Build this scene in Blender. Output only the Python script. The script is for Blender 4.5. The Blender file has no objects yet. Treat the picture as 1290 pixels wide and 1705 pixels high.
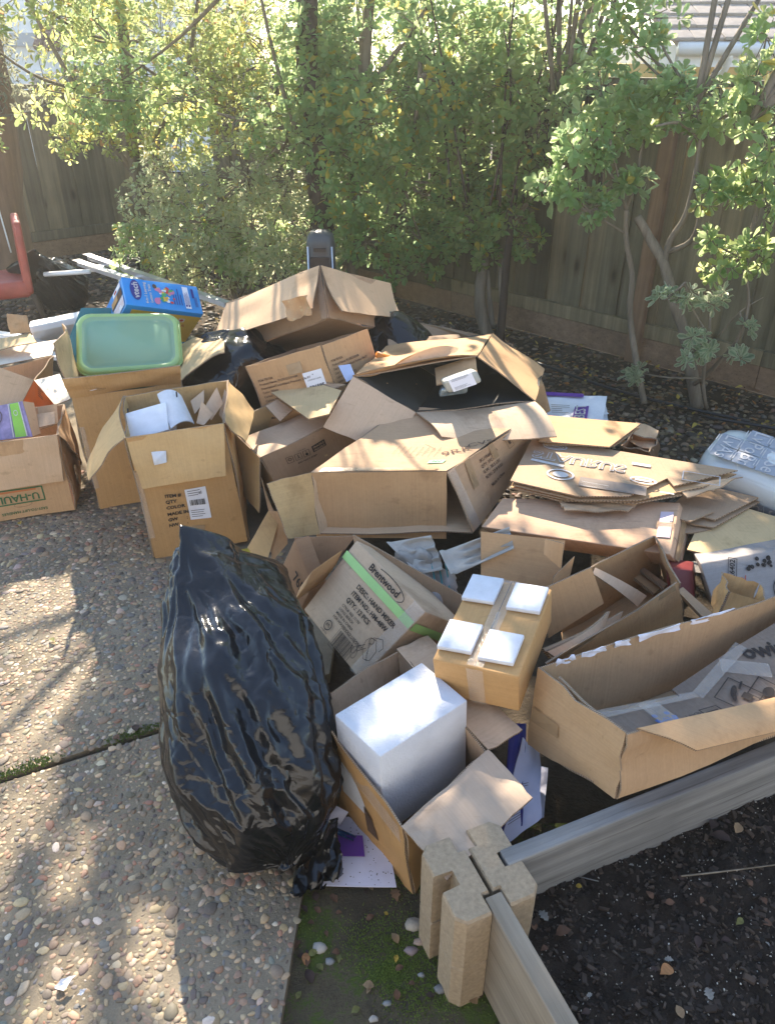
import bpy, math, random
import numpy as np
from mathutils import Vector, Matrix
S = bpy.context.scene
COL = S.collection
rad = math.radians
# ------------------------------------------------------------------ camera, sky, sun, exposure
cam = bpy.data.cameras.new('camera'); camo = bpy.data.objects.new('camera', cam); COL.objects.link(camo)
camo.location = (0, 0, 1.75); camo.rotation_euler = (rad(90 - 31), 0, 0)
cam.sensor_fit = 'VERTICAL'; cam.angle = 2 * math.atan(852.5 / 1280); cam.clip_end = 400; cam.clip_start = .05
S.camera = camo
SUN_EL, SUN_AZ = rad(37), rad(13)          # azimuth measured left of straight ahead
w = bpy.data.worlds.new('World'); S.world = w; w.use_nodes = True
sky = w.node_tree.nodes.new('ShaderNodeTexSky'); sky.sky_type = 'NISHITA'; sky.sun_disc = False
sky.sun_elevation = SUN_EL; sky.sun_rotation = -SUN_AZ
sky.air_density = 1.0; sky.dust_density = 0.15; sky.ozone_density = 1.0
bg = w.node_tree.nodes['Background']; bg.inputs[1].default_value = .15
w.node_tree.links.new(sky.outputs[0], bg.inputs[0])
sl = bpy.data.lights.new('sun', 'SUN'); sl.energy = 5.0; sl.angle = rad(.53); sl.color = (1, .88, .72)
so = bpy.data.objects.new('sun', sl); COL.objects.link(so)
sd = Vector((-math.sin(SUN_AZ) * math.cos(SUN_EL), math.cos(SUN_AZ) * math.cos(SUN_EL), math.sin(SUN_EL)))
so.rotation_euler = sd.to_track_quat('Z', 'Y').to_euler(); so.location = sd * 30
S.view_settings.view_transform = 'Standard'; S.view_settings.look = 'None'
S.view_settings.exposure = 1.72; S.view_settings.gamma = 1; S.view_settings.use_curve_mapping = False
S.render.engine = 'CYCLES'; S.cycles.use_denoising = True
S.cycles.max_bounces = 8; S.cycles.transparent_max_bounces = 12
R = random.Random(7); NR = np.random.default_rng(7)
D = {"CL":{"H1":[[-2.337,6.7,1.839,0.3,60],[-2.148,6.9,1.996,0.4,90],[-1.992,6.6,1.61,0.38,100],[-1.644,6.6,1.838,0.42,120],[-1.394,6.5,1.573,0.4,110],[-1.038,6.4,1.871,0.42,120],[-2.237,6.5,1.337,0.26,55],[-1.961,6.5,1.236,0.28,60],[-2.419,6.4,1.162,0.16,22],[-1.549,6.4,1.244,0.35,90],[-1.113,6.3,1.389,0.38,100],[-2.511,6.6,1.492,0.16,20],[-0.841,6.4,1.689,0.35,90],[-1.388,6.7,1.952,0.42,110]],"H2":[[-1.779,6.0,0.822,0.22,45],[-1.516,5.9,0.957,0.3,80],[-1.315,5.8,0.691,0.34,100],[-1.575,5.9,0.546,0.26,60],[-1.028,5.8,0.971,0.34,100],[-0.96,5.7,0.628,0.34,100],[-0.791,5.6,0.443,0.28,70],[-1.312,5.8,0.353,0.25,55],[-0.612,5.7,0.75,0.28,70],[-1.865,6.0,0.569,0.16,25],[-1.554,5.9,0.373,0.22,40],[-0.687,5.75,0.977,0.3,70],[-0.438,5.5,0.548,0.16,25]],"H3":[[-0.698,5.7,1.317,0.3,70],[-0.403,5.6,1.531,0.34,90],[-0.172,5.7,1.761,0.36,90],[-0.332,5.5,1.192,0.3,80],[-0.096,5.5,1.366,0.34,90],[-0.18,5.5,0.937,0.28,70],[-0.143,5.45,0.638,0.2,40],[0.059,5.45,1.126,0.22,45],[0.17,5.5,1.535,0.33,85],[0.204,5.6,1.856,0.36,90],[-0.473,5.7,1.826,0.34,80],[-0.021,5.4,0.408,0.1,10],[-0.347,5.5,0.746,0.2,35],[0.465,5.6,1.825,0.34,80],[0.358,5.5,1.535,0.3,70]],"A":[[0.409,5.5,1.227,0.26,55],[0.589,5.45,1.37,0.26,60],[0.381,5.5,0.937,0.18,30],[0.508,5.45,0.716,0.16,26],[0.815,5.35,0.773,0.2,36],[0.634,5.4,0.57,0.13,18],[0.936,5.3,0.669,0.13,16],[0.726,5.4,0.988,0.2,36],[0.895,5.3,1.108,0.16,24],[0.781,5.3,1.543,0.32,75],[1.002,5.2,1.67,0.28,55],[0.915,5.4,1.822,0.34,70],[0.655,5.5,1.6,0.3,60],[0.752,5.6,1.949,0.36,80],[1.095,5.0,1.432,0.22,36],[0.912,5.1,1.346,0.2,32]],"B":[[0.801,4.25,1.165,0.09,8],[0.92,4.22,1.155,0.1,9],[1.051,4.2,1.057,0.09,8],[1.104,4.25,1.092,0.07,5],[1.296,4.3,1.143,0.08,6],[1.258,4.3,1.187,0.06,4],[1.023,4.3,1.314,0.14,16],[1.138,4.35,1.447,0.16,20],[1.3,4.4,1.47,0.16,18],[0.918,4.25,1.346,0.12,12],[1.071,4.4,1.578,0.18,20],[1.377,4.4,1.551,0.16,16]],"C":[[1.475,4.2,1.483,0.14,14],[1.59,4.15,1.537,0.15,16],[1.702,4.1,1.464,0.12,12],[1.58,4.05,1.151,0.09,8],[1.674,4.05,1.192,0.09,8],[1.78,4.0,1.213,0.08,7],[1.671,3.95,0.843,0.1,10],[1.817,3.9,0.897,0.11,11],[1.609,4.0,0.934,0.07,5],[1.817,3.95,1.098,0.1,9],[1.705,4.1,1.626,0.13,9],[1.716,4.1,1.805,0.14,8],[1.385,4.3,1.582,0.12,10],[1.776,4.0,1.344,0.1,9],[1.219,4.5,1.759,0.2,16],[1.287,4.5,1.885,0.18,12],[1.161,4.6,1.914,0.24,24]],"V":[[1.41,3.92,0.655,0.06,5],[1.527,3.92,0.686,0.05,4],[1.648,3.94,0.65,0.06,6],[1.716,3.9,0.691,0.06,5],[1.598,3.9,0.376,0.06,5],[1.686,3.9,0.409,0.06,6],[1.61,3.9,0.473,0.05,4],[1.832,3.86,0.39,0.05,4],[1.848,3.9,0.521,0.05,4],[1.432,4.2,0.163,0.06,6]]},"BX":{"uhaul":{"c":[[-1.794,2.791,0.007],[-1.372,2.912,0.014],[-1.892,3.141,0.001],[-1.467,3.263,0.01],[-1.802,2.799,0.368],[-1.377,2.919,0.373],[-1.9,3.146,0.359],[-1.477,3.266,0.363]],"f":{"front":[[-1.802,2.799,0.368],[-1.377,2.919,0.373],[-1.382,2.889,0.169],[-1.774,2.785,0.154]],"right":[[-1.377,2.919,0.373],[-1.477,3.266,0.363],[-1.434,3.21,0.078],[-1.36,3.016,0.23]]}},"tall":{"c":[[-1.281,2.94,-0.002],[-0.859,3.08,0.013],[-1.412,3.341,-0.001],[-0.99,3.48,0.012],[-1.294,2.936,0.534],[-0.872,3.074,0.545],[-1.425,3.336,0.534],[-1.003,3.475,0.546]],"f":{"front":[[-1.294,2.936,0.534],[-0.872,3.074,0.545],[-0.854,3.034,0.634],[-1.295,2.895,0.628]],"left":[[-1.294,2.936,0.534],[-1.425,3.336,0.534],[-1.426,3.326,0.721],[-1.314,2.931,0.766]],"right":[[-0.872,3.074,0.545],[-1.003,3.475,0.546],[-0.768,3.545,0.61],[-0.687,3.139,0.649]]}},"item":{"c":[[-0.936,2.555,-0.009],[-0.569,2.644,0.027],[-1.008,2.889,0.025],[-0.634,2.976,0.055],[-0.944,2.512,0.554],[-0.599,2.587,0.576],[-1.036,2.835,0.582],[-0.642,2.928,0.612]],"f":{"front":[[-0.944,2.512,0.554],[-0.599,2.587,0.576],[-0.606,2.545,0.378],[-0.907,2.486,0.356]],"left":[[-0.944,2.512,0.554],[-1.036,2.835,0.582],[-1.182,2.752,0.344],[-1.085,2.466,0.397]],"right":[[-0.599,2.587,0.576],[-0.642,2.928,0.612],[-0.548,2.939,0.473],[-0.535,2.636,0.47]]}},"icon":{"c":[[-0.423,2.81,0.06],[-0.063,3.058,0.14],[-0.605,3.045,0.1],[-0.245,3.293,0.18],[-0.497,2.694,0.38],[-0.137,2.942,0.46],[-0.679,2.928,0.42],[-0.319,3.176,0.5]],"f":{"left":[[-0.497,2.694,0.38],[-0.679,2.928,0.42],[-0.693,2.926,0.173],[-0.52,2.686,0.13]],"front":[[-0.497,2.694,0.38],[-0.137,2.942,0.46],[-0.273,3.102,0.435],[-0.601,2.866,0.375]]}},"slab":{"c":[[-0.256,2.401,0.21],[0.315,2.413,0.21],[0.118,3.078,0.25],[0.69,3.091,0.25],[-0.278,2.461,0.44],[0.216,2.466,0.44],[0.067,2.966,0.473],[0.585,2.889,0.47]],"f":{"front":[[-0.278,2.461,0.44],[0.216,2.466,0.44],[0.223,2.443,0.162],[-0.268,2.444,0.17]],"left":[[-0.256,2.401,0.21],[-0.278,2.461,0.44],[-0.424,2.357,0.45],[-0.351,2.283,0.265]]}},"dark":{"c":[[0.115,2.896,0.48],[0.616,2.998,0.49],[0.245,3.396,0.43],[0.746,3.498,0.44],[-0.14,2.93,0.625],[0.378,3.1,0.65],[-0.01,3.43,0.575],[0.502,3.577,0.595]],"f":{"left":[[0.115,2.896,0.48],[-0.14,2.93,0.625],[-0.257,2.788,0.466],[0.007,2.76,0.352]],"bottom":[[0.115,2.896,0.48],[0.616,2.998,0.49],[0.666,2.741,0.448],[0.209,2.697,0.462]],"top":[[-0.14,2.93,0.625],[0.378,3.1,0.65],[0.319,3.284,0.623],[0.056,3.045,0.651]]}},"roof":{"c":[[-0.727,3.576,0.502],[-0.255,3.312,0.749],[-0.44,3.951,0.328],[0.026,3.687,0.57],[-0.771,3.692,0.707],[-0.293,3.426,0.943],[-0.471,4.068,0.528],[0.013,3.803,0.768]],"f":{"left":[[-0.771,3.692,0.707],[-0.293,3.426,0.943],[-0.316,3.238,0.812],[-0.818,3.496,0.576]],"right":[[-0.293,3.426,0.943],[0.013,3.803,0.768],[0.074,3.664,0.636],[-0.197,3.279,0.786]]}},"po":{"c":[[-0.485,3.05,0.24],[-0.157,3.0,0.349],[-0.304,3.3,0.232],[0.024,3.25,0.34],[-0.599,3.1,0.605],[-0.271,3.05,0.714],[-0.418,3.35,0.596],[-0.089,3.3,0.705]],"f":{}},"long":{"c":[[0.407,2.391,0.19],[1.025,2.199,0.2],[0.505,2.564,0.21],[1.145,2.467,0.22],[0.335,2.344,0.28],[0.953,2.152,0.29],[0.433,2.517,0.3],[1.085,2.468,0.31]],"f":{}},"big":{"c":[[0.516,1.15,0.31],[1.304,1.468,0.33],[0.364,1.409,0.2],[1.152,1.727,0.22],[0.505,1.16,0.505],[1.293,1.478,0.525],[0.376,1.45,0.429],[1.156,1.758,0.438]],"f":{}},"foambox":{"c":[[0.066,1.123,-0.03],[0.258,1.418,-0.03],[-0.13,1.388,-0.03],[0.062,1.684,-0.03],[0.031,1.104,0.27],[0.245,1.303,0.29],[-0.191,1.449,0.3],[0.025,1.654,0.303]],"f":{"front":[[0.031,1.104,0.27],[0.245,1.303,0.29],[0.33,1.16,0.298],[0.121,0.965,0.286]],"right":[[0.245,1.303,0.29],[0.025,1.654,0.303],[0.207,1.661,0.389],[0.288,1.276,0.439]]}},"foam":{"c":[[-0.008,1.21,0.095],[0.207,1.382,0.103],[-0.117,1.345,0.092],[0.098,1.518,0.102],[-0.017,1.209,0.376],[0.196,1.379,0.382],[-0.128,1.343,0.371],[0.089,1.517,0.382]],"f":{}},"pads":{"c":[[0.126,1.465,0.324],[0.326,1.377,0.345],[0.258,1.78,0.352],[0.46,1.692,0.374],[0.112,1.46,0.443],[0.314,1.373,0.465],[0.244,1.774,0.47],[0.448,1.687,0.492]],"f":{}},"mixer":{"c":[[-0.272,1.967,0.2],[-0.079,1.673,0.17],[-0.136,2.075,0.055],[0.061,1.767,0.028],[-0.099,2.042,0.42],[0.106,1.705,0.4],[0.041,2.135,0.278],[0.246,1.799,0.258]],"f":{}},"vtech":{"c":[[-1.361,3.594,0.522],[-1.07,3.797,0.42],[-1.402,3.706,0.621],[-1.111,3.909,0.52],[-1.175,3.453,0.767],[-0.883,3.656,0.663],[-1.215,3.564,0.862],[-0.926,3.768,0.765]],"f":{}},"labelbox":{"c":[[0.051,4.059,-0.0],[0.643,4.021,0.16],[0.148,4.667,0.02],[0.715,4.291,0.133],[0.0,3.889,0.36],[0.634,3.973,0.36],[0.096,4.497,0.38],[0.673,4.012,0.39]],"f":{"front":[[0.008,3.36,0.526],[0.436,3.46,0.525],[0.342,3.62,0.574],[0.0,3.5,0.59]],"back":[[0.096,4.497,0.38],[0.52,4.19,0.385],[0.451,4.226,0.3],[0.19,4.274,0.28]]}},"sidecarton":{"c":[[0.708,3.432,0.2],[0.814,3.52,0.2],[0.696,3.583,0.22],[0.801,3.671,0.22],[0.619,3.276,0.42],[0.725,3.364,0.42],[0.607,3.427,0.44],[0.712,3.514,0.44]],"f":{}},"backcarton":{"c":[[1.066,3.069,0.15],[1.165,3.012,0.15],[1.122,3.147,0.17],[1.221,3.089,0.17],[1.002,2.964,0.3],[1.101,2.907,0.3],[1.058,3.042,0.32],[1.157,2.984,0.32]],"f":{}},"dotbox":{"c":[[1.083,1.98,0.153],[1.488,2.08,0.166],[1.127,2.16,0.088],[1.532,2.26,0.101],[1.047,2.12,0.275],[1.452,2.22,0.289],[1.091,2.3,0.211],[1.496,2.4,0.224]],"f":{}},"smallcarton":{"c":[[0.983,1.8,0.286],[1.086,1.76,0.273],[1.003,1.9,0.285],[1.106,1.86,0.271],[1.015,1.84,0.37],[1.118,1.8,0.356],[1.035,1.94,0.369],[1.138,1.9,0.355]],"f":{}},"redbox":{"c":[[0.933,2.05,0.198],[1.033,2.07,0.171],[0.978,2.15,0.166],[1.078,2.17,0.139],[0.926,2.1,0.272],[1.027,2.12,0.246],[0.972,2.2,0.24],[1.072,2.22,0.214]],"f":{}},"open21":{"c":[[0.539,1.658,0.12],[0.96,1.946,0.15],[0.585,2.012,0.065],[1.006,2.3,0.095],[0.397,1.477,0.415],[0.887,1.896,0.36],[0.443,1.83,0.36],[0.91,2.206,0.333]],"f":{}},"candle":{"c":[[-0.382,2.121,0.2],[-0.324,2.054,0.06],[-0.335,2.151,0.2],[-0.277,2.083,0.06],[-0.309,2.137,0.36],[-0.25,2.07,0.22],[-0.261,2.167,0.36],[-0.203,2.1,0.22]],"f":{}},"barcarton":{"c":[[-0.303,1.979,0.22],[-0.209,2.055,0.25],[-0.279,1.98,0.28],[-0.186,2.055,0.31],[-0.258,1.959,0.3],[-0.164,2.035,0.33],[-0.234,1.959,0.36],[-0.141,2.035,0.39]],"f":{}},"leftbox":{"c":[[-2.125,3.356,0.05],[-1.821,3.62,0.05],[-2.137,3.658,0.06],[-1.834,3.92,0.067],[-2.039,3.307,0.36],[-1.735,3.571,0.36],[-2.051,3.61,0.37],[-1.747,3.87,0.38]],"f":{}},"leftcarton":{"c":[[-2.511,4.434,0.15],[-2.328,4.617,0.15],[-2.445,4.517,0.16],[-2.262,4.7,0.16],[-2.4,4.274,0.28],[-2.217,4.456,0.28],[-2.334,4.356,0.29],[-2.151,4.539,0.29]],"f":{"back":[[-2.0,3.98,0.46],[-1.886,3.98,0.47],[-1.902,4.02,0.548],[-2.008,4.02,0.558]],"front":[[-2.152,3.9,0.435],[-1.874,3.95,0.47],[-1.806,3.85,0.458],[-2.086,3.75,0.422]]}},"whitebin":{"c":[[-2.282,4.825,0.05],[-2.005,5.07,0.05],[-2.308,4.913,0.06],[-2.03,5.159,0.06],[-2.191,4.632,0.26],[-1.914,4.878,0.26],[-2.216,4.721,0.27],[-1.939,4.967,0.27]],"f":{}},"whitebox_item":{"c":[[-0.97,2.6,0.496],[-0.823,2.64,0.525],[-0.977,2.72,0.39],[-0.829,2.76,0.42],[-0.996,2.7,0.566],[-0.848,2.74,0.596],[-1.003,2.82,0.461],[-0.855,2.86,0.491]],"f":{}},"package":{"c":[[0.243,2.86,0.581],[0.378,2.9,0.613],[0.241,3.01,0.536],[0.375,3.05,0.568],[0.218,2.86,0.632],[0.352,2.9,0.664],[0.215,3.01,0.586],[0.35,3.05,0.618]],"f":{}},"bundle":{"c":[[1.337,2.864,0.0],[1.697,2.467,0.0],[1.557,3.149,0.05],[1.917,2.752,0.05],[1.217,2.737,0.35],[1.577,2.34,0.35],[1.437,3.022,0.4],[1.797,2.625,0.4]],"f":{}},"bin":{"c":[[-1.411,3.3,0.297],[-1.001,3.38,0.3],[-1.462,3.54,0.477],[-1.053,3.62,0.464],[-1.314,3.12,0.565],[-0.903,3.2,0.568],[-1.364,3.36,0.745],[-0.956,3.44,0.724]],"f":{}},"tealbox":{"c":[[-1.507,3.6,0.327],[-1.132,3.7,0.411],[-1.375,3.65,0.565],[-1.076,3.75,0.573],[-1.554,3.5,0.487],[-1.18,3.6,0.571],[-1.423,3.55,0.725],[-1.162,3.65,0.696]],"f":{}}},"PN":{"print_sheet":[[0.458,2.521,0.37],[0.601,2.884,0.375],[0.858,2.784,0.375],[1.333,2.593,0.375],[1.055,2.48,0.37],[1.049,2.54,0.37],[0.868,2.404,0.37],[0.686,2.404,0.37]],"under_sheet1":[[0.465,2.516,0.355],[0.61,2.88,0.355],[1.336,2.601,0.355],[1.179,2.502,0.355],[0.9,2.4,0.355],[0.694,2.4,0.355]],"under_sheet2":[[0.462,2.519,0.343],[0.587,2.888,0.343],[1.306,2.575,0.343],[1.122,2.473,0.343],[0.903,2.403,0.343],[0.647,2.429,0.343]],"under_sheet3":[[0.471,2.531,0.331],[0.588,2.884,0.331],[1.226,2.568,0.331],[1.081,2.476,0.331],[0.867,2.423,0.331],[0.629,2.441,0.331]],"upper_sheet":[[0.609,2.798,0.4],[0.668,3.031,0.41],[1.057,2.944,0.41],[0.878,2.744,0.4]],"upper_sheet2":[[0.63,2.796,0.385],[0.694,3.027,0.395],[1.052,2.935,0.395],[0.91,2.785,0.385]],"grey_sheet1":[[1.08,2.51,0.275],[1.226,2.67,0.275],[1.426,2.56,0.275],[1.198,2.397,0.275],[1.162,2.418,0.275]],"grey_sheet2":[[1.057,2.442,0.258],[1.242,2.671,0.258],[1.432,2.557,0.258],[1.186,2.371,0.258],[1.113,2.395,0.258]],"grey_sheet3":[[1.076,2.502,0.285],[1.107,2.493,0.285],[1.204,2.436,0.285],[1.094,2.368,0.285],[1.038,2.398,0.285]],"grey_sheet4":[[1.069,2.387,0.245],[1.127,2.429,0.245],[1.183,2.379,0.245],[1.102,2.354,0.245],[1.063,2.354,0.245]],"extra1":[[0.63,2.442,0.325],[0.917,2.429,0.325],[0.864,2.37,0.325],[0.635,2.382,0.325]],"extra2":[[1.077,2.489,0.352],[1.351,2.577,0.36],[1.194,2.47,0.355],[1.093,2.439,0.345]],"extra3":[[1.129,3.212,0.3],[1.189,3.079,0.32],[1.136,2.947,0.28],[1.063,3.05,0.27]],"extra4":[[0.556,2.904,0.385],[0.721,2.991,0.4],[0.751,2.792,0.395],[0.583,2.757,0.38]],"yellow_sheet":[[1.057,2.26,0.235],[1.142,2.403,0.24],[1.373,2.516,0.25],[1.452,2.459,0.25],[1.584,2.338,0.25],[1.501,2.275,0.245],[1.176,2.204,0.235]],"corr_sheet":[[1.019,2.214,0.215],[1.194,2.222,0.215],[1.082,2.16,0.205],[1.005,2.178,0.205]],"strip1":[[0.768,2.289,0.2],[0.794,2.308,0.2],[0.935,2.127,0.16],[0.906,2.1,0.16]],"strip2":[[0.952,2.037,0.22],[0.977,2.054,0.22],[1.031,1.896,0.22],[0.995,1.867,0.22]],"strip3":[[0.811,2.316,0.2],[0.826,2.324,0.2],[0.943,2.097,0.2],[0.926,2.08,0.2]],"back_panel":[[0.295,1.98,0.322],[0.296,2.06,0.44],[0.567,2.06,0.406],[0.541,1.98,0.246]],"small_flap1":[[0.483,1.98,0.465],[0.534,1.95,0.467],[0.532,1.93,0.387],[0.478,1.95,0.429]],"tan_strip":[[0.572,1.95,0.42],[0.559,1.93,0.335],[0.507,1.92,0.31],[0.514,1.94,0.351]],"roll1":[[0.431,1.6,0.345],[0.646,1.78,0.341],[0.636,1.76,0.326],[0.464,1.58,0.33]],"roll2":[[0.43,1.64,0.32],[0.705,1.83,0.301],[0.693,1.81,0.29],[0.45,1.62,0.303]],"roll3":[[0.657,2.0,0.343],[0.818,1.95,0.269],[0.788,1.93,0.241],[0.645,1.98,0.334]],"left_leaf":[[0.439,1.82,0.383],[0.612,1.9,0.415],[0.662,1.88,0.294],[0.486,1.8,0.224]],"holder_wall":[[-0.111,2.1,0.403],[0.239,1.93,0.282],[0.245,1.9,0.119],[-0.09,2.06,0.228]],"brown_panel":[[-0.32,2.22,0.314],[-0.108,2.2,0.334],[-0.176,2.18,0.241],[-0.276,2.16,0.154]],"torn1":[[-0.511,2.34,0.192],[-0.436,2.42,0.302],[-0.402,2.4,0.258],[-0.45,2.3,0.118]],"torn2":[[-0.436,2.42,0.302],[-0.373,2.42,0.297],[-0.369,2.38,0.184],[-0.424,2.33,0.137]],"torn3":[[-0.485,2.6,0.343],[-0.459,2.55,0.238],[-0.386,2.5,0.16],[-0.447,2.52,0.189]],"yellow_piece":[[-0.493,3.065,0.5],[-0.311,3.081,0.54],[-0.186,2.937,0.56],[-0.226,2.748,0.54],[-0.306,2.747,0.52]],"grey_piece":[[-0.507,2.98,0.473],[-0.468,3.05,0.476],[-0.4,3.0,0.448],[-0.446,2.93,0.427]],"small_sheet":[[-0.313,3.076,0.55],[-0.243,3.023,0.56],[-0.172,3.003,0.56],[-0.221,2.988,0.55]],"blue_card":[[-0.199,2.97,0.656],[-0.15,2.97,0.663],[-0.129,2.95,0.615],[-0.166,2.95,0.594]],"lit_flap":[[-2.122,3.608,0.38],[-2.138,3.85,0.4],[-1.795,4.062,0.4],[-1.754,3.87,0.38]],"orange_l":[[-1.676,3.28,0.36],[-1.623,3.34,0.45],[-1.653,3.36,0.271],[-1.642,3.3,0.267]],"orange_r":[[-1.623,3.34,0.45],[-1.596,3.42,0.297],[-1.627,3.4,0.253],[-1.653,3.36,0.271]],"tan_flap_l":[[-1.922,3.36,0.566],[-1.62,3.335,0.452],[-1.654,3.24,0.379],[-1.934,3.15,0.363]],"corr_right":[[-1.729,3.563,0.36],[-1.626,3.626,0.37],[-1.501,3.4,0.33],[-1.549,3.328,0.33]],"toy_card":[[-1.79,3.0,0.294],[-1.788,3.1,0.405],[-1.568,3.08,0.455],[-1.513,2.98,0.335]],"toy_side":[[-1.568,3.08,0.455],[-1.531,3.1,0.439],[-1.497,3.02,0.33],[-1.513,2.98,0.335]],"uh_div1":[[-1.559,3.18,0.385],[-1.489,3.22,0.382],[-1.464,3.14,0.324],[-1.531,3.1,0.313]],"uh_div2":[[-1.53,3.1,0.385],[-1.459,3.12,0.388],[-1.438,3.05,0.362],[-1.5,3.03,0.354]],"item_div1":[[-0.737,2.72,0.515],[-0.715,2.76,0.59],[-0.671,2.74,0.544],[-0.703,2.7,0.516]],"item_div2":[[-0.72,2.8,0.543],[-0.672,2.85,0.611],[-0.647,2.82,0.555],[-0.688,2.76,0.509]],"item_div3":[[-0.673,2.84,0.499],[-0.647,2.88,0.591],[-0.622,2.85,0.552],[-0.65,2.8,0.491]],"item_div4":[[-0.782,2.85,0.552],[-0.731,2.88,0.586],[-0.727,2.84,0.551],[-0.759,2.8,0.517]],"foam_wave":[[-0.895,2.8,0.601],[-0.811,2.83,0.583],[-0.745,2.72,0.512],[-0.816,2.65,0.524]],"paper_flat":[[-0.19,1.356,-0.005],[-0.18,1.147,-0.012],[0.022,1.132,0.006],[-0.008,1.312,0.008]],"paper_top":[[-0.197,1.299,0.02],[-0.145,1.339,0.05],[-0.102,1.313,0.05],[-0.125,1.311,0.0]],"paper_purple":[[-0.134,1.28,-0.003],[-0.136,1.22,-0.004],[-0.057,1.21,0.008],[-0.064,1.269,0.008]],"foil_bag":[[-0.168,1.292,0.01],[-0.152,1.299,0.02],[-0.076,1.264,0.02],[-0.084,1.25,0.014]],"stand_paper1":[[0.274,1.172,0.1],[0.35,1.42,0.208],[0.403,1.42,0.159],[0.372,1.219,0.15]],"stand_paper2":[[0.275,1.215,0.08],[0.327,1.46,0.217],[0.369,1.47,0.207],[0.326,1.212,0.13]],"stand_paper3":[[0.354,1.26,0.1],[0.423,1.5,0.008],[0.456,1.5,0.001],[0.392,1.26,0.1]],"mag1":[[0.751,3.425,0.22],[0.783,3.695,0.24],[1.113,3.647,0.24],[1.028,3.374,0.23]],"mag2":[[0.788,3.433,0.21],[0.879,3.768,0.22],[1.084,3.64,0.22],[1.083,3.475,0.22]],"mag3":[[0.836,3.448,0.2],[0.928,3.768,0.2],[1.115,3.656,0.2],[1.076,3.448,0.2]],"mag_patch":[[0.878,3.366,0.243],[0.922,3.51,0.246],[0.992,3.518,0.246],[0.944,3.352,0.243]],"tray1":[[0.203,1.97,0.32],[0.17,2.05,0.355],[0.396,2.11,0.415],[0.401,2.02,0.391]],"tray2":[[0.107,2.03,0.291],[0.006,2.13,0.348],[0.148,2.13,0.377],[0.183,2.02,0.317]],"rail1":[[-2.295846728142551,6.102814242763488,0.3799999999999999],[-1.0363609469247068,4.98673344582104,0.3300000000000003]],"rail2":[[-2.274036613313691,5.821255813268284,0.3999999999999999],[-1.2650615044759073,4.977433403662222,0.3599999999999999]],"stick":[[-2.4975560550625717,5.7,0.34681574650379443],[-2.1266689214361523,5.6,0.3925698605592225]]},"TR":{"A":[[[0.726,5.43,-0.019],[0.664,5.43,0.148],[0.654,5.46,0.352],[0.671,5.51,0.505],[0.601,5.56,0.696],[0.511,5.61,0.92],[0.458,5.61,1.181]],[[0.757,5.43,0.039],[0.722,5.43,0.234],[0.699,5.46,0.435]],[[0.802,5.41,-0.021],[0.807,5.43,0.234],[0.78,5.43,0.421],[0.817,5.41,0.607],[0.889,5.36,0.847],[0.905,5.36,1.101]],[[0.671,5.51,0.505],[0.759,5.46,0.636],[0.812,5.41,0.913]],[[0.889,5.36,0.847],[0.995,5.31,1.072],[1.057,5.26,1.284]]],"B":[[[1.485,4.14,-0.005],[1.446,4.22,0.155],[1.396,4.28,0.349],[1.367,4.32,0.51],[1.356,4.33,0.674],[1.292,4.33,0.867],[1.271,4.34,1.019]],[[1.271,4.34,1.019],[1.214,4.34,1.138],[1.093,4.3,1.258],[1.043,4.25,1.373]],[[1.271,4.34,1.019],[1.305,4.36,1.193],[1.321,4.4,1.346],[1.346,4.4,1.47]],[[1.271,4.34,1.019],[1.174,4.3,1.229],[1.113,4.25,1.346]],[[1.287,4.33,0.898],[1.166,4.3,0.965],[1.055,4.2,1.028]]],"C":[[[1.802,4.15,-0.039],[1.735,4.18,0.17],[1.666,4.2,0.375],[1.568,4.22,0.572],[1.493,4.25,0.758],[1.403,4.3,0.888],[1.333,4.34,0.988]],[[1.493,4.25,0.758],[1.502,4.25,0.883],[1.546,4.22,1.009],[1.55,4.2,1.186],[1.54,4.2,1.378],[1.493,4.2,1.535]],[[1.497,4.25,0.821],[1.594,4.2,0.893],[1.603,4.18,1.046],[1.554,4.2,1.242]],[[1.733,4.1,0.129],[1.784,4.0,0.273],[1.852,3.95,0.457],[1.853,3.95,0.647],[1.788,3.95,0.857],[1.798,3.95,1.057]],[[1.788,3.95,0.857],[1.809,4.0,1.213],[1.798,4.0,1.37],[1.71,4.05,1.468]],[[1.54,4.2,1.378],[1.407,4.15,1.448],[1.278,4.1,1.438]]],"V":[[[1.819,4.07,-0.005],[1.746,4.03,0.192],[1.706,3.98,0.447],[1.653,3.95,0.647]],[[1.706,3.98,0.447],[1.566,3.95,0.616],[1.499,3.92,0.746]],[[1.754,3.98,0.447],[1.822,3.95,0.585],[1.927,3.95,0.662]],[[1.719,3.98,0.314],[1.802,3.93,0.365]]],"trunk":[[[-0.454,5.6,0.316],[-0.454,5.6,0.806],[-0.486,5.6,1.254],[-0.505,5.6,1.631],[-0.488,5.6,1.949],[-0.466,5.6,2.361]]]}}
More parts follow.
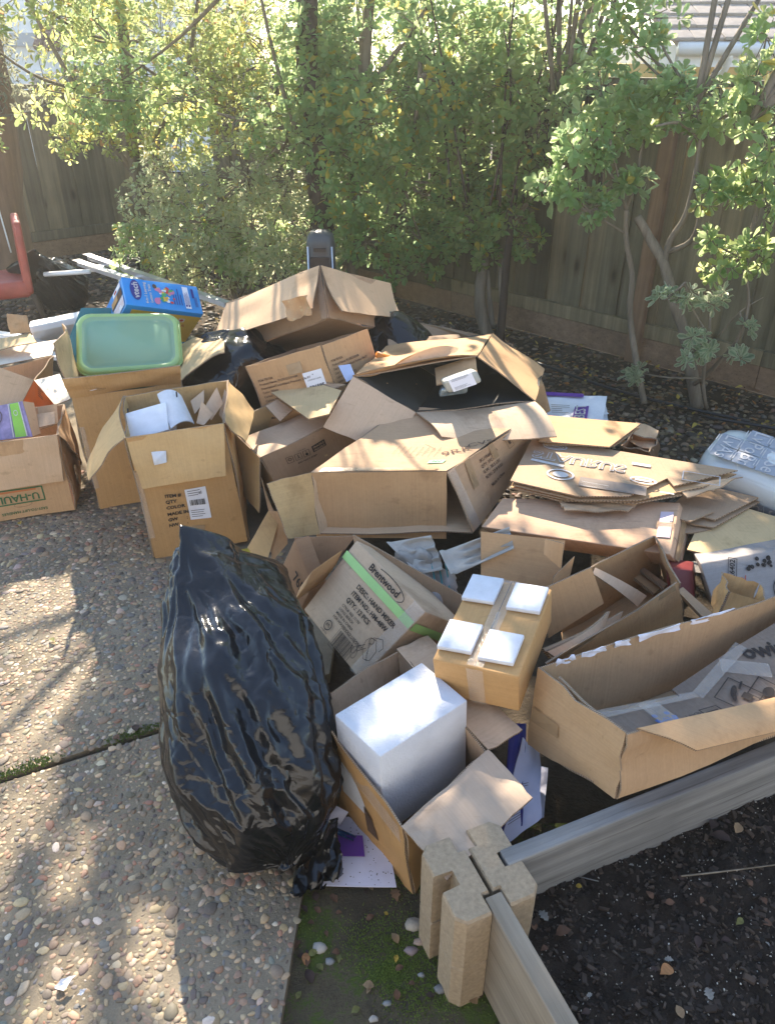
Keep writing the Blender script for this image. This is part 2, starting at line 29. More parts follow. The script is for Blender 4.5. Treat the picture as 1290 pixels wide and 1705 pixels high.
BAG_FIELD = [[42,0,0,0,0,0,0,1,0,0,0,0,0,0,1,0,0,0,0,0,1,0,0,0,0,0,0,1,0,0,0,0,0,1,0,0,0,0,0,0,1,0,0,0,0,0,0,1,0,0,0,0,0,1,0,0,0,0,0,0,1,0,0,0,0,0,1,0,0,0,0,0,0,1,0,0,0,0,0,0,1,0,0,0,0,0,1,0,0,0,0,0,0,1,0,0,0,13,4,14,0,1,15,2,5,12,5,-111,0,-1,0,0,0,0,0,0,0,0,0,0,0,-1,0,0,159,-159,0,1,0,0,1,0,1,133,14,7,5,-88,-4,-10,-12,-21,0,0],
[101,3,2,1,-42,2,1,2,0,-5,-28,1,0,1,-3,-44,1,0,1,1,1,1,1,1,1,1,1,0,1,-1,-2,0,1,0,1,0,0,1,0,1,0,0,1,0,1,0,0,1,0,1,0,0,1,0,1,0,0,1,0,1,0,1,0,0,1,0,1,0,0,1,0,1,0,0,1,0,1,0,0,1,0,1,0,1,0,0,1,0,1,0,0,1,0,1,0,0,1,0,1,0,0,1,0,1,9,1,0,11,4,10,4,11,6,8,8,8,-1,4,-3,4,7,-1,8,2,22,12,9,-12,14,3,11,-25,10,-23,8,7,0,-17,4,3,-19,-20,4,5],
[39,8,6,1,-28,3,3,3,-51,0,1,1,-1,-8,-28,1,0,1,1,-1,-23,1,1,1,1,0,-17,2,1,2,2,2,1,1,0,0,-3,-33,1,2,2,2,2,2,1,2,0,-1,-1,-5,0,0,0,0,-1,0,0,0,0,11,4,1,-1,-1,-2,-3,-4,-3,-2,-3,-2,-1,-2,-1,-1,-1,-1,-1,-1,20,0,0,0,0,12,-1,-1,-1,23,-2,-2,-1,-2,-1,7,-1,-2,-1,-1,0,15,1,0,0,0,0,19,0,17,2,-1,-1,9,13,31,11,-7,-12,19,-16,44,-9,-9,7,10,-1,19,-7,-2,18,2,11,-24,9,10,-28,9,8,-13,-16,4,0,-14,7],
[41,4,-22,7,5,3,0,-1,-18,7,3,-15,-46,1,1,-1,-1,-45,1,2,2,2,3,-27,2,3,2,3,1,-22,1,2,2,3,2,2,2,1,-1,-33,-1,1,3,3,4,4,3,1,-1,-1,-3,-5,-8,-6,-2,4,9,17,7,0,-2,-6,-9,-8,-3,-2,0,2,13,1,-3,-2,0,18,-3,-3,-3,-3,58,-5,-6,-6,-5,33,-9,-10,-10,-8,16,-2,-1,19,-4,-7,-7,-6,-5,35,-2,-4,-4,-4,-3,27,-3,-5,-5,-3,-2,14,17,40,-3,27,-6,-17,27,-4,-15,33,-8,-4,5,-9,5,-7,24,-5,-9,22,-10,11,4,-16,14,8,-27,8,6,-18,-18,3,5,-17],
[23,-9,6,3,-20,5,5,5,4,1,-6,3,3,-1,-6,-4,-4,-14,-27,0,-1,-9,-48,2,5,5,3,-31,4,3,1,-3,-20,0,2,3,3,4,3,2,-3,-23,-4,2,6,9,8,4,2,2,1,-3,-7,-9,-5,3,18,10,0,-7,-15,-12,-4,1,31,-1,-8,-8,-2,46,-2,9,19,14,6,-1,-6,-7,-9,33,-1,-10,-17,-14,-3,16,-7,-7,8,13,-6,-11,-9,19,11,0,-5,-9,-8,-7,43,-5,-8,-8,26,-6,20,-8,-9,37,1,-5,18,5,-19,11,13,-6,5,9,-14,0,15,-5,14,-20,14,2,-14,18,-11,-1,14,-16,8,15,2,-22,5,3,-20,0,-15,3],
[20,6,-18,4,6,4,-20,4,6,8,3,1,3,1,1,0,-3,-4,-3,-3,-10,-24,-6,-5,-4,-6,-34,2,2,2,-29,3,4,3,1,-13,-12,-1,2,4,6,-2,-14,-5,2,12,11,4,2,2,-2,-4,-5,-4,-1,14,14,3,-7,-13,-11,-3,34,13,6,-3,-7,41,11,-4,-6,13,13,6,0,-3,-4,-2,-1,-1,-11,-17,-9,19,2,-13,-12,1,10,0,-10,-3,6,3,3,1,-6,-6,24,0,-7,-6,29,-6,2,21,-4,12,12,2,-8,2,18,-8,-13,10,4,-9,3,12,-15,-1,17,-8,14,-11,1,13,-16,8,10,-21,11,9,-12,16,5,-5,-17,5,-20,0,5,-19],
[23,-1,6,-14,-4,6,7,-4,-12,4,7,6,4,1,1,2,2,-1,-3,-7,-3,-4,-17,-18,-3,0,-1,-5,-14,-18,-1,-3,-15,-2,3,4,4,-6,-15,-6,3,5,-1,-10,-4,9,13,7,3,0,-5,-8,-5,-1,7,19,12,0,-9,-9,0,27,8,11,9,3,6,6,3,6,7,6,5,2,-1,-4,-8,-6,1,-6,-13,0,5,1,-4,-14,-12,1,10,-3,-9,-3,-1,3,9,0,-6,7,8,-6,-4,26,-7,1,24,2,7,5,7,1,-1,6,6,-11,-5,6,2,-8,-2,14,-9,-4,15,-11,11,-1,-9,19,-8,-6,19,-6,-12,15,4,-4,12,-3,-16,-6,7,-23,0,7],
[32,-6,-2,-3,-9,-2,3,3,5,-3,-7,3,5,4,2,2,2,3,-2,-7,-6,-3,-5,-17,-12,-1,1,-2,-5,-9,-18,-7,3,2,-18,0,6,6,-2,-12,-10,1,5,4,-9,-1,9,8,6,4,-4,-10,-7,1,16,16,6,4,0,1,7,5,4,4,1,2,5,3,4,13,4,1,1,1,1,-2,-5,-2,2,-4,-5,-4,-5,-1,-3,-15,-14,5,7,-3,-11,-6,0,9,9,-7,-3,21,-6,-4,22,-8,-2,24,4,3,5,7,7,0,1,2,5,-11,-2,8,2,-6,-6,13,-1,-10,18,-11,2,7,-13,16,6,-17,16,5,-4,-5,14,0,5,-1,-11,-13,5,2,-21,-2],
[12,6,-4,-7,-6,0,-3,-3,5,6,3,0,-7,2,4,5,2,2,-3,-6,-6,-6,-4,-5,-10,-6,-2,-4,-5,-5,-7,-10,-4,10,2,-11,-6,4,4,0,-13,-8,2,10,4,-3,-5,2,7,8,4,-9,-7,5,19,2,4,7,1,0,0,3,2,-1,1,2,3,-1,5,11,0,-2,-1,1,4,0,-3,1,4,3,-1,-8,-8,-2,-1,-12,-19,4,7,-4,-12,-4,1,11,2,-7,18,5,-6,17,-3,-6,19,7,0,2,9,8,0,0,1,5,2,-6,4,8,2,-5,-8,8,10,-17,17,-3,-8,7,-8,5,15,-14,4,9,4,-1,-1,12,4,-6,-6,-11,2,-2,-10,-9],
[18,1,-2,-6,-3,-3,-5,-3,1,5,7,9,1,-12,0,7,6,0,-5,-9,-3,-8,-5,-1,-1,-3,-7,-11,-7,-2,-5,-7,-3,3,3,4,2,-3,1,5,-1,-13,-7,7,8,3,2,-2,-4,8,8,-6,0,9,8,-2,-2,2,-1,-2,-1,3,1,-3,0,2,0,0,6,6,-3,-4,-2,1,5,3,-2,2,7,7,2,-6,-8,-2,-1,-14,-22,5,10,-4,-7,-6,-2,9,-2,-5,31,-6,4,9,-6,-2,23,-1,-2,7,10,3,-1,0,2,6,-1,1,7,5,3,-2,-5,1,14,-8,0,10,-10,-1,-5,-2,17,-1,-8,6,7,8,-3,3,15,-12,-5,-3,-4,-10,-7,2],
[30,-17,-1,-8,1,-1,-8,-2,2,3,5,11,7,-3,-11,0,7,-2,-4,-9,-4,-4,-12,-1,2,1,-2,-10,-15,-1,-3,-8,-2,-1,1,7,10,7,3,5,1,-4,-10,-3,5,7,7,2,-7,4,10,1,-4,0,6,-1,-6,-5,-2,-1,-1,4,0,-6,-4,-2,2,6,5,-2,-4,-1,-1,-1,5,6,1,0,6,9,4,-5,-3,-1,-7,-19,-14,5,12,3,-3,-12,-5,5,-1,-4,32,-4,6,3,-8,13,12,-7,1,11,5,2,1,1,1,3,1,2,7,3,6,3,-5,-2,12,9,-16,9,2,-9,-7,-3,12,4,0,1,4,6,12,-7,13,-4,-15,5,-3,-24,-3,3],
[12,-14,0,-16,0,3,-1,0,6,3,0,4,5,1,-4,-6,2,-7,-2,-1,-6,-4,-13,-7,-1,3,2,-2,-16,-7,-1,-5,-7,-3,1,6,12,15,8,5,2,1,-1,-1,0,1,4,6,0,3,4,-1,-4,-2,0,-3,-5,-4,-5,-1,1,1,-6,-8,-4,2,8,4,-4,-2,0,0,-3,-1,8,9,1,-2,3,10,0,-4,2,3,-19,-6,-11,0,11,10,0,-14,-3,2,0,2,22,0,6,-2,-10,23,2,-8,3,9,5,2,1,1,1,1,2,3,7,2,8,5,-1,-1,6,15,-12,-5,11,-2,-14,0,6,0,11,2,0,0,17,-4,10,-5,-18,4,2,-30,-5,4],
[9,-12,0,-8,-18,5,3,2,6,7,7,0,-3,2,-3,-1,-5,-11,-1,4,2,-7,-6,-11,-12,-2,4,3,-8,-14,-2,-3,-7,-4,3,6,9,16,12,6,0,1,2,1,1,1,7,11,6,1,-5,-5,-3,-4,-7,-5,-1,-1,-2,-1,-1,-8,-9,-5,2,9,2,-4,-3,2,1,-3,-3,2,9,9,2,-2,2,9,-4,-6,4,5,-16,-1,-2,-7,3,13,9,-9,-5,10,11,-18,11,5,4,-6,-1,20,-3,-7,3,7,7,-2,1,1,2,1,3,4,6,3,9,5,8,3,-2,10,8,-13,-6,13,-6,-2,1,-9,10,8,-3,0,17,-3,5,-3,-16,-3,1,-14,-21,1],
[7,-11,-5,-1,-16,-8,2,2,7,9,10,13,-8,-2,-1,-2,-11,-10,-1,5,8,3,-6,-9,-18,-13,0,6,2,-14,-8,-3,-5,-4,6,6,7,14,15,6,0,0,1,1,1,5,11,8,6,1,-5,-9,-3,-6,-9,-5,0,2,1,-1,-7,-12,-7,1,8,4,-6,-3,1,3,-2,-5,0,2,7,13,4,-1,2,6,-6,-9,6,7,-11,-4,6,0,-5,6,15,-3,0,8,5,3,-22,4,5,-1,8,14,-2,-7,-1,8,5,-1,3,1,-1,3,3,4,5,5,6,8,10,5,2,3,2,-1,-18,13,1,-7,2,-2,1,7,-4,10,11,-3,1,-2,-10,-8,-6,1,-32,-8],
[0,-3,-8,-4,-4,-8,0,-2,2,7,13,21,1,-13,-2,-4,-16,-6,1,4,9,8,-3,-8,-16,-22,-6,5,8,-2,-13,-8,-6,-3,5,7,9,15,13,8,2,-1,-1,0,1,8,11,6,0,0,-3,-7,-3,-7,-9,-4,0,2,2,-3,-11,-11,-2,6,7,-2,-7,-1,3,2,-5,-5,2,1,5,17,7,-1,3,1,-9,-6,6,10,-5,-8,6,7,-4,0,14,7,-4,1,7,1,-5,-18,5,8,8,15,-1,-13,-2,10,4,0,4,-1,1,2,4,2,5,5,6,10,7,10,2,0,-8,-1,3,-10,1,-8,5,3,1,3,-3,18,3,-5,5,-6,-5,-7,-11,2,-4,-43],
[-3,2,-1,-9,-4,-4,0,4,5,4,11,21,3,-11,-9,-8,-16,-4,3,5,9,8,-3,-5,-13,-24,-12,0,9,6,-3,-11,-8,-7,1,7,11,15,14,8,3,-2,-2,2,1,8,10,2,-4,0,0,-4,-2,-8,-9,-3,1,3,0,-6,-13,-8,3,9,1,-5,-6,1,4,-1,-7,-3,3,0,4,18,11,1,1,-4,-8,-1,2,14,4,-10,1,9,3,-1,5,9,-2,4,2,-10,3,-4,-7,10,14,10,-9,-11,3,8,3,2,1,-1,3,0,3,5,4,5,9,6,9,12,0,-2,-16,-3,12,-15,-3,1,-3,-1,8,4,-2,20,-2,-7,5,-6,-9,-1,-7,-3,0,-32],
[1,-1,2,0,-8,-7,-1,6,13,10,13,12,-1,-3,-10,-18,-14,-2,2,7,11,7,-4,-4,-7,-22,-17,-7,3,9,7,-3,-12,-7,-2,3,8,15,17,10,3,-3,-3,0,5,7,6,1,-6,0,3,-1,-2,-7,-9,-3,1,2,0,-8,-13,-4,7,7,-4,-7,-3,4,2,-5,-6,-1,3,-1,3,17,17,3,-1,-9,-5,2,1,15,10,-6,-6,5,7,1,3,7,4,7,-12,-11,10,4,-16,14,18,3,-17,-5,11,1,4,3,-1,0,2,0,5,3,4,8,5,7,9,6,3,-7,-16,-3,15,-3,-20,5,2,-12,10,8,3,17,-6,-10,4,-2,-16,0,1,-2,-1,-20],
[4,-5,-1,6,4,-3,-6,-3,14,22,15,2,-7,-2,-3,-22,-15,-1,2,7,14,5,-4,-3,-3,-15,-18,-13,-6,4,13,5,-9,-8,-3,1,5,12,18,13,3,-2,-5,-3,5,8,4,0,-8,1,3,-1,1,-4,-8,-3,0,2,0,-8,-12,-1,8,3,-6,-7,0,4,0,-8,-4,1,3,-3,2,16,22,4,-6,-8,-1,4,2,10,15,-5,-6,2,6,5,8,6,7,-1,-14,-11,14,4,-13,12,15,0,-19,2,13,-1,2,1,1,0,1,3,3,2,6,5,3,11,3,1,4,-10,-16,6,12,-3,-16,-5,11,-12,0,8,14,12,-10,-8,3,-1,-19,-3,3,4,-1,-14],
[7,-7,-4,4,9,4,-3,-6,6,29,13,5,-13,-5,-1,-14,-19,-4,3,9,15,5,-3,-4,-2,-12,-19,-14,-8,0,9,12,0,-9,-5,0,4,11,15,14,3,-2,-1,-7,1,6,6,0,-10,0,2,-1,2,1,-4,-4,0,2,-1,-6,-12,-1,9,0,-7,-6,3,3,-5,-8,-1,3,1,-3,1,15,25,3,-8,-5,1,4,4,7,19,-6,-2,2,5,8,10,6,-5,0,-6,-17,10,11,-1,2,10,-4,-13,8,9,-1,0,2,-1,1,1,1,2,4,3,3,10,5,3,0,0,-10,-16,14,5,-4,-14,-8,14,-6,-12,7,22,10,-13,-2,2,-3,-21,-5,1,4,2,-11],
[6,-7,-4,0,8,8,-1,-6,5,29,13,8,-12,-10,-1,-12,-16,-6,2,13,14,3,-2,-3,-1,-11,-21,-18,-5,2,5,11,5,-4,-2,-2,5,13,11,9,2,-2,-1,-5,-5,1,8,2,-12,-1,3,-2,2,4,3,-4,0,1,-2,-6,-10,-1,8,-1,-8,-4,6,0,-8,-7,3,3,0,-3,-1,13,27,4,-8,-4,0,2,6,12,19,-4,-3,7,2,6,13,-1,-7,-1,0,-17,2,27,-3,-2,6,-11,-4,13,0,4,1,0,-1,0,-1,1,5,2,-2,8,11,0,4,-5,-3,-8,-10,13,-3,-2,-15,-4,14,-4,-18,5,27,10,-14,0,4,-6,-21,-2,-2,0,2,-7],
[6,-7,-4,-1,8,9,0,-6,6,26,15,7,-13,-8,-2,-12,-14,-5,0,14,15,3,-3,-1,-1,-9,-20,-22,-5,6,5,6,1,-5,2,5,9,11,10,5,0,-3,-3,-4,-6,-3,9,3,-12,-2,4,-2,0,5,7,1,-1,0,-2,-7,-8,1,7,-4,-8,-1,6,-3,-10,-5,5,3,0,-2,-1,10,28,6,-6,-5,-2,1,7,21,11,-3,3,8,-2,8,10,-4,-6,2,0,-16,-2,33,-9,-1,3,-12,1,12,-4,6,1,2,0,-3,-1,4,4,-1,1,11,6,-1,4,-7,-7,-11,3,2,-7,1,-14,-1,16,-5,-20,2,29,11,-15,1,5,-10,-17,0,-1,-5,0,-4],
[7,-7,-5,0,12,6,-3,-5,12,20,18,6,-18,-6,-2,-9,-16,-5,2,13,14,6,-2,-1,-2,-9,-19,-22,-6,7,2,3,1,-4,-1,5,10,13,12,5,0,-4,-7,-6,-4,-1,9,2,-11,-4,5,0,-2,4,8,5,1,0,-1,-9,-6,4,5,-7,-7,1,5,-5,-10,-3,6,3,-2,-3,-1,10,29,6,-2,-3,-3,-1,8,23,9,-3,6,7,-2,9,7,-4,-2,4,-5,-13,-1,23,-2,-9,2,-8,7,6,-7,8,2,0,1,-1,4,2,-2,0,6,8,5,1,3,-5,-14,-14,12,-8,-8,2,-12,4,15,-5,-20,-1,30,10,-15,1,5,-14,-11,1,0,-5,-4,-5],
[7,-4,-3,-2,11,5,-7,-1,21,15,13,3,-17,-10,-1,-5,-14,-9,5,11,13,9,0,0,-6,-11,-12,-21,-10,3,1,1,2,1,0,0,6,12,18,8,-1,-7,-7,-8,-4,2,8,3,-11,-6,5,2,-2,2,8,5,5,3,0,-9,-3,4,2,-8,-5,2,2,-7,-9,0,7,2,-4,-3,1,9,26,9,-1,-1,0,-3,9,22,8,-1,6,5,-1,9,6,-2,1,1,-7,-6,2,-2,16,-9,-9,-4,10,1,-12,9,7,-4,4,6,5,-3,-4,2,9,7,3,2,1,-4,-22,-7,11,-17,-6,4,-9,8,11,-7,-15,-4,33,7,-16,0,6,-16,-8,1,0,-5,-6,-4],
[3,-4,3,3,8,3,-10,3,26,12,2,2,-10,-14,-3,-3,-8,-12,3,10,13,12,2,-1,-7,-15,-9,-7,-14,-6,0,0,-2,2,3,4,4,9,17,11,-1,-9,-8,-9,-3,5,7,2,-10,-9,6,3,-1,1,7,6,4,5,4,-6,-1,4,-1,-9,-2,2,-1,-9,-6,1,7,1,-4,-4,5,8,22,11,-1,0,3,-1,8,20,9,2,4,2,1,11,5,0,2,-1,-7,-2,-12,-1,13,10,-2,-22,0,3,-15,3,16,-3,1,10,8,1,-4,1,8,8,1,-1,1,-3,-25,0,6,-23,-5,4,-6,11,9,-10,-12,-4,34,4,-16,-1,7,-16,-10,-1,1,-1,-6,-4],
[20,-29,3,9,11,5,-8,7,25,3,-3,5,-3,-13,-2,-4,-11,-8,0,8,12,14,4,-1,-7,-19,-10,-1,-4,-5,-6,-9,-1,-2,1,7,10,10,14,10,-2,-8,-10,-10,-2,5,6,3,-9,-11,5,5,0,0,7,6,4,5,7,-1,1,2,-3,-8,-1,2,-4,-9,-4,4,5,-1,-4,-1,6,7,19,12,-1,0,7,0,8,16,9,3,3,1,5,10,5,0,-2,-2,-3,-7,-15,9,7,4,5,-2,-18,-11,-8,-3,22,0,-3,10,12,4,1,0,5,7,1,-3,0,-3,-19,-13,7,-14,-12,4,-2,9,10,-12,-15,1,34,2,-16,0,6,-16,-13,-2,2,2,-5,-5],
[20,-45,-7,6,15,15,-1,8,20,-5,-5,8,2,-10,-1,-5,-15,-7,1,8,12,12,5,-1,-6,-19,-13,-1,-2,-3,-3,-11,-7,-1,1,1,13,16,13,7,0,-9,-11,-11,-2,5,5,3,-5,-13,3,7,1,0,5,7,5,5,8,4,3,1,-5,-5,0,-1,-7,-7,-1,5,2,-4,-3,3,7,5,17,11,0,2,9,3,6,11,6,3,5,3,8,5,3,-2,-7,-5,1,-3,-15,7,8,3,4,-3,1,-26,-9,-4,24,2,-4,7,14,6,5,3,3,4,0,-2,0,-10,-18,-16,6,1,-22,6,4,5,7,-10,-17,5,31,0,-15,0,6,-17,-15,-2,3,4,-5,-10],
[0,-40,-9,1,10,29,10,12,5,-10,-7,9,7,-8,-1,-6,-15,-8,2,9,12,8,3,1,-3,-15,-18,-3,0,-2,-3,-5,-9,-4,0,-3,7,19,16,7,0,-7,-12,-12,-4,4,5,4,-2,-14,1,8,3,-1,5,7,6,5,7,9,7,-1,-6,-2,-2,-4,-8,-2,1,3,0,-5,0,7,5,2,16,6,1,7,10,4,7,6,3,3,7,5,5,4,-1,-7,-7,0,6,-2,-17,1,9,6,1,-2,7,-18,-10,-10,17,7,-3,2,15,6,8,8,3,1,-2,0,-2,-18,-19,-10,0,8,-25,2,13,8,1,-8,-17,8,28,-3,-14,2,5,-17,-18,-2,4,5,-5,-16],
[1,-37,-8,-1,6,30,22,10,-1,-13,-8,9,12,-5,-1,-8,-15,-8,2,10,12,6,1,1,-2,-10,-18,-9,-1,0,-2,-1,-2,-8,-4,-7,3,17,19,9,0,-7,-11,-12,-6,2,4,6,1,-14,0,8,3,1,4,6,7,6,5,11,9,-1,-4,-5,-2,-5,-6,1,1,1,0,-5,2,8,5,1,13,4,4,10,9,5,5,2,2,5,6,5,4,2,-3,-10,-3,6,6,-2,-11,-8,4,8,-2,0,14,-12,-13,-12,9,8,1,1,15,5,5,12,8,0,-2,-2,-6,-21,-17,-6,-5,11,-16,-13,13,14,3,-10,-15,10,26,-6,-13,4,4,-17,-20,-2,5,4,-7,-15],
[2,-36,-8,0,5,17,34,13,-5,-15,-7,9,15,0,-2,-9,-15,-7,1,9,13,6,0,-1,-1,-8,-16,-13,-2,1,-2,1,1,-8,-6,-9,-1,14,22,10,-1,-5,-10,-12,-7,0,3,7,3,-12,-2,7,5,1,6,6,5,6,5,11,8,1,-3,-7,-3,-3,-5,0,0,1,2,-2,0,6,7,3,10,3,5,12,7,5,3,1,2,5,6,5,3,1,-7,-7,2,7,3,-3,-7,-10,0,7,-3,2,18,-10,-21,-2,4,7,1,6,12,6,3,8,14,1,-2,-5,-8,-21,-13,-7,-7,11,-5,-23,5,16,10,-14,-10,13,22,-8,-12,5,4,-17,-22,-3,6,4,-10,-11],
[2,-36,-8,0,6,12,34,18,-8,-16,-6,9,16,2,0,-6,-14,-9,1,7,13,7,-1,-2,-1,-7,-17,-12,-3,0,0,2,-1,-9,-8,-7,-1,11,21,13,-1,-4,-9,-12,-7,-2,2,8,5,-12,-3,7,5,2,7,7,4,5,6,10,7,0,-2,-8,-2,-2,-5,-1,-1,1,3,-1,-2,5,12,6,7,0,5,12,7,4,4,1,2,4,6,5,3,-1,-10,-4,4,6,1,-4,-5,-11,3,3,-3,7,17,-17,-15,9,-1,-2,5,7,16,4,1,8,14,3,-3,-10,-9,-18,-8,-10,-7,10,0,-23,-4,13,17,-13,-8,16,18,-9,-11,6,3,-17,-24,-4,7,3,-10,-9],
[-1,-31,-10,-1,6,15,33,18,-12,-17,-4,8,18,5,-1,-4,-10,-10,1,6,11,7,0,-3,-3,-5,-15,-16,-5,-1,3,5,-2,-12,-10,-4,1,7,18,16,-1,-3,-8,-11,-4,-4,0,6,7,-10,-5,7,6,2,8,7,4,4,7,10,4,0,-3,-8,-2,-1,-4,-3,-1,1,3,-3,-1,7,15,8,3,-1,6,11,4,3,6,5,2,3,5,5,3,-4,-11,-3,2,6,5,-4,-6,-13,2,1,0,16,13,-21,-17,10,11,-8,1,6,21,5,1,7,13,3,-3,-13,-9,-15,-6,-13,-7,10,4,-18,-12,7,23,-10,-8,18,14,-11,-9,6,2,-17,-25,-5,7,3,-9,-8],
[1,-28,-11,-1,6,18,35,12,-14,-17,-3,7,18,10,-1,-4,-5,-11,-2,6,10,7,0,-4,-3,-5,-13,-17,-9,-2,5,6,0,-13,-10,-5,1,7,17,16,-1,-3,-6,-10,-5,-5,-2,7,9,-8,-7,5,8,2,9,6,4,5,7,8,3,-1,-3,-8,-2,0,-3,-5,-1,2,2,-4,0,9,15,7,-1,1,8,10,2,1,8,7,3,4,5,4,1,-6,-10,-3,1,4,9,-3,-5,-15,-2,0,6,23,5,-14,-20,0,21,-5,-7,4,24,12,1,4,12,2,-3,-15,-10,-11,-5,-13,-9,9,7,-14,-14,1,25,-6,-7,18,11,-13,-8,8,0,-16,-25,-9,7,4,-8,-9],
[6,-30,-12,-2,7,25,30,10,-18,-16,-1,5,15,15,2,-4,-4,-6,-6,2,10,8,-1,-3,-4,-5,-10,-17,-10,-4,3,6,3,-11,-11,-6,-1,8,16,16,-1,-2,-4,-9,-7,-8,-2,9,10,-7,-7,3,8,3,9,6,4,6,7,6,2,-2,-3,-8,-3,1,-2,-6,-2,3,2,-4,1,10,14,5,-3,5,10,6,0,1,9,7,4,5,6,4,-1,-8,-7,-4,-3,5,13,-3,-5,-15,-7,1,16,20,-3,-11,-19,-3,23,3,-12,2,20,22,3,1,9,2,-4,-14,-14,-4,-5,-12,-12,6,9,-12,-13,-3,25,0,-6,17,7,-14,-7,8,-1,-16,-22,-13,5,5,-6,-8],
[6,-30,-14,-4,10,32,25,4,-20,-14,0,6,11,15,7,-4,-8,-2,-2,0,7,7,-1,-3,-4,-4,-8,-15,-10,-8,0,7,6,-8,-11,-6,-2,1,15,18,0,-2,-2,-6,-9,-10,-2,10,10,-7,-7,4,7,4,10,5,4,6,6,5,1,-2,-3,-9,-2,1,-3,-5,-4,2,4,-3,2,11,12,3,-3,7,11,2,-1,1,10,8,4,7,6,3,-2,-6,-6,-5,-5,3,15,-2,-5,-13,-11,4,25,10,-10,-9,-17,1,19,12,-11,-2,15,26,4,1,7,0,-4,-10,-17,-2,-3,-10,-14,2,10,-7,-18,-4,26,4,-4,15,4,-16,-5,9,-3,-16,-22,-14,4,6,-4,-7],
[6,-28,-18,-5,12,38,19,-1,-21,-12,3,8,8,14,8,-5,-9,-3,-1,3,7,3,-1,-3,-3,-3,-5,-13,-11,-9,-2,6,7,-5,-9,-7,-5,-1,9,22,2,-2,-2,-4,-10,-12,-1,11,9,-7,-5,4,7,3,10,7,4,5,5,4,0,-2,-4,-8,-3,1,-3,-4,-4,1,4,-2,4,11,10,0,-3,8,10,1,-2,2,11,9,5,6,6,3,-2,-5,-7,-6,-4,3,15,-2,-6,-13,-7,6,27,1,-13,-8,-12,2,17,16,-8,-8,15,26,5,2,6,-3,-4,-8,-15,-6,0,-6,-14,-2,10,-4,-20,-6,27,8,-3,14,0,-16,-3,9,-5,-18,-21,-13,-1,7,2,-6],
[0,-19,-20,-9,16,40,13,-3,-23,-11,5,10,11,10,5,-3,-9,-6,0,6,7,0,-1,-2,-3,-2,-4,-10,-11,-9,-4,4,7,-5,-9,-8,-5,0,8,19,7,-3,-2,-4,-10,-12,-1,11,9,-7,-3,5,5,4,10,7,4,5,3,3,0,-2,-4,-8,-3,0,-3,-4,-4,0,6,-1,5,11,7,-2,-3,8,10,0,-4,5,12,9,6,4,3,4,-1,-10,-11,-4,0,8,15,-3,-8,-12,0,10,23,-8,-15,-5,-7,-3,23,16,-5,-10,14,23,4,4,5,-3,-5,-8,-12,-11,2,-2,-11,-5,8,-3,-20,-5,25,12,-1,12,-3,-17,-1,8,-7,-19,-19,-10,-6,4,7,-4],
[-1,-16,-18,-9,20,38,10,-6,-21,-12,2,11,16,8,2,-1,-9,-7,1,7,6,0,-3,-2,-1,-1,-4,-7,-10,-11,-5,4,6,-4,-12,-9,-4,2,7,17,10,-1,-3,-4,-11,-12,-1,10,10,-5,-3,5,5,4,9,8,3,4,3,2,0,-2,-5,-7,-3,0,-4,-5,-4,1,6,1,6,10,3,-4,-2,9,9,-2,-3,7,13,10,5,1,2,4,-2,-15,-11,-3,5,15,11,-2,-12,-7,3,15,15,-14,-15,-6,-2,-2,20,19,-8,-6,13,22,4,5,4,-3,-5,-8,-12,-11,2,1,-7,-7,5,-1,-22,-5,21,19,1,9,-5,-17,1,8,-10,-21,-14,-9,-8,3,7,-4],
[1,-16,-19,-5,26,34,6,-8,-20,-13,0,9,20,10,2,-4,-8,-6,1,7,5,-1,-2,-2,-1,0,-3,-6,-10,-10,-4,2,5,-2,-12,-12,-4,3,6,16,10,1,-1,-5,-11,-12,-2,9,11,-4,-2,3,5,5,10,8,3,3,1,2,0,-2,-5,-8,-2,0,-4,-6,-5,2,7,1,7,9,-1,-7,1,12,7,-4,-2,9,14,9,2,-1,2,5,-4,-19,-9,-1,11,13,8,0,-10,-5,10,20,-2,-18,-14,-1,0,-2,15,21,-11,-2,13,22,6,4,5,-4,-4,-9,-14,-10,4,2,-4,-7,3,0,-23,-6,19,24,2,7,-8,-15,2,7,-14,-19,-11,-11,-7,6,6,-7],
[0,-16,-19,-1,35,25,3,-9,-18,-13,-2,8,21,12,0,-5,-7,-6,3,6,4,-2,-2,-1,-1,0,-1,-6,-8,-10,-2,2,1,-1,-11,-14,-4,2,6,15,8,3,1,-5,-11,-12,-3,9,11,0,-4,2,5,6,11,7,3,2,0,2,0,-2,-6,-8,-2,0,-4,-6,-5,4,5,3,8,6,-5,-7,5,12,3,-5,0,13,12,8,-2,-2,3,6,-8,-20,-6,5,10,9,4,7,-9,2,16,13,-15,-18,-10,2,-2,-2,16,20,-10,-7,18,21,7,5,4,-3,-4,-8,-15,-10,4,3,-3,-6,3,-1,-23,-6,19,26,5,3,-9,-15,3,6,-19,-15,-9,-12,-5,8,3,-10],
[-3,-15,-16,4,40,18,-2,-9,-16,-13,-3,7,23,12,-4,-5,-4,-3,2,6,1,-2,-2,-1,0,1,-1,-5,-7,-8,-2,1,0,0,-10,-15,-6,0,6,14,6,5,3,-4,-10,-13,-3,8,12,1,-3,1,4,8,11,5,3,0,0,2,0,-2,-6,-8,-1,-1,-4,-6,-5,5,5,5,7,2,-8,-4,7,11,0,-6,4,13,11,6,-4,-2,5,4,-13,-19,1,7,4,5,8,14,-9,6,15,8,-21,-17,-6,-1,-4,2,17,19,-8,-10,14,24,10,5,3,-1,-4,-8,-15,-10,3,5,-2,-5,4,-3,-24,-4,19,25,8,1,-11,-15,6,1,-20,-11,-10,-11,-2,9,-2,-15],
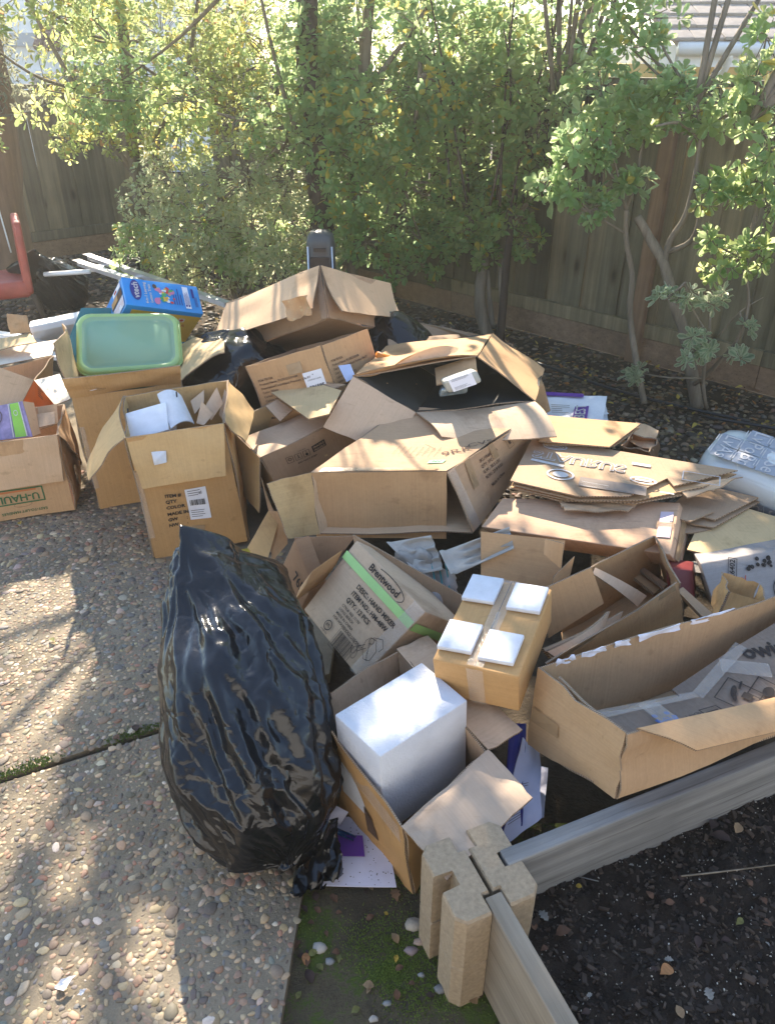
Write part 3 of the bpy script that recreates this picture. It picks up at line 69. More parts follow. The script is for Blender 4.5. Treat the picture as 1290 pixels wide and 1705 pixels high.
[-3,-14,-12,11,40,10,-6,-7,-13,-12,-5,6,24,9,-6,-5,-1,-1,3,4,0,-3,-2,0,1,1,-1,-3,-6,-7,-1,1,-1,-2,-7,-15,-9,-2,7,11,5,7,5,-3,-10,-12,-4,7,12,3,-3,1,4,9,9,5,2,-1,0,2,0,-1,-7,-8,-1,-1,-3,-7,-5,4,7,6,5,0,-11,-1,9,8,-2,-6,8,11,11,4,-6,-1,6,4,-20,-12,3,3,1,5,17,14,-6,4,16,0,-20,-15,-6,-4,-3,8,13,18,-5,-13,8,28,13,6,3,0,-4,-8,-15,-10,1,6,1,-4,4,-5,-25,-2,20,24,8,0,-13,-12,7,-5,-17,-8,-12,-10,1,8,-8,-17],
[0,-13,-10,21,33,4,-6,-7,-12,-11,-7,6,24,9,-7,-7,-1,2,4,2,-1,-2,-3,0,2,0,0,0,-5,-6,-2,0,-2,-3,-4,-12,-13,-3,7,7,5,10,5,-1,-9,-11,-6,6,12,5,-1,-1,4,10,7,3,2,-2,0,2,1,-2,-7,-7,-1,0,-4,-7,-5,2,9,7,4,-4,-11,2,10,5,-5,-3,9,10,11,1,-6,0,6,2,-21,-6,0,4,3,4,19,9,-1,7,15,-12,-14,-14,-7,-6,2,11,12,14,-4,-15,5,29,16,7,3,0,-3,-8,-16,-9,0,6,3,-2,4,-8,-24,0,20,22,9,-1,-15,-8,7,-11,-15,-7,-11,-8,4,4,-15,-14],
[1,-13,-8,32,23,1,-6,-10,-14,-11,-5,8,24,9,-7,-10,-2,3,5,2,-2,-1,-3,1,0,0,2,1,-3,-6,-3,-2,-4,-2,-1,-9,-14,-5,5,5,6,12,6,-1,-6,-11,-7,4,12,6,1,-1,3,8,6,3,1,-3,2,1,1,-1,-7,-7,-1,0,-3,-8,-5,2,8,8,2,-7,-9,6,9,0,-6,-1,11,9,11,-4,-5,2,6,0,-21,-4,5,3,0,1,28,6,0,10,12,-20,-10,-12,-9,-4,2,14,12,11,-9,-13,3,27,21,7,4,1,-3,-8,-15,-10,-3,8,5,0,3,-9,-24,4,18,20,9,-2,-15,-6,7,-14,-16,-5,-10,-6,7,-3,-19,-7],
[-1,-12,-1,36,14,-1,-8,-13,-15,-10,-1,10,24,7,-6,-10,-5,3,6,0,0,-2,-3,1,0,-1,2,4,-1,-4,-5,-4,-4,-3,0,-5,-12,-8,1,3,8,14,6,0,-5,-10,-7,3,11,7,2,-1,1,8,4,3,0,-2,2,1,1,-1,-7,-6,-1,1,-4,-7,-5,0,7,9,1,-11,-4,8,5,-3,-7,3,10,10,9,-6,-3,2,6,-3,-20,0,7,-2,-3,4,34,6,0,15,-1,-19,-8,-8,-8,-5,0,18,14,4,-14,-7,2,20,27,8,5,0,-2,-7,-15,-11,-3,8,8,1,2,-10,-24,7,17,19,8,-3,-15,-4,7,-17,-16,-4,-9,-4,8,-12,-17,-3],
[0,-14,13,31,7,-3,-9,-16,-15,-6,2,11,22,5,-5,-9,-6,2,4,2,0,-4,-1,1,-2,-2,3,5,0,-3,-4,-5,-6,-4,2,0,-10,-9,-1,2,7,12,7,1,-3,-7,-8,1,9,9,1,-2,3,7,2,3,-2,-1,3,1,1,-1,-6,-7,0,1,-3,-7,-4,-1,6,8,-1,-13,1,8,1,-6,-6,7,8,12,6,-7,-1,1,7,-7,-19,5,2,-4,-1,8,36,3,6,13,-9,-22,-2,-4,-7,-8,3,18,13,-4,-9,-3,1,13,29,10,5,1,-1,-7,-14,-12,-3,5,11,4,2,-13,-23,6,18,18,9,-4,-14,-3,6,-19,-15,-3,-7,-2,4,-19,-11,-2],
[-3,-8,27,16,4,-3,-13,-18,-12,-2,3,13,19,1,-5,-6,-6,0,3,2,1,-4,-1,0,-4,-2,4,6,1,-4,-4,-5,-6,-3,2,3,-6,-6,-1,1,1,11,7,1,-1,-4,-7,-2,7,9,1,-2,4,5,2,3,-3,0,2,1,2,0,-6,-7,-1,1,-2,-5,-4,-3,6,7,-5,-12,6,5,-3,-9,-2,8,8,15,0,-6,0,2,5,-20,-7,10,-2,-3,-1,12,36,1,10,8,-16,-17,0,-4,-7,-10,10,17,10,-6,-9,0,-2,13,28,12,5,1,0,-6,-13,-11,-5,3,13,6,2,-14,-23,4,18,19,9,-4,-13,-1,3,-21,-14,-2,-5,0,-2,-19,-10,-2],
[-5,8,24,8,3,-6,-15,-18,-9,0,3,18,14,-1,-7,-5,-4,-4,2,4,0,-2,-1,-3,-5,0,6,5,1,-5,-5,-4,-5,-1,2,2,1,-4,-1,-2,-1,10,7,0,0,-1,-5,-4,7,8,0,-2,4,4,3,1,-4,1,2,2,2,0,-6,-6,-2,2,-2,-4,-5,-2,6,4,-9,-8,6,3,-8,-8,1,7,11,16,-6,-3,-1,4,-4,-20,6,6,-3,-3,-1,27,23,4,10,1,-24,-6,-1,-4,-7,-7,5,21,7,-6,-9,2,-2,10,27,15,5,1,1,-5,-12,-10,-7,3,12,10,1,-16,-21,4,18,17,10,-5,-12,1,1,-24,-12,0,-4,2,-9,-17,-10,1],
[0,13,21,7,2,-11,-16,-17,-5,-1,5,19,11,-2,-8,-7,-3,-3,-3,2,5,0,-2,-4,-4,0,5,5,1,-5,-7,-5,-1,0,-2,3,6,1,-1,-5,-1,7,7,2,0,0,-3,-4,6,6,1,-2,2,4,4,0,-4,2,1,2,2,0,-4,-6,-2,1,-1,-4,-5,-1,6,1,-13,-5,5,0,-9,-5,1,7,16,11,-7,-2,0,3,-20,-3,9,-1,-5,-3,6,40,11,6,7,-5,-25,-3,-5,-3,-4,-8,7,21,6,-7,-5,4,-1,2,25,20,5,2,1,-3,-10,-12,-7,2,12,11,2,-16,-20,5,16,17,10,-5,-11,2,-2,-26,-10,2,-4,5,-16,-17,-7,5],
[3,11,21,7,-2,-13,-18,-13,-5,0,8,17,9,-4,-10,-8,-1,-3,-5,-1,6,4,0,-4,-6,0,5,5,1,-5,-8,-6,-2,-1,-1,5,8,6,0,-5,-3,5,8,2,0,1,-2,-2,3,5,2,-1,0,5,4,-3,-2,2,2,1,2,1,-3,-6,-2,0,0,-4,-6,1,5,-3,-14,-5,6,-3,-8,-3,2,8,20,2,-5,-2,1,0,-22,5,4,-7,-5,1,19,36,10,6,2,-13,-20,-8,-6,-1,-3,-7,16,15,7,-8,-1,4,0,0,15,28,6,2,2,-2,-9,-11,-8,0,12,12,3,-15,-20,4,15,18,9,-5,-10,3,-4,-27,-7,2,-2,3,-20,-18,1,5],
[2,15,15,6,-4,-15,-18,-12,-4,2,9,17,5,-5,-11,-8,-3,-2,-5,-3,3,8,2,-4,-6,-1,5,5,2,-5,-8,-9,-4,-2,3,8,8,6,2,-1,-3,3,6,2,1,1,0,-1,0,5,2,-1,0,5,3,-3,-1,2,1,1,2,2,-2,-5,-2,0,-1,-4,-6,2,3,-6,-13,-5,6,-7,-7,-1,5,11,18,-4,-2,-2,1,-19,-3,5,-6,-6,2,6,25,29,11,3,-1,-20,-16,-12,-5,0,-3,-3,19,17,4,-7,-1,4,-2,0,13,30,7,2,3,-1,-7,-10,-9,-1,9,15,4,-13,-21,1,15,19,9,-5,-8,3,-7,-27,-5,3,0,0,-26,-11,7,1],
[-1,19,11,6,-5,-16,-19,-12,-2,4,11,14,2,-6,-9,-10,-7,-2,-2,-5,0,7,7,-2,-6,-2,3,6,2,-5,-8,-9,-8,-1,6,8,7,7,4,1,-1,1,4,4,1,1,-1,1,1,2,3,0,0,3,4,-3,-1,2,2,0,2,2,0,-4,-2,-1,-1,-5,-5,3,0,-7,-13,-4,4,-8,-7,0,7,17,10,-5,0,-1,-2,-27,2,4,-8,2,6,8,29,19,11,0,-2,-21,-17,-12,-9,3,-3,3,15,21,1,-5,0,3,-4,0,14,29,8,3,3,1,-6,-9,-8,-2,7,15,5,-12,-20,0,14,19,8,-5,-6,2,-10,-26,0,2,2,-6,-29,-2,9,-9],
[5,16,9,4,-6,-15,-20,-12,-2,7,13,9,-1,-8,-7,-9,-9,-4,-1,-4,-3,4,10,2,-5,-4,3,6,1,-7,-7,-9,-7,1,5,5,7,9,5,3,1,0,2,4,3,-1,-1,3,2,1,3,1,-1,4,3,-2,-1,2,2,0,2,3,0,-2,-2,-1,-2,-6,-3,2,-3,-9,-15,2,0,-8,-7,1,11,22,0,-4,0,-1,-15,-21,7,0,-4,3,9,11,27,17,9,0,-5,-19,-17,-17,-7,5,1,5,10,22,-1,-3,2,0,-5,-2,20,26,8,4,3,2,-4,-8,-7,-4,5,16,6,-10,-19,-3,14,19,8,-5,-4,1,-14,-23,2,3,2,-13,-25,5,1,-11],
[1,14,10,2,-7,-14,-20,-13,0,10,11,3,-3,-8,-7,-6,-9,-8,-2,-2,-3,-1,9,8,-2,-4,1,5,0,-7,-8,-7,-6,-2,3,5,9,10,7,3,3,0,1,3,3,-1,-2,3,4,2,3,2,-2,5,3,-2,0,2,2,0,1,4,1,-1,-2,0,-3,-8,-1,0,-5,-11,-13,4,-3,-9,-5,4,18,14,-4,-1,0,-5,-33,-4,8,-4,2,7,10,18,17,19,4,0,-7,-15,-21,-23,-1,6,7,4,9,19,0,-3,0,0,-7,2,24,20,8,5,4,3,-2,-7,-7,-6,5,16,7,-8,-19,-4,13,19,8,-5,-3,0,-18,-19,4,4,1,-24,-12,5,-8,-5],
[-4,16,10,0,-6,-15,-18,-12,1,10,7,0,-3,-11,-5,-4,-10,-9,-4,-1,-5,-3,8,11,3,-3,-2,4,1,-6,-10,-7,-5,-4,1,5,11,11,8,5,2,1,1,0,4,-1,-2,2,5,4,3,1,0,6,3,-1,-1,2,2,0,2,4,2,-1,0,-1,-5,-7,-1,-2,-6,-16,-6,2,-4,-9,-4,10,22,3,-4,0,-2,-14,-31,5,0,5,7,7,12,15,16,15,2,-2,-7,-16,-27,-17,-3,10,9,5,10,17,1,-5,-1,0,-9,5,23,20,9,5,5,3,-1,-4,-8,-7,4,16,8,-5,-19,-5,12,18,8,-3,-3,-1,-22,-15,6,5,-4,-30,-1,4,-16,1],
[0,14,9,0,-6,-14,-16,-14,1,9,6,1,-9,-12,-4,-3,-9,-9,-6,-3,-7,-2,6,11,8,0,-2,1,2,-4,-12,-9,-3,-4,-1,5,12,11,9,5,3,2,-1,0,4,0,-3,0,6,5,5,-1,2,6,5,0,-1,1,2,0,2,4,3,-1,1,-1,-6,-7,-1,-3,-8,-19,-3,2,-4,-9,-1,19,16,-5,-2,0,-5,-32,-14,6,2,16,5,7,7,15,21,6,0,-2,-8,-18,-24,-19,1,12,9,5,11,14,-2,-4,1,-4,-6,6,18,22,11,6,5,4,1,-4,-8,-6,3,14,10,-2,-18,-7,11,18,7,-2,-3,-2,-26,-10,6,6,-9,-28,4,0,-17,4],
[-2,14,7,-1,-4,-13,-18,-12,1,8,7,-1,-14,-13,-4,-2,-5,-10,-8,-6,-5,-2,3,8,10,6,-1,-1,1,-1,-13,-10,-5,-1,-3,5,11,12,9,5,4,3,-1,0,2,1,-2,-2,4,8,5,0,1,6,7,2,-1,1,2,0,1,6,1,1,2,-2,-8,-5,-2,-4,-11,-18,-2,2,-5,-7,6,23,3,-5,-2,0,-16,-36,0,4,16,11,2,4,12,23,11,1,0,-3,-9,-17,-29,-13,6,11,6,8,13,9,-5,1,1,-7,-3,5,13,24,12,7,6,5,2,-3,-7,-7,2,13,12,-1,-16,-8,10,17,7,-1,-2,-4,-29,-6,7,5,-16,-20,6,-10,-11,6],
[-2,14,4,0,-3,-11,-19,-11,1,8,5,-4,-14,-15,-6,-1,-3,-9,-10,-5,-6,-4,2,9,10,7,2,-1,-1,-1,-10,-13,-6,-1,-1,2,9,13,9,4,4,4,3,-1,1,1,-1,-3,2,8,6,2,-1,6,10,4,0,1,2,0,1,6,1,0,2,-1,-8,-6,-2,-4,-15,-15,-1,2,-6,-5,18,14,-6,-2,1,-9,-39,-9,1,9,21,2,1,12,20,13,5,1,-2,-4,-9,-20,-30,-6,7,10,6,11,16,-1,1,3,-4,-6,-4,7,11,22,15,7,7,5,3,-1,-6,-8,1,13,13,0,-13,-10,9,16,6,0,-1,-8,-28,-3,9,2,-26,-7,4,-16,-5,8],
[-1,12,3,-1,-3,-8,-17,-12,3,6,1,-7,-13,-15,-8,-1,-2,-8,-9,-11,-9,1,5,8,8,8,3,0,-1,-3,-8,-12,-9,-1,0,0,6,14,8,2,3,6,7,2,0,0,0,-3,0,7,7,2,-1,7,11,7,0,1,3,-1,1,6,2,-2,3,-1,-8,-5,-2,-5,-18,-12,1,-3,-7,5,23,-1,-4,1,-4,-36,-16,-6,7,25,3,0,11,18,12,7,2,0,-2,-5,-10,-22,-26,-7,8,10,8,14,12,-1,4,-2,-6,-4,-2,9,10,16,21,7,7,6,4,0,-5,-8,0,12,14,3,-12,-11,7,15,7,1,-1,-11,-27,0,9,-2,-29,0,2,-19,-1,9],
[0,8,1,0,-2,-7,-14,-12,2,3,-2,-10,-11,-14,-9,-5,-3,-5,-13,-11,-6,-2,2,6,10,10,7,2,-1,-6,-6,-8,-9,-5,-2,0,6,13,10,2,0,3,8,8,2,0,-1,-1,-2,5,8,3,-1,4,14,10,1,1,3,-1,0,6,2,-2,4,-2,-7,-5,-2,-6,-20,-8,-1,-7,-2,20,10,-6,-1,0,-19,-33,-10,3,25,6,-1,8,16,11,9,4,0,0,-3,-6,-11,-23,-22,-7,8,8,11,20,4,2,3,-6,-6,-2,4,8,10,9,24,8,7,8,5,1,-4,-8,-1,10,15,5,-8,-13,4,15,7,1,0,-15,-24,4,8,-7,-27,4,-7,-13,1,9],
[-2,4,0,1,-1,-7,-12,-9,-5,1,-2,-11,-11,-11,-11,-7,-4,-8,-9,-8,-6,-4,-2,1,7,12,11,5,-1,-6,-5,-4,-6,-10,-5,0,6,12,10,5,1,0,4,10,7,0,1,0,-4,2,8,5,0,3,14,12,3,1,2,-2,2,7,0,-1,4,-1,-6,-5,-2,-10,-21,-3,-7,-5,11,19,-3,-4,1,-9,-40,-13,0,20,12,0,4,15,10,8,5,1,0,0,-3,-7,-14,-22,-21,-4,6,11,15,18,2,4,0,-8,-6,1,7,9,6,6,25,10,7,9,6,2,-3,-7,-3,10,15,7,-6,-13,1,14,7,3,-1,-19,-20,8,6,-19,-14,5,-16,-6,1,12],
[-5,1,2,2,-2,-8,-7,-10,-6,-2,-4,-10,-12,-10,-9,-10,-8,-5,-6,-7,-6,-5,-5,-3,4,9,13,8,0,-4,-5,-2,-3,-6,-8,-4,1,8,11,9,5,0,0,6,11,5,3,-1,-4,0,6,7,1,2,13,15,5,2,0,-3,5,8,-3,-1,6,0,-7,-4,-3,-17,-14,-7,-7,4,20,6,-8,-2,-1,-35,-21,-4,15,17,1,2,13,11,6,3,1,1,1,0,-4,-8,-16,-24,-16,-1,7,13,19,11,3,3,-1,-8,-6,1,7,10,5,4,22,16,7,9,7,4,-2,-6,-4,7,16,10,-4,-14,-1,12,9,3,-1,-24,-14,9,4,-27,-3,2,-17,-6,4,14],
[-8,2,2,3,-3,-6,-6,-7,-9,-7,-2,-9,-15,-11,-9,-9,-9,-6,-5,-5,-5,-6,-6,-4,-1,6,11,12,4,-3,-4,-4,-1,-2,-5,-5,-4,0,8,12,9,4,0,0,7,12,7,0,-4,-2,4,6,4,1,10,18,8,3,-2,-2,9,6,-6,1,7,0,-6,-3,-6,-24,-8,-11,1,14,13,-8,-3,2,-25,-27,-9,10,20,1,3,11,10,4,2,0,-1,2,2,0,-5,-9,-17,-24,-10,0,9,15,20,6,3,2,-3,-6,-6,0,7,10,5,4,15,23,9,7,9,5,0,-5,-4,4,16,11,-1,-14,-4,11,10,3,-1,-26,-9,10,0,-27,3,-8,-15,-3,6,14],
[-6,-1,3,3,-3,-4,-5,-8,-10,-7,-3,-8,-17,-14,-7,-7,-11,-8,-6,-5,-5,-4,-4,-4,-2,1,6,13,10,0,-4,-4,-1,0,-1,-4,-4,-4,2,8,11,8,2,0,0,8,13,6,-1,-4,1,5,5,1,8,20,11,4,-4,1,11,3,-6,3,8,-2,-5,-3,-13,-22,-12,-1,10,14,-8,-1,2,-23,-21,-15,6,22,2,3,7,8,5,-1,0,-2,0,3,3,-1,-6,-10,-20,-21,-6,4,10,18,15,5,2,0,-2,-5,-6,-1,6,10,6,4,11,24,12,8,8,7,2,-4,-4,2,15,13,1,-12,-7,9,11,4,-2,-28,-5,11,-10,-18,6,-15,-13,0,7,11],
[-7,-3,4,3,-1,-5,-7,-7,-8,-8,-3,-10,-18,-13,-8,-6,-9,-12,-9,-6,-4,-2,-3,-2,-3,-1,3,8,14,6,-2,-4,-2,0,1,-1,-2,-4,-2,2,8,10,6,2,0,0,8,14,5,-2,-2,3,5,3,6,20,14,4,-5,4,13,-1,-5,6,6,-2,-5,-3,-24,-21,-1,12,9,-7,0,2,-24,-17,-17,4,21,3,3,6,5,3,-1,-3,-3,-1,4,4,2,-2,-7,-12,-22,-15,-3,7,14,16,9,3,2,0,-2,-4,-6,-1,7,9,6,3,9,22,16,9,9,8,3,-3,-3,1,12,15,4,-10,-9,5,12,5,-3,-28,-1,11,-23,-4,3,-20,-8,4,6,10],
[-11,1,5,2,-3,-6,-5,-7,-8,-5,-7,-12,-15,-12,-10,-7,-7,-11,-11,-7,-5,-3,-3,-2,-1,-1,1,3,11,12,3,-2,-3,-1,1,0,1,-1,-2,-2,3,8,8,5,3,0,1,8,14,3,-2,1,4,3,6,18,18,3,-5,6,13,-3,-4,8,5,-3,-4,-7,-33,-5,12,6,-8,-1,2,-24,-16,-15,3,18,6,3,4,3,1,-2,-5,-4,-1,3,4,2,1,-2,-8,-14,-21,-10,1,11,14,9,7,3,0,1,-1,-4,-6,0,7,9,4,5,7,16,22,12,8,9,6,-2,-2,-1,10,16,6,-7,-12,4,11,6,-4,-27,3,8,-26,4,-4,-21,-1,4,7,4],
[-8,6,1,-2,-2,-4,-6,-7,-6,-7,-10,-10,-12,-13,-10,-8,-7,-9,-10,-8,-5,-5,-4,-2,-1,0,0,1,5,11,11,1,-2,-2,0,1,1,1,0,-1,0,4,6,7,6,2,1,1,11,12,2,-1,2,4,4,15,22,4,-5,8,11,-3,-3,8,5,-3,-4,-22,-20,11,6,-13,1,4,-26,-14,-13,2,15,10,1,2,1,-1,-4,-6,-3,-2,1,2,4,3,1,-4,-9,-16,-18,-6,6,13,10,7,4,1,0,2,0,-4,-5,1,7,7,4,5,7,12,23,15,9,9,8,1,-1,-3,8,15,10,-5,-12,1,9,7,-5,-25,8,0,-22,7,-14,-14,3,4,5,-7],
[-3,3,-3,-2,-3,-4,-5,-7,-7,-9,-10,-9,-11,-10,-10,-9,-7,-6,-9,-7,-6,-6,-5,-4,-2,0,0,1,2,5,11,10,1,-2,-1,0,1,2,1,2,1,0,4,6,5,6,4,0,3,13,10,0,1,2,3,12,26,4,-4,11,9,-4,-3,8,6,-3,-6,-33,2,10,-17,1,7,-27,-13,-10,1,12,11,1,0,-1,-3,-6,-6,-3,-1,-1,-1,4,5,2,0,-5,-10,-18,-14,0,9,13,7,4,1,0,0,3,1,-4,-4,1,7,6,5,5,7,10,20,19,9,9,10,5,-1,-3,6,14,12,-2,-12,-3,9,7,-6,-24,12,-10,-10,3,-22,-4,6,2,-7,-1],
[-4,-3,-4,-2,-2,-5,-6,-7,-10,-10,-9,-9,-9,-8,-8,-9,-7,-6,-5,-7,-6,-5,-6,-6,-4,-1,0,1,2,2,4,12,8,2,-1,-1,1,1,2,2,3,2,2,2,5,6,6,5,1,3,14,9,0,0,3,8,28,6,-4,13,6,-1,-4,8,6,-3,-14,-22,11,-16,-2,8,-28,-11,-8,1,10,10,0,-2,-3,-5,-6,-6,-2,-2,-3,-3,2,6,4,2,-2,-6,-12,-18,-6,3,12,9,4,1,0,-1,2,4,1,-3,-3,1,6,6,5,4,6,12,17,19,11,9,11,9,1,-3,2,14,13,1,-11,-6,7,7,-5,-22,14,-18,-3,-2,-20,3,2,-8,-3,6],
[-10,-4,-3,-2,-3,-5,-8,-10,-11,-11,-9,-8,-7,-7,-6,-8,-7,-4,-5,-4,-5,-5,-6,-6,-5,-3,-2,-1,1,2,3,6,11,9,2,-1,0,1,1,2,3,4,2,2,3,3,6,9,5,1,4,16,7,0,1,5,27,10,-5,13,7,-1,-4,7,7,-5,-27,3,1,-17,9,-30,-9,-6,2,8,8,-2,-4,-5,-6,-8,-4,-3,-3,-3,-4,0,4,6,4,1,-3,-7,-16,-12,-1,7,10,5,1,0,-1,0,4,4,1,-2,-1,0,3,7,6,4,6,12,15,17,14,9,11,12,3,-2,0,10,16,1,-6,-8,3,8,-5,-19,15,-20,-1,-9,-12,1,-4,-8,6,4],
[-11,-3,-3,-3,-5,-7,-10,-12,-11,-11,-9,-8,-6,-5,-6,-5,-6,-4,-3,-3,-4,-5,-5,-5,-4,-5,-3,-2,0,1,2,3,7,11,9,2,-1,0,2,2,2,4,3,4,2,2,4,7,10,5,1,5,17,6,-1,3,15,22,-5,12,7,1,-3,3,10,-20,-9,9,-24,8,-25,-7,-6,2,6,2,-3,-6,-8,-7,-6,-5,-5,-4,-3,-3,0,2,4,4,4,1,-3,-11,-15,-5,3,8,7,1,0,-2,-1,2,4,3,2,0,-1,1,1,5,7,6,5,10,14,16,16,10,12,13,7,0,-2,7,16,2,-4,-5,-2,5,-4,-15,14,-20,1,-11,-10,0,-8,-1,4,-1],
[-12,-3,-3,-4,-6,-11,-12,-13,-11,-11,-9,-7,-6,-4,-4,-4,-4,-3,-3,-2,-4,-3,-4,-4,-3,-4,-3,-3,-1,0,0,2,4,7,11,8,3,1,0,2,2,3,3,4,4,3,3,4,6,11,7,1,7,16,4,1,9,26,-4,14,1,4,-2,3,5,-18,7,-25,5,-18,-6,-4,0,2,-2,-7,-8,-9,-7,-6,-6,-5,-5,-3,-1,0,1,1,2,4,4,1,-5,-13,-8,-1,5,6,3,-1,-1,-2,0,1,3,3,1,1,1,2,1,3,7,7,6,9,13,15,16,11,12,16,9,2,-2,5,14,5,-5,0,-6,3,-5,-9,10,-21,1,-6,-7,-2,-14,3,-2,-3],
[-12,-3,-4,-6,-10,-13,-13,-13,-10,-10,-8,-7,-6,-4,-4,-3,-3,-3,-3,-2,-2,-2,-2,-2,-2,-3,-2,-2,-2,0,0,0,2,4,6,10,9,4,1,1,2,3,3,3,4,4,4,3,4,7,13,6,3,8,15,5,8,22,-1,13,-5,9,-2,10,-15,2,-3,-18,2,-22,1,-1,-3,-6,-10,-10,-9,-7,-6,-5,-5,-4,-4,-2,-1,-1,0,1,2,4,6,-1,-8,-9,-2,2,3,1,0,0,0,-2,-1,1,2,3,1,1,2,3,2,3,5,7,7,9,12,14,15,12,12,17,13,5,-2,4,11,9,-7,1,-4,3,-5,-13,9,-24,7,-3,-3,-22,0,0,-4,-3],
[-11,-5,-7,-9,-13,-13,-13,-12,-10,-9,-7,-7,-6,-5,-4,-3,-3,-3,-2,-1,-2,-1,0,-1,-1,0,-1,-1,-1,0,0,0,1,2,3,5,9,10,5,2,2,2,3,3,3,4,4,4,4,4,9,15,6,2,12,13,10,16,4,10,-7,16,-4,8,-16,10,-26,6,-26,3,-1,-8,-10,-11,-10,-9,-7,-6,-5,-4,-4,-3,-3,-2,-2,0,0,1,3,5,4,-4,-6,-3,0,0,-1,-1,0,1,-1,-1,-1,0,2,1,2,1,3,4,4,3,4,6,7,9,11,13,13,14,13,16,17,9,-1,3,7,11,-5,-2,4,-3,-5,-15,6,-22,12,-4,-7,-20,3,-3,-5,-4],
[-14,-8,-10,-13,-14,-12,-12,-10,-10,-8,-7,-7,-5,-5,-4,-4,-3,-2,-2,-1,-1,-1,0,0,0,1,1,0,1,1,0,1,1,2,2,3,5,7,10,6,4,2,2,3,4,3,3,4,4,5,6,10,18,3,0,9,25,7,16,5,-4,15,-3,-5,4,-18,1,-18,-7,-1,-10,-11,-11,-10,-9,-7,-6,-5,-5,-4,-3,-3,-3,-1,0,-1,1,1,3,3,3,-2,-3,-2,-2,-2,-2,-1,0,-1,-1,-1,-1,0,1,1,2,1,3,4,5,4,5,6,7,8,10,12,12,14,14,16,20,13,2,3,4,8,1,-5,8,-6,-7,-10,-17,5,-4,-2,-18,1,0,-6,-6,-5],
[-18,-11,-14,-14,-13,-12,-10,-10,-8,-8,-6,-6,-5,-5,-4,-3,-3,-2,-2,-2,-1,0,0,0,1,1,1,1,2,2,2,2,2,2,3,3,3,5,6,9,7,5,3,4,3,3,3,4,4,5,5,5,12,19,0,3,18,18,17,2,5,7,-6,1,6,-22,2,-24,-4,-6,-12,-11,-10,-9,-8,-7,-6,-5,-4,-4,-3,-2,-2,-1,0,-1,1,1,1,3,3,0,-4,-4,-3,-2,-2,-1,-2,-2,-1,-1,0,0,1,1,1,2,3,4,5,5,6,6,7,9,9,10,12,13,14,16,22,18,6,2,2,5,8,-7,5,-2,-23,10,-23,6,-13,-1,-11,0,-5,-7,-6,-8],
[-23,-14,-14,-14,-12,-11,-10,-9,-7,-7,-6,-5,-5,-4,-4,-3,-2,-2,-2,-1,-1,-1,0,0,1,1,1,2,2,2,3,3,3,3,4,4,4,4,5,5,8,7,8,5,3,3,3,3,4,5,5,5,7,19,14,1,8,26,14,2,16,-8,1,10,-7,-18,-2,-23,-5,-11,-11,-10,-9,-8,-7,-7,-6,-5,-4,-4,-3,-2,-2,-1,-1,-1,0,0,1,2,1,-2,-4,-3,-3,-3,-2,-2,-2,-1,-1,0,1,1,1,1,2,3,3,4,4,5,6,6,7,9,9,10,11,13,13,16,20,20,14,-2,2,10,7,-6,-2,4,-19,-15,5,-17,1,-6,-6,-5,-8,-7,-9,-10],
[-27,-15,-15,-12,-12,-10,-8,-8,-7,-6,-5,-5,-4,-4,-3,-2,-3,-1,-2,-1,-1,-1,0,0,1,1,1,2,2,3,2,3,4,4,4,5,5,6,5,6,7,8,8,6,4,3,3,4,3,6,6,7,8,9,21,8,2,30,0,9,19,-13,19,-2,-9,-15,-16,-10,-10,-12,-10,-9,-9,-7,-7,-6,-5,-6,-4,-4,-4,-3,-2,-3,-1,-2,-1,-1,0,0,-2,-2,-2,-3,-2,-1,-2,-1,-1,0,1,0,2,2,1,2,2,3,3,4,4,5,5,6,7,7,9,9,11,12,14,15,18,19,21,2,-1,11,2,2,-3,-18,8,-18,5,-21,5,-11,-8,-8,-9,-10,-13,-14],
[-31,-15,-13,-12,-9,-9,-8,-7,-6,-5,-5,-4,-4,-3,-3,-2,-2,-1,-2,-1,-1,0,-1,1,0,1,1,2,2,2,3,3,3,4,4,5,6,6,7,7,8,8,8,9,5,5,4,5,5,6,7,9,11,8,6,23,0,28,7,-6,18,7,7,-7,-13,-6,-20,-10,-13,-11,-10,-9,-9,-7,-7,-8,-6,-6,-5,-5,-5,-4,-4,-4,-3,-2,-2,-2,-2,-2,-2,-1,-1,-1,0,-1,0,1,0,1,1,2,2,3,3,2,3,2,3,3,4,5,5,6,7,7,8,9,11,12,14,16,16,20,24,9,-2,11,-5,10,-7,-13,-13,7,-21,3,-3,-13,-12,-10,-12,-14,-17,-16],
[-29,-13,-11,-10,-8,-8,-7,-6,-5,-5,-5,-4,-3,-2,-3,-2,-2,-1,-2,-1,-1,0,0,0,0,1,1,1,2,2,2,3,2,4,3,5,5,5,6,7,8,8,9,10,11,8,6,7,6,8,8,10,13,11,3,18,6,23,9,-11,16,13,-4,3,-11,-13,-17,-12,-15,-11,-11,-11,-9,-10,-9,-8,-7,-7,-7,-5,-6,-6,-5,-5,-3,-3,-3,-2,-2,-1,-1,-1,-1,0,0,0,0,1,2,1,2,3,3,3,4,3,4,4,3,4,4,5,6,6,7,8,9,10,11,12,14,15,16,19,25,14,1,9,-6,11,-7,-4,-17,-14,-3,-2,-9,-21,-10,-13,-14,-18,-17,-16],
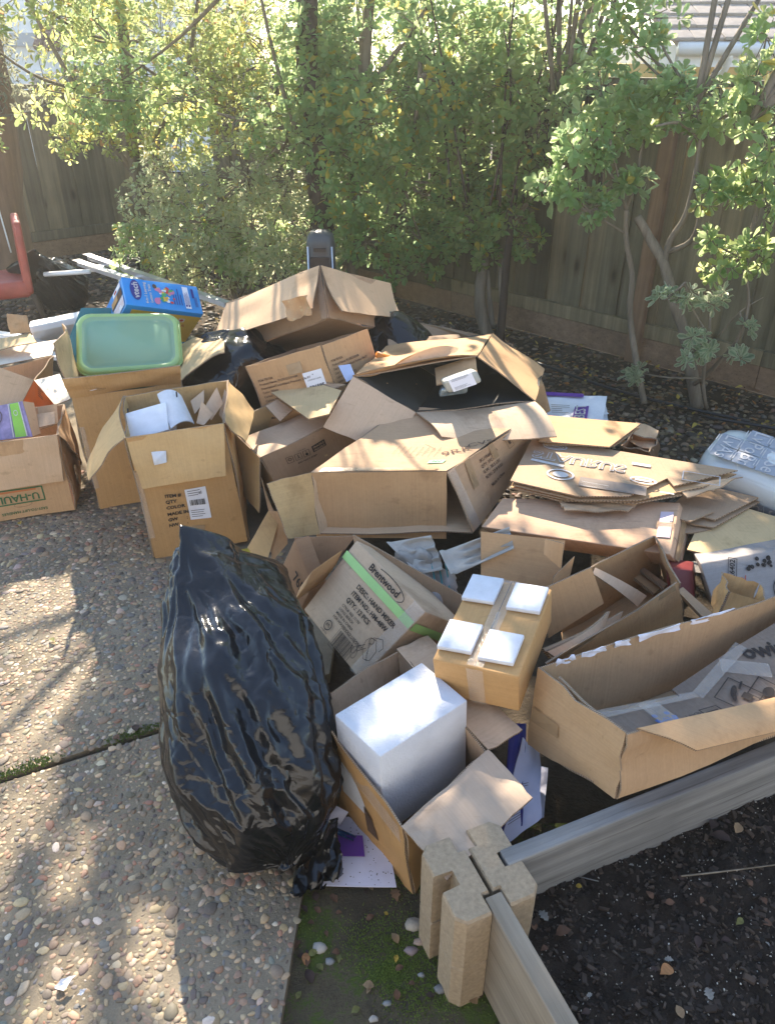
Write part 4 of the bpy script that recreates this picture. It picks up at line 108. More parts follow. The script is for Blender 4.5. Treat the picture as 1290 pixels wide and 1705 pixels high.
[-27,-11,-10,-9,-8,-7,-6,-5,-5,-5,-4,-3,-3,-3,-2,-2,-2,-1,-1,-1,-1,-1,0,0,0,1,0,1,2,1,2,2,2,3,3,3,4,4,5,5,7,7,8,9,10,13,12,9,8,9,11,12,13,18,10,0,23,22,10,0,5,-11,20,-5,-9,-21,-14,-18,-15,-13,-13,-12,-11,-11,-9,-8,-8,-6,-7,-6,-7,-5,-4,-3,-3,-3,-2,-1,-2,-1,-1,-1,0,0,0,1,1,1,1,2,2,3,3,3,4,4,5,4,5,5,4,6,6,8,7,9,10,11,12,12,13,15,15,18,22,10,14,5,-6,5,5,-26,6,-18,-11,-4,-26,-10,-13,-15,-18,-18,-16,-16],
[-42,-11,-9,-8,-7,-6,-5,-5,-4,-4,-3,-3,-3,-2,-2,-2,-2,-1,-1,-1,-1,-1,0,0,-1,0,1,0,1,1,1,1,2,2,2,2,2,3,3,4,3,5,5,6,7,8,8,10,11,13,15,17,20,24,44,5,25,18,8,-7,-14,21,4,-23,-18,-27,-22,-21,-17,-16,-13,-11,-10,-8,-8,-7,-6,-5,-5,-5,-3,-4,-3,-2,-3,-2,-1,-2,-1,0,-1,0,0,0,0,1,1,1,1,2,2,2,3,3,4,4,5,5,6,6,6,7,8,9,11,11,11,13,15,14,13,15,16,15,31,9,20,12,-11,7,-14,-2,-15,-14,-14,-23,-12,-14,-21,-22,-19,-20,-17,-14],
[-28,-8,-8,-6,-6,-5,-4,-4,-3,-3,-3,-3,-2,-2,-2,-1,-2,-1,-1,-1,0,-1,0,0,0,0,0,1,0,1,1,1,2,1,2,2,2,3,2,3,4,4,4,6,6,7,7,9,9,12,14,15,18,21,24,56,27,12,4,-3,-6,-27,-3,-7,-26,-22,-19,-16,-14,-13,-11,-9,-9,-7,-7,-6,-5,-5,-4,-4,-4,-3,-2,-3,-2,-1,-2,-1,-1,-1,-1,0,0,-1,1,0,0,1,1,1,2,2,2,3,2,4,3,4,5,5,6,7,7,8,8,10,12,13,15,16,17,16,18,17,42,8,21,3,11,-2,-12,-21,-3,-31,-21,-16,-19,-26,-20,-23,-18,-15,-12,-11],
[-22,-7,-6,-5,-5,-4,-4,-3,-3,-3,-2,-2,-2,-2,-1,-2,-1,-1,0,-1,0,-1,0,0,0,0,0,1,0,1,1,1,1,1,2,2,2,2,3,3,3,3,4,5,5,7,7,9,8,10,14,16,18,23,26,67,32,25,0,-28,-33,-5,-24,-24,-21,-18,-16,-12,-12,-10,-8,-7,-7,-6,-5,-5,-5,-4,-4,-3,-2,-2,-2,-2,-1,-2,-1,-1,-1,-1,-1,0,-1,0,0,1,0,1,1,1,1,1,2,2,2,3,3,4,4,4,5,6,7,7,9,9,10,12,13,16,17,19,19,23,56,19,3,13,6,-10,0,-30,-31,-20,-21,-23,-24,-21,-21,-18,-15,-12,-10,-9],
[-44,-4,-3,-3,-3,-3,-2,-2,-2,-2,-1,-1,-2,-1,0,-1,-1,0,-1,0,0,0,0,0,0,0,1,0,1,1,1,1,1,1,1,2,2,1,3,2,2,3,4,4,5,5,7,7,10,11,11,15,20,24,37,38,82,28,-15,-18,-73,-28,-27,-23,-16,-15,-12,-10,-9,-7,-7,-7,-6,-5,-5,-4,-2,-3,-2,-2,-2,-2,-2,-1,-2,-1,-1,-1,-1,0,0,-1,0,0,0,0,1,0,1,0,1,1,2,1,2,2,2,2,3,3,4,4,4,5,6,7,8,8,10,12,14,15,18,25,33,76,40,5,-7,-5,-34,-92,-30,-23,-22,-18,-15,-12,-10,-8,-7,-6,-5,-5],
[-50,-2,-1,-2,-1,-1,-1,-1,0,-1,-1,0,0,-1,0,0,-1,0,0,0,0,0,0,0,0,0,0,0,1,0,0,1,0,0,1,1,0,1,1,1,2,2,2,3,3,5,4,5,5,7,11,14,22,20,40,70,90,59,-31,-70,-40,-37,-31,-21,-17,-12,-10,-10,-8,-8,-6,-5,-5,-4,-3,-4,-2,-3,-2,-2,-1,-2,-1,-1,-1,0,-1,0,-1,0,0,0,0,0,0,0,0,1,0,1,1,1,1,1,1,2,1,2,2,3,3,3,5,4,5,5,6,8,9,11,13,19,19,23,40,48,12,12,12,-98,-50,-36,-40,-14,-12,-9,-7,-5,-5,-4,-3,-3,-3,-2]]
LV_SOIL = [('orange', 0.578, 0.862, 0.15, 0.032, 2.0, 'torn orange brown leaf in the middle of the soil'), ('dark', 0.805, 1.148, 0.15, 0.05, 1.2, 'big dark brown leaf near the right edge of the soil'), ('tan', 0.827, 1.173, 0.16, 0.034, -0.6, 'tan leaf lying on the big dark leaf'), ('dark', 0.789, 1.206, 0.16, 0.03, 2.5, 'dark grey leaf behind the tan one'), ('brown', 0.354, 0.926, 0.15, 0.034, -1.4, 'brown pointed leaf near the planter block'), ('grey', 0.343, 0.959, 0.15, 0.03, 0.6, 'pale grey lobed leaf beside the planter block'), ('yellow', 0.432, 1.037, 0.15, 0.015, 1.3, 'small yellow leaf near the grey plank'), ('brown', 0.58, 1.006, 0.15, 0.022, 0.4, 'brown curled leaf in the centre of the soil behind the torn one'), ('olive', 0.761, 0.965, 0.15, 0.022, 2.2, 'olive leaf at the right of the soil'), ('brown', 0.82, 0.952, 0.15, 0.025, 1.2, 'brown leaf cut by the right edge of the soil'), ('tan', 0.566, 0.763, 0.15, 0.026, 0.2, 'tan leaf at the bottom edge of the soil'), ('grey', 0.637, 0.801, 0.15, 0.026, 0.1, 'pale narrow leaf near the bottom of the soil'), ('dark', 0.651, 0.926, 0.15, 0.028, 2.8, 'dark leaf behind the torn orange leaf')]
LV_MOSS = [('brown', -0.061, 1.154, -0.03, 0.026, 0.2, 'upright brown heart shaped leaf against the dirty paper'), ('oak', 0.015, 1.135, -0.03, 0.035, 3.4, 'brown lobed oak leaf by the open box corner'), ('tan', -0.035, 1.135, -0.03, 0.016, 1, 'small tan leaf left of the oak leaf'), ('tan', 0.024, 1.002, -0.03, 0.027, 0.6, 'tan leaf in the middle of the moss'), ('yellow', 0.021, 0.975, -0.03, 0.018, 3, 'yellowish round leaf below the tan one on the moss'), ('brown', -0.05, 1.059, -0.03, 0.024, -1.0, 'reddish leaf left of the small yellow leaf'), ('yellow', 0.001, 1.07, -0.03, 0.012, 1, 'tiny yellow leaf on the moss'), ('tan', -0.03, 0.91, -0.03, 0.026, 1.4, 'curled tan leaf at the lower moss'), ('brown', -0.203, 1.016, -0.03, 0.026, 2.6, 'tan brown leaf along the patio edge'), ('dark', -0.167, 0.923, -0.03, 0.034, 0.5, 'dark leaf at the patio edge'), ('orange', -0.186, 0.962, -0.03, 0.03, 0, 'orange brown narrow leaf at the patio edge'), ('olive', -0.18, 0.983, -0.03, 0.024, -1.2, 'olive leaf at the patio edge'), ('dark', 0.203, 0.882, -0.03, 0.05, 0.4, 'big dark leaf at the foot of the planter block'), ('tan', 0.192, 0.869, -0.03, 0.028, 0.8, 'tan leaf on the big dark leaf by the plank'), ('orange', 0.163, 0.873, -0.03, 0.03, 0.2, 'orange curled leaf left of the tan leaf by the plank'), ('yellow', 0.287, 0.852, -0.03, 0.015, 0, 'small yellow leaf at the bottom by the plank'), ('brown', 0.022, 0.879, -0.03, 0.022, 0.2, 'slim brown leaf near the bottom of the moss'), ('brown', 0.06, 0.91, -0.03, 0.015, 1.5, 'small tan brown leaf right of the curled one'), ('brown', 0.099, 1.045, -0.03, 0.022, 2.4, 'brown leaf close to the planter block')]
LV_SLAB = [('tan', -0.7, 0.895, 0, 0.028, 0.8, 'crumpled tan leaf on the patio by the paper scraps'), ('yellow', -1.567, 2.79, 0, 0.03, 0.5, 'yellow green leaf on the patio in front of the moving box'), ('olive', -1.142, 2.032, 0, 0.03, 1.0, 'olive leaf on the patio near the sunlit patch'), ('brown', -1.188, 2.747, 0, 0.03, 2, 'brown leaf scrap on the patio left of the ITEM box'), ('brown', -0.789, 1.596, 0, 0.026, 1.1, 'brown leaf in the patio joint'), ('dark', -0.748, 1.626, 0, 0.03, 0.3, 'dark leaf in the patio joint beside the bag')]
BX, PN, TR, CL = D['BX'], D['PN'], D['TR'], D['CL']
# ------------------------------------------------------------------ helpers
def V3(p): return np.array(p, float)
def tag(o, label=None, cat=None, group=None, kind=None):
    if label: o['label'] = label
    if cat: o['category'] = cat
    if group: o['group'] = group
    if kind: o['kind'] = kind
    return o
def empty(name, loc, label=None, cat=None, group=None):
    o = bpy.data.objects.new(name, None); COL.objects.link(o); o.location = loc; o.empty_display_size = .05
    return tag(o, label, cat, group)
class MB:
    """collects faces with uv (metres) and material slots"""
    def __init__(s): s.v = []; s.f = []; s.m = []; s.uv = []; s.sm = []
    def add(s, vs, fs, mi=0, uvs=None, smooth=False):
        b = len(s.v); s.v += [tuple(map(float, p)) for p in vs]
        for k, f in enumerate(fs):
            s.f.append([b + i for i in f]); s.m.append(mi if isinstance(mi, int) else mi[k]); s.sm.append(smooth)
            if uvs is None: s.uv += [(vs[i][0] + vs[i][2] * .37, vs[i][1] + vs[i][2]) for i in f]
            else: s.uv += [tuple(uvs[i]) for i in f]
        return s
    def build(s, name, mats, parent=None, loc=None):
        """vertices are world coordinates; origin goes to loc (default: parent's origin or base centre)"""
        me = bpy.data.meshes.new(name); a = np.array(s.v, np.float64)
        if parent is not None: o0 = origin(parent)
        elif loc is not None: o0 = V3(loc)
        else: o0 = np.array([(a[:, 0].min() + a[:, 0].max()) / 2, (a[:, 1].min() + a[:, 1].max()) / 2, a[:, 2].min()])
        me.from_pydata((a - o0).tolist(), [], s.f)
        for m in (mats if isinstance(mats, (list, tuple)) else [mats]): me.materials.append(m)
        me.polygons.foreach_set('material_index', s.m); me.polygons.foreach_set('use_smooth', s.sm)
        u = me.uv_layers.new(name='uv'); u.data.foreach_set('uv', np.array(s.uv, np.float32).ravel())
        me.update()
        o = bpy.data.objects.new(name, me); COL.objects.link(o)
        if parent is None: o.location = o0
        else: o.parent = parent
        return o
    # ---- shapes
    def panel(s, Q, t=.005, res=(6, 6), sag=0, bu=0, bv=0, noise=0, seed=0, jag=0, mats=(0, 1, 2)):
        Q = [V3(p) for p in Q]; nx, ny = res; rg = np.random.default_rng(seed)
        n = np.cross(Q[1] - Q[0], Q[3] - Q[0]); n /= np.linalg.norm(n) + 1e-9
        W = (np.linalg.norm(Q[1] - Q[0]) + np.linalg.norm(Q[2] - Q[3])) / 2; H = (np.linalg.norm(Q[3] - Q[0]) + np.linalg.norm(Q[2] - Q[1])) / 2
        ph = rg.uniform(0, 6.28, 6); fr = rg.uniform(.6, 1.7, 6)
        def disp(u, v):
            d = sag * 16 * u * (1 - u) * v * (1 - v) + bu * 4 * u * (1 - u) + bv * 4 * v * (1 - v)
            if noise: d += noise * (math.sin(6.28 * (u * fr[0] + v * fr[1]) + ph[0]) + math.sin(6.28 * (u * fr[2] - v * fr[3]) + ph[1]) * .7)
            return d
        s.disp = lambda u, v: disp(u, v) + t / 2
        T = []; B = []; UV = []
        ex = (Q[1] - Q[0]) / (np.linalg.norm(Q[1] - Q[0]) + 1e-9); ey = (Q[3] - Q[0]) / (np.linalg.norm(Q[3] - Q[0]) + 1e-9)
        for j in range(ny + 1):
            for i in range(nx + 1):
                u, v = i / nx, j / ny
                p = Q[0] * (1 - u) * (1 - v) + Q[1] * u * (1 - v) + Q[2] * u * v + Q[3] * (1 - u) * v
                d = disp(u, v)
                if jag:
                    if j == ny: p = p - ey * abs(rg.normal(0, jag))
                    if i == 0: p = p + ex * abs(rg.normal(0, jag * .6))
                    if i == nx: p = p - ex * abs(rg.normal(0, jag * .6))
                T.append(p + n * (d + t / 2)); B.append(p + n * (d - t / 2)); UV.append((u * W, v * H))
        k = nx + 1; g = lambda i, j: j * k + i
        fs = [(g(i, j), g(i + 1, j), g(i + 1, j + 1), g(i, j + 1)) for j in range(ny) for i in range(nx)]
        s.add(T, fs, mats[0], UV, True); s.add(B, [f[::-1] for f in fs], mats[2], UV, True)
        rim = [g(i, 0) for i in range(nx + 1)] + [g(nx, j) for j in range(1, ny + 1)] + [g(i, ny) for i in range(nx - 1, -1, -1)] + [g(0, j) for j in range(ny - 1, 0, -1)]
        L = len(rim); vs = [T[i] for i in rim] + [B[i] for i in rim]; acc = 0; uvs = []
        for q in range(L):
            uvs.append((acc, 0)); acc += np.linalg.norm(T[rim[(q + 1) % L]] - T[rim[q]])
        uvs = uvs + [(a, t) for a, _ in uvs]
        s.add(vs, [(q, L + q, L + (q + 1) % L, (q + 1) % L) for q in range(L)], mats[1], uvs)
        return s
    def poly(s, P, t=.005, mats=(0, 1, 2)):
        P = [V3(p) for p in P]; c = sum(P) / len(P)
        n = sum(np.cross(P[i] - c, P[(i + 1) % len(P)] - c) for i in range(len(P))); n /= np.linalg.norm(n)
        if n[2] < 0: P = P[::-1]; n = -n
        L = len(P); T = [p + n * t / 2 for p in P]; B = [p - n * t / 2 for p in P]
        ex = P[1] - P[0]; ex /= np.linalg.norm(ex); ey = np.cross(n, ex); UV = [((p - c) @ ex, (p - c) @ ey) for p in P]
        s.add(T, [list(range(L))], mats[0], UV); s.add(B, [list(range(L))[::-1]], mats[2], UV)
        s.add(T + B, [(q, L + q, L + (q + 1) % L, (q + 1) % L) for q in range(L)], mats[1], [(q * .1, 0) for q in range(L)] + [(q * .1, t) for q in range(L)])
        return s
    def block(s, c, r=.006, mi=0, bulge=0, seed=0, dent=0, n=4):
        """solid hexahedron from 8 corners (x fastest, then y, z) with rounded edges"""
        c = [V3(p) for p in c]; rg = np.random.default_rng(seed)
        dx = np.linalg.norm(c[1] - c[0]); dy = np.linalg.norm(c[2] - c[0]); dz = np.linalg.norm(c[4] - c[0])
        def par(L):
            k = min(.45, r / max(L, 1e-6) * 2)
            return [-1, -1 + k * .3, -1 + k] + [-1 + k + (2 - 2 * k) * q / n for q in range(1, n)] + [1 - k, 1 - k * .3, 1], k
        ax = [par(L) for L in (dx, dy, dz)]
        ph = rg.uniform(0, 6.28, 4)
        def tri(w):
            x, y, z = (w[0] + 1) / 2, (w[1] + 1) / 2, (w[2] + 1) / 2
            return ((c[0] * (1 - x) + c[1] * x) * (1 - y) + (c[2] * (1 - x) + c[3] * x) * y) * (1 - z) + ((c[4] * (1 - x) + c[5] * x) * (1 - y) + (c[6] * (1 - x) + c[7] * x) * y) * z
        cen = sum(c) / 8
        for a in range(3):
            for sg in (-1, 1):
                b1, b2 = [(1, 2), (2, 0), (0, 1)][a]; A, B = ax[b1][0], ax[b2][0]; vs = []; uv = []
                for q in B:
                    for p in A:
                        w_ = np.zeros(3); w_[a] = sg; w_[b1] = p; w_[b2] = q
                        k = np.array([ax[0][1], ax[1][1], ax[2][1]]); inn = np.clip(w_, -(1 - k), 1 - k); dlt = (w_ - inn) / k
                        nn = np.linalg.norm(dlt)
                        if nn > 1e-9: w2 = inn + dlt / nn * min(nn, 1) * k
                        else: w2 = w_
                        pt = tri(w2)
                        if bulge or dent:
                            f = (1 - p * p) * (1 - q * q)
                            if f > 0: pt = pt + (pt - cen) / np.linalg.norm(pt - cen) * f * (bulge + dent * math.sin(3 * p + ph[a] + sg) * math.cos(2.5 * q + ph[3]))
                        vs.append(pt); uv.append(((p + 1) / 2 * (dx, dy, dz)[b1], (q + 1) / 2 * (dx, dy, dz)[b2]))
                nA, nB = len(A), len(B)
                fs = [(j * nA + i, j * nA + i + 1, (j + 1) * nA + i + 1, (j + 1) * nA + i) for j in range(nB - 1) for i in range(nA - 1)]
                if sg < 0: fs = [f[::-1] for f in fs]
                s.add(vs, fs, mi, uv, True)
        return s
    def bar(s, a, b, w_, h, up=(0, 0, 1), mi=0):
        a, b = V3(a), V3(b); d = b - a; d /= np.linalg.norm(d); x = np.cross(d, V3(up)); x /= np.linalg.norm(x); y = np.cross(x, d)
        L = np.linalg.norm(b - a)
        vs = [p + x * sx * w_ / 2 + y * sy * h / 2 for p in (a, b) for sy in (-1, 1) for sx in (-1, 1)]
        for f, ua, ub in (((0, 1, 5, 4), w_, L), ((1, 3, 7, 5), h, L), ((3, 2, 6, 7), w_, L), ((2, 0, 4, 6), h, L), ((0, 2, 3, 1), h, w_), ((4, 5, 7, 6), w_, h)):
            s.add([vs[i] for i in f], [(0, 1, 2, 3)], mi, [(0, 0), (ua, 0), (ua, ub), (0, ub)])
        return s
    def box(s, lo, hi, mi=0):
        x0, y0, z0 = lo; x1, y1, z1 = hi
        return s.bar(((x0 + x1) / 2, (y0 + y1) / 2, z0), ((x0 + x1) / 2, (y0 + y1) / 2, z1), abs(y1 - y0), abs(x1 - x0), up=(1, 0, 0), mi=mi)
    def tube(s, pts, rr, n=8, mi=0, noise=0, seed=0, cap=True):
        pts = [V3(p) for p in pts]; rg = np.random.default_rng(seed)
        # resample smoothly (catmull-rom)
        P = []; Rr = []; K = 4 if len(pts) > 2 else 1
        for i in range(len(pts) - 1):
            p0 = pts[max(i - 1, 0)]; p1 = pts[i]; p2 = pts[i + 1]; p3 = pts[min(i + 2, len(pts) - 1)]
            for q in range(K):
                t = q / K
                P.append(.5 * ((2 * p1) + (p2 - p0) * t + (2 * p0 - 5 * p1 + 4 * p2 - p3) * t * t + (3 * p1 - p0 - 3 * p2 + p3) * t ** 3)); Rr.append((i + t) / (len(pts) - 1))
        P.append(pts[-1]); Rr.append(1)
        vs = []; uv = []; acc = 0; x = None
        for i, p in enumerate(P):
            d = P[min(i + 1, len(P) - 1)] - P[max(i - 1, 0)]; d /= np.linalg.norm(d) + 1e-9
            if x is None: x = np.cross(d, [0, 0, 1.] if abs(d[2]) < .9 else [1., 0, 0])
            x = x - d * (x @ d); x /= np.linalg.norm(x); y = np.cross(d, x)
            t = Rr[i]
            if callable(rr): r = rr(t)
            else: r = rr[0] * (1 - t) + rr[1] * t
            if i: acc += np.linalg.norm(P[i] - P[i - 1])
            for k in range(n):
                a = 6.2832 * k / n; q = r * (1 + (noise * rg.normal() if noise else 0)); vs.append(p + x * math.cos(a) * q + y * math.sin(a) * q); uv.append((k / n * 6.28 * r, acc))
        fs = [(i * n + k, i * n + (k + 1) % n, (i + 1) * n + (k + 1) % n, (i + 1) * n + k) for i in range(len(P) - 1) for k in range(n)]
        if cap: fs += [tuple(range(n))[::-1], tuple((len(P) - 1) * n + k for k in range(n))]
        return s.add(vs, fs, mi, uv, True)
def origin(o):
    p = V3(o.location)
    while o.parent: o = o.parent; p = p + V3(o.location)
    return p
# ------------------------------------------------------------------ materials
def newmat(name):
    m = bpy.data.materials.new(name); m.use_nodes = True; nt = m.node_tree; return m, nt, nt.nodes['Principled BSDF'], nt.nodes.new, nt.links.new
def ramp(N, pts):
    r = N('ShaderNodeValToRGB'); e = r.color_ramp.elements
    while len(e) < len(pts): e.new(.5)
    for q, (p, c) in zip(e, pts): q.position = p; q.color = (*c, 1) if len(c) == 3 else c
    return r
def noise(N, Lk, vec, scale, detail=4, rough=.55, dim='3D'):
    n = N('ShaderNodeTexNoise'); n.inputs['Scale'].default_value = scale; n.inputs['Detail'].default_value = detail; n.inputs['Roughness'].default_value = rough
    if vec is not None: Lk(vec, n.inputs['Vector'])
    return n
def mult(c, k): return tuple(min(1, x * k) for x in c)
def mat_card(name, col, flute=150., axis=0, str_=.12, dirt=.5, rough=.8):
    m, nt, b, N, Lk = newmat(name)
    uv = N('ShaderNodeUVMap'); geo = N('ShaderNodeNewGeometry')
    n1 = noise(N, Lk, geo.outputs['Position'], 5, 5, .6); n2 = noise(N, Lk, geo.outputs['Position'], 90, 4, .65)
    r1 = ramp(N, [(.3, mult(col, .90)), (.55, col), (.75, mult(col, 1.05))]); Lk(n1.outputs['Fac'], r1.inputs[0])
    mp = N('ShaderNodeMapping'); mp.inputs['Scale'].default_value = (flute, 1.2, 1) if axis == 0 else (1.2, flute, 1); Lk(uv.outputs[0], mp.inputs[0])
    n3 = noise(N, Lk, mp.outputs[0], 1.0, 2, .5)
    mx = N('ShaderNodeMixRGB'); mx.blend_type = 'MULTIPLY'; mx.inputs[0].default_value = .8; Lk(r1.outputs[0], mx.inputs[1])
    r3 = ramp(N, [(.3, (.92, .91, .90)), (.7, (1.03, 1.03, 1.03))]); Lk(n3.outputs['Fac'], r3.inputs[0]); Lk(r3.outputs[0], mx.inputs[2])
    mx2 = N('ShaderNodeMixRGB'); mx2.blend_type = 'MULTIPLY'; mx2.inputs[0].default_value = dirt; Lk(mx.outputs[0], mx2.inputs[1])
    r2 = ramp(N, [(.3, (.9, .88, .86)), (.6, (1.03, 1.03, 1.03))]); Lk(n2.outputs['Fac'], r2.inputs[0]); Lk(r2.outputs[0], mx2.inputs[2])
    n5 = noise(N, Lk, geo.outputs['Position'], 2.3, 6, .7); r5 = ramp(N, [(.34, (.70, .66, .62)), (.43, (.97, .965, .96)), (.62, (1, 1, 1)), (.70, (1.1, 1.1, 1.12))]); Lk(n5.outputs['Fac'], r5.inputs[0])
    mp5 = N('ShaderNodeMapping'); mp5.inputs['Scale'].default_value = (9, 70, 30); mp5.inputs['Rotation'].default_value = (.3, .5, .8); Lk(geo.outputs['Position'], mp5.inputs[0]); n6 = noise(N, Lk, mp5.outputs[0], 1, 3, .5); r6 = ramp(N, [(.28, (.80, .78, .76)), (.36, (1, 1, 1)), (.70, (1, 1, 1)), (.78, (1.14, 1.13, 1.12))]); Lk(n6.outputs['Fac'], r6.inputs[0])
    mx5 = N('ShaderNodeMixRGB'); mx5.blend_type = 'MULTIPLY'; mx5.inputs[0].default_value = .8; Lk(mx2.outputs[0], mx5.inputs[1]); Lk(r5.outputs[0], mx5.inputs[2])
    mx6 = N('ShaderNodeMixRGB'); mx6.blend_type = 'MULTIPLY'; mx6.inputs[0].default_value = .7; Lk(mx5.outputs[0], mx6.inputs[1]); Lk(r6.outputs[0], mx6.inputs[2])
    Lk(mx6.outputs[0], b.inputs['Base Color']); b.inputs['Roughness'].default_value = rough; b.inputs['Specular IOR Level'].default_value = .25
    bp = N('ShaderNodeBump'); bp.inputs['Strength'].default_value = str_; bp.inputs['Distance'].default_value = .004
    ad = N('ShaderNodeMath'); ad.operation = 'MULTIPLY_ADD'; ad.inputs[1].default_value = .6; Lk(n3.outputs['Fac'], ad.inputs[0])
    n4 = noise(N, Lk, geo.outputs['Position'], 18, 3, .5); Lk(n4.outputs['Fac'], ad.inputs[2])
    Lk(ad.outputs[0], bp.inputs['Height']); Lk(bp.outputs[0], b.inputs['Normal'])
    return m
def mat_edge():
    m, nt, b, N, Lk = newmat('cardboard_edge'); uv = N('ShaderNodeUVMap'); wv = N('ShaderNodeTexWave'); wv.inputs['Scale'].default_value = 55; wv.inputs['Distortion'].default_value = 3
    Lk(uv.outputs[0], wv.inputs['Vector']); r = ramp(N, [(.25, (.14, .09, .055)), (.7, (.40, .29, .19))]); Lk(wv.outputs['Fac'], r.inputs[0]); Lk(r.outputs[0], b.inputs['Base Color']); b.inputs['Roughness'].default_value = .9
    return m
def mat_flat(name, col, rough=.6, spec=.4, var=.12, scale=12, bump=0, bscale=60, metal=0, alpha=1, coat=0, worn=0):
    m, nt, b, N, Lk = newmat(name); geo = N('ShaderNodeNewGeometry'); n = noise(N, Lk, geo.outputs['Position'], scale, 5, .6)
    r = ramp(N, [(.3, mult(col, 1 - var)), (.7, mult(col, 1 + var * .6))]); Lk(n.outputs['Fac'], r.inputs[0]); Lk(r.outputs[0], b.inputs['Base Color'])
    b.inputs['Roughness'].default_value = rough; b.inputs['Specular IOR Level'].default_value = spec; b.inputs['Metallic'].default_value = metal; b.inputs['Alpha'].default_value = alpha; b.inputs['Coat Weight'].default_value = coat
    if worn:
        nw = noise(N, Lk, geo.outputs['Position'], 120, 4, .7); rw = ramp(N, [(.30, (.45,) * 3), (.42, (1,) * 3)]); Lk(nw.outputs['Fac'], rw.inputs[0]); Lk(rw.outputs[0], b.inputs['Alpha'])
    if bump:
        n2 = noise(N, Lk, geo.outputs['Position'], bscale, 4, .6); bp = N('ShaderNodeBump'); bp.inputs['Strength'].default_value = bump; bp.inputs['Distance'].default_value = .003; Lk(n2.outputs['Fac'], bp.inputs['Height']); Lk(bp.outputs[0], b.inputs['Normal'])
    return m
def mat_wood(name, c1, c2, axis='z', scale=1., rnd=True, rough=.85, spec=.2):
    m, nt, b, N, Lk = newmat(name); tc = N('ShaderNodeTexCoord'); mp = N('ShaderNodeMapping')
    st = {'x': (1.6, 34, 34), 'y': (26, 1.2, 26), 'z': (26, 26, 1.2)}[axis]; mp.inputs['Scale'].default_value = tuple(q * scale for q in st)
    oi = N('ShaderNodeObjectInfo'); va = N('ShaderNodeVectorMath'); va.operation = 'MULTIPLY_ADD'; va.inputs[1].default_value = (1, 1, 1)
    cmb = N('ShaderNodeCombineXYZ'); mm = N('ShaderNodeMath'); mm.operation = 'MULTIPLY'; mm.inputs[1].default_value = 40; Lk(oi.outputs['Random'], mm.inputs[0])
    for k in range(3): Lk(mm.outputs[0], cmb.inputs[k])
    Lk(tc.outputs['Object'], mp.inputs[0]); Lk(mp.outputs[0], va.inputs[0]); Lk(cmb.outputs[0], va.inputs[2])
    n1 = noise(N, Lk, va.outputs[0], 1, 6, .65); r = ramp(N, [(.25, c1), (.55, tuple((x + y) / 2 for x, y in zip(c1, c2))), (.75, c2)]); Lk(n1.outputs['Fac'], r.inputs[0])
    mx = N('ShaderNodeMixRGB'); mx.blend_type = 'MULTIPLY'; mx.inputs[0].default_value = 1 if rnd else 0; Lk(r.outputs[0], mx.inputs[1])
    r2 = ramp(N, [(0, (.55, .55, .52)), (.5, (.9, .9, .86)), (1, (1.2, 1.12, 1.0))]); Lk(oi.outputs['Random'], r2.inputs[0]); Lk(r2.outputs[0], mx.inputs[2])
    n2 = noise(N, Lk, tc.outputs['Object'], 3, 4, .6); mx2 = N('ShaderNodeMixRGB'); mx2.blend_type = 'MULTIPLY'; mx2.inputs[0].default_value = .6; Lk(mx.outputs[0], mx2.inputs[1])
    r3 = ramp(N, [(.3, (.6, .6, .6)), (.6, (1, 1, 1))]); Lk(n2.outputs['Fac'], r3.inputs[0]); Lk(r3.outputs[0], mx2.inputs[2]); Lk(mx2.outputs[0], b.inputs['Base Color'])
    if axis == 'z' and rnd:      # knots and weather streaks on the boards
        mk = N('ShaderNodeMapping'); mk.inputs['Scale'].default_value = (7, 7, 2.6); Lk(va.outputs[0] if False else tc.outputs['Object'], mk.inputs[0]); ak = N('ShaderNodeVectorMath'); ak.operation = 'ADD'; Lk(mk.outputs[0], ak.inputs[0]); Lk(cmb.outputs[0], ak.inputs[1]); vk = N('ShaderNodeTexVoronoi'); vk.inputs['Scale'].default_value = .9; Lk(ak.outputs[0], vk.inputs['Vector']); rk = ramp(N, [(.05, (.28, .25, .22)), (.13, (.8, .78, .75)), (.2, (1, 1, 1))]); Lk(vk.outputs['Distance'], rk.inputs[0]); mxk = N('ShaderNodeMixRGB'); mxk.blend_type = 'MULTIPLY'; mxk.inputs[0].default_value = .9; Lk(mx2.outputs[0], mxk.inputs[1]); Lk(rk.outputs[0], mxk.inputs[2]); Lk(mxk.outputs[0], b.inputs['Base Color'])
    if axis == 'x':
        mq = N('ShaderNodeMapping'); mq.inputs['Scale'].default_value = (2.2, 95, 95); Lk(tc.outputs['Object'], mq.inputs[0]); nq = noise(N, Lk, mq.outputs[0], 1, 2, .4); rq = ramp(N, [(.30, (.35, .33, .31)), (.36, (1, 1, 1))]); Lk(nq.outputs['Fac'], rq.inputs[0]); mxq = N('ShaderNodeMixRGB'); mxq.blend_type = 'MULTIPLY'; mxq.inputs[0].default_value = .55; Lk(mx2.outputs[0], mxq.inputs[1]); Lk(rq.outputs[0], mxq.inputs[2]); Lk(mxq.outputs[0], b.inputs['Base Color'])
    b.inputs['Roughness'].default_value = rough; b.inputs['Specular IOR Level'].default_value = spec
    bp = N('ShaderNodeBump'); bp.inputs['Strength'].default_value = .35 if axis == 'x' else .5; bp.inputs['Distance'].default_value = .003; Lk(n1.outputs['Fac'], bp.inputs['Height']); Lk(bp.outputs[0], b.inputs['Normal'])
    return m
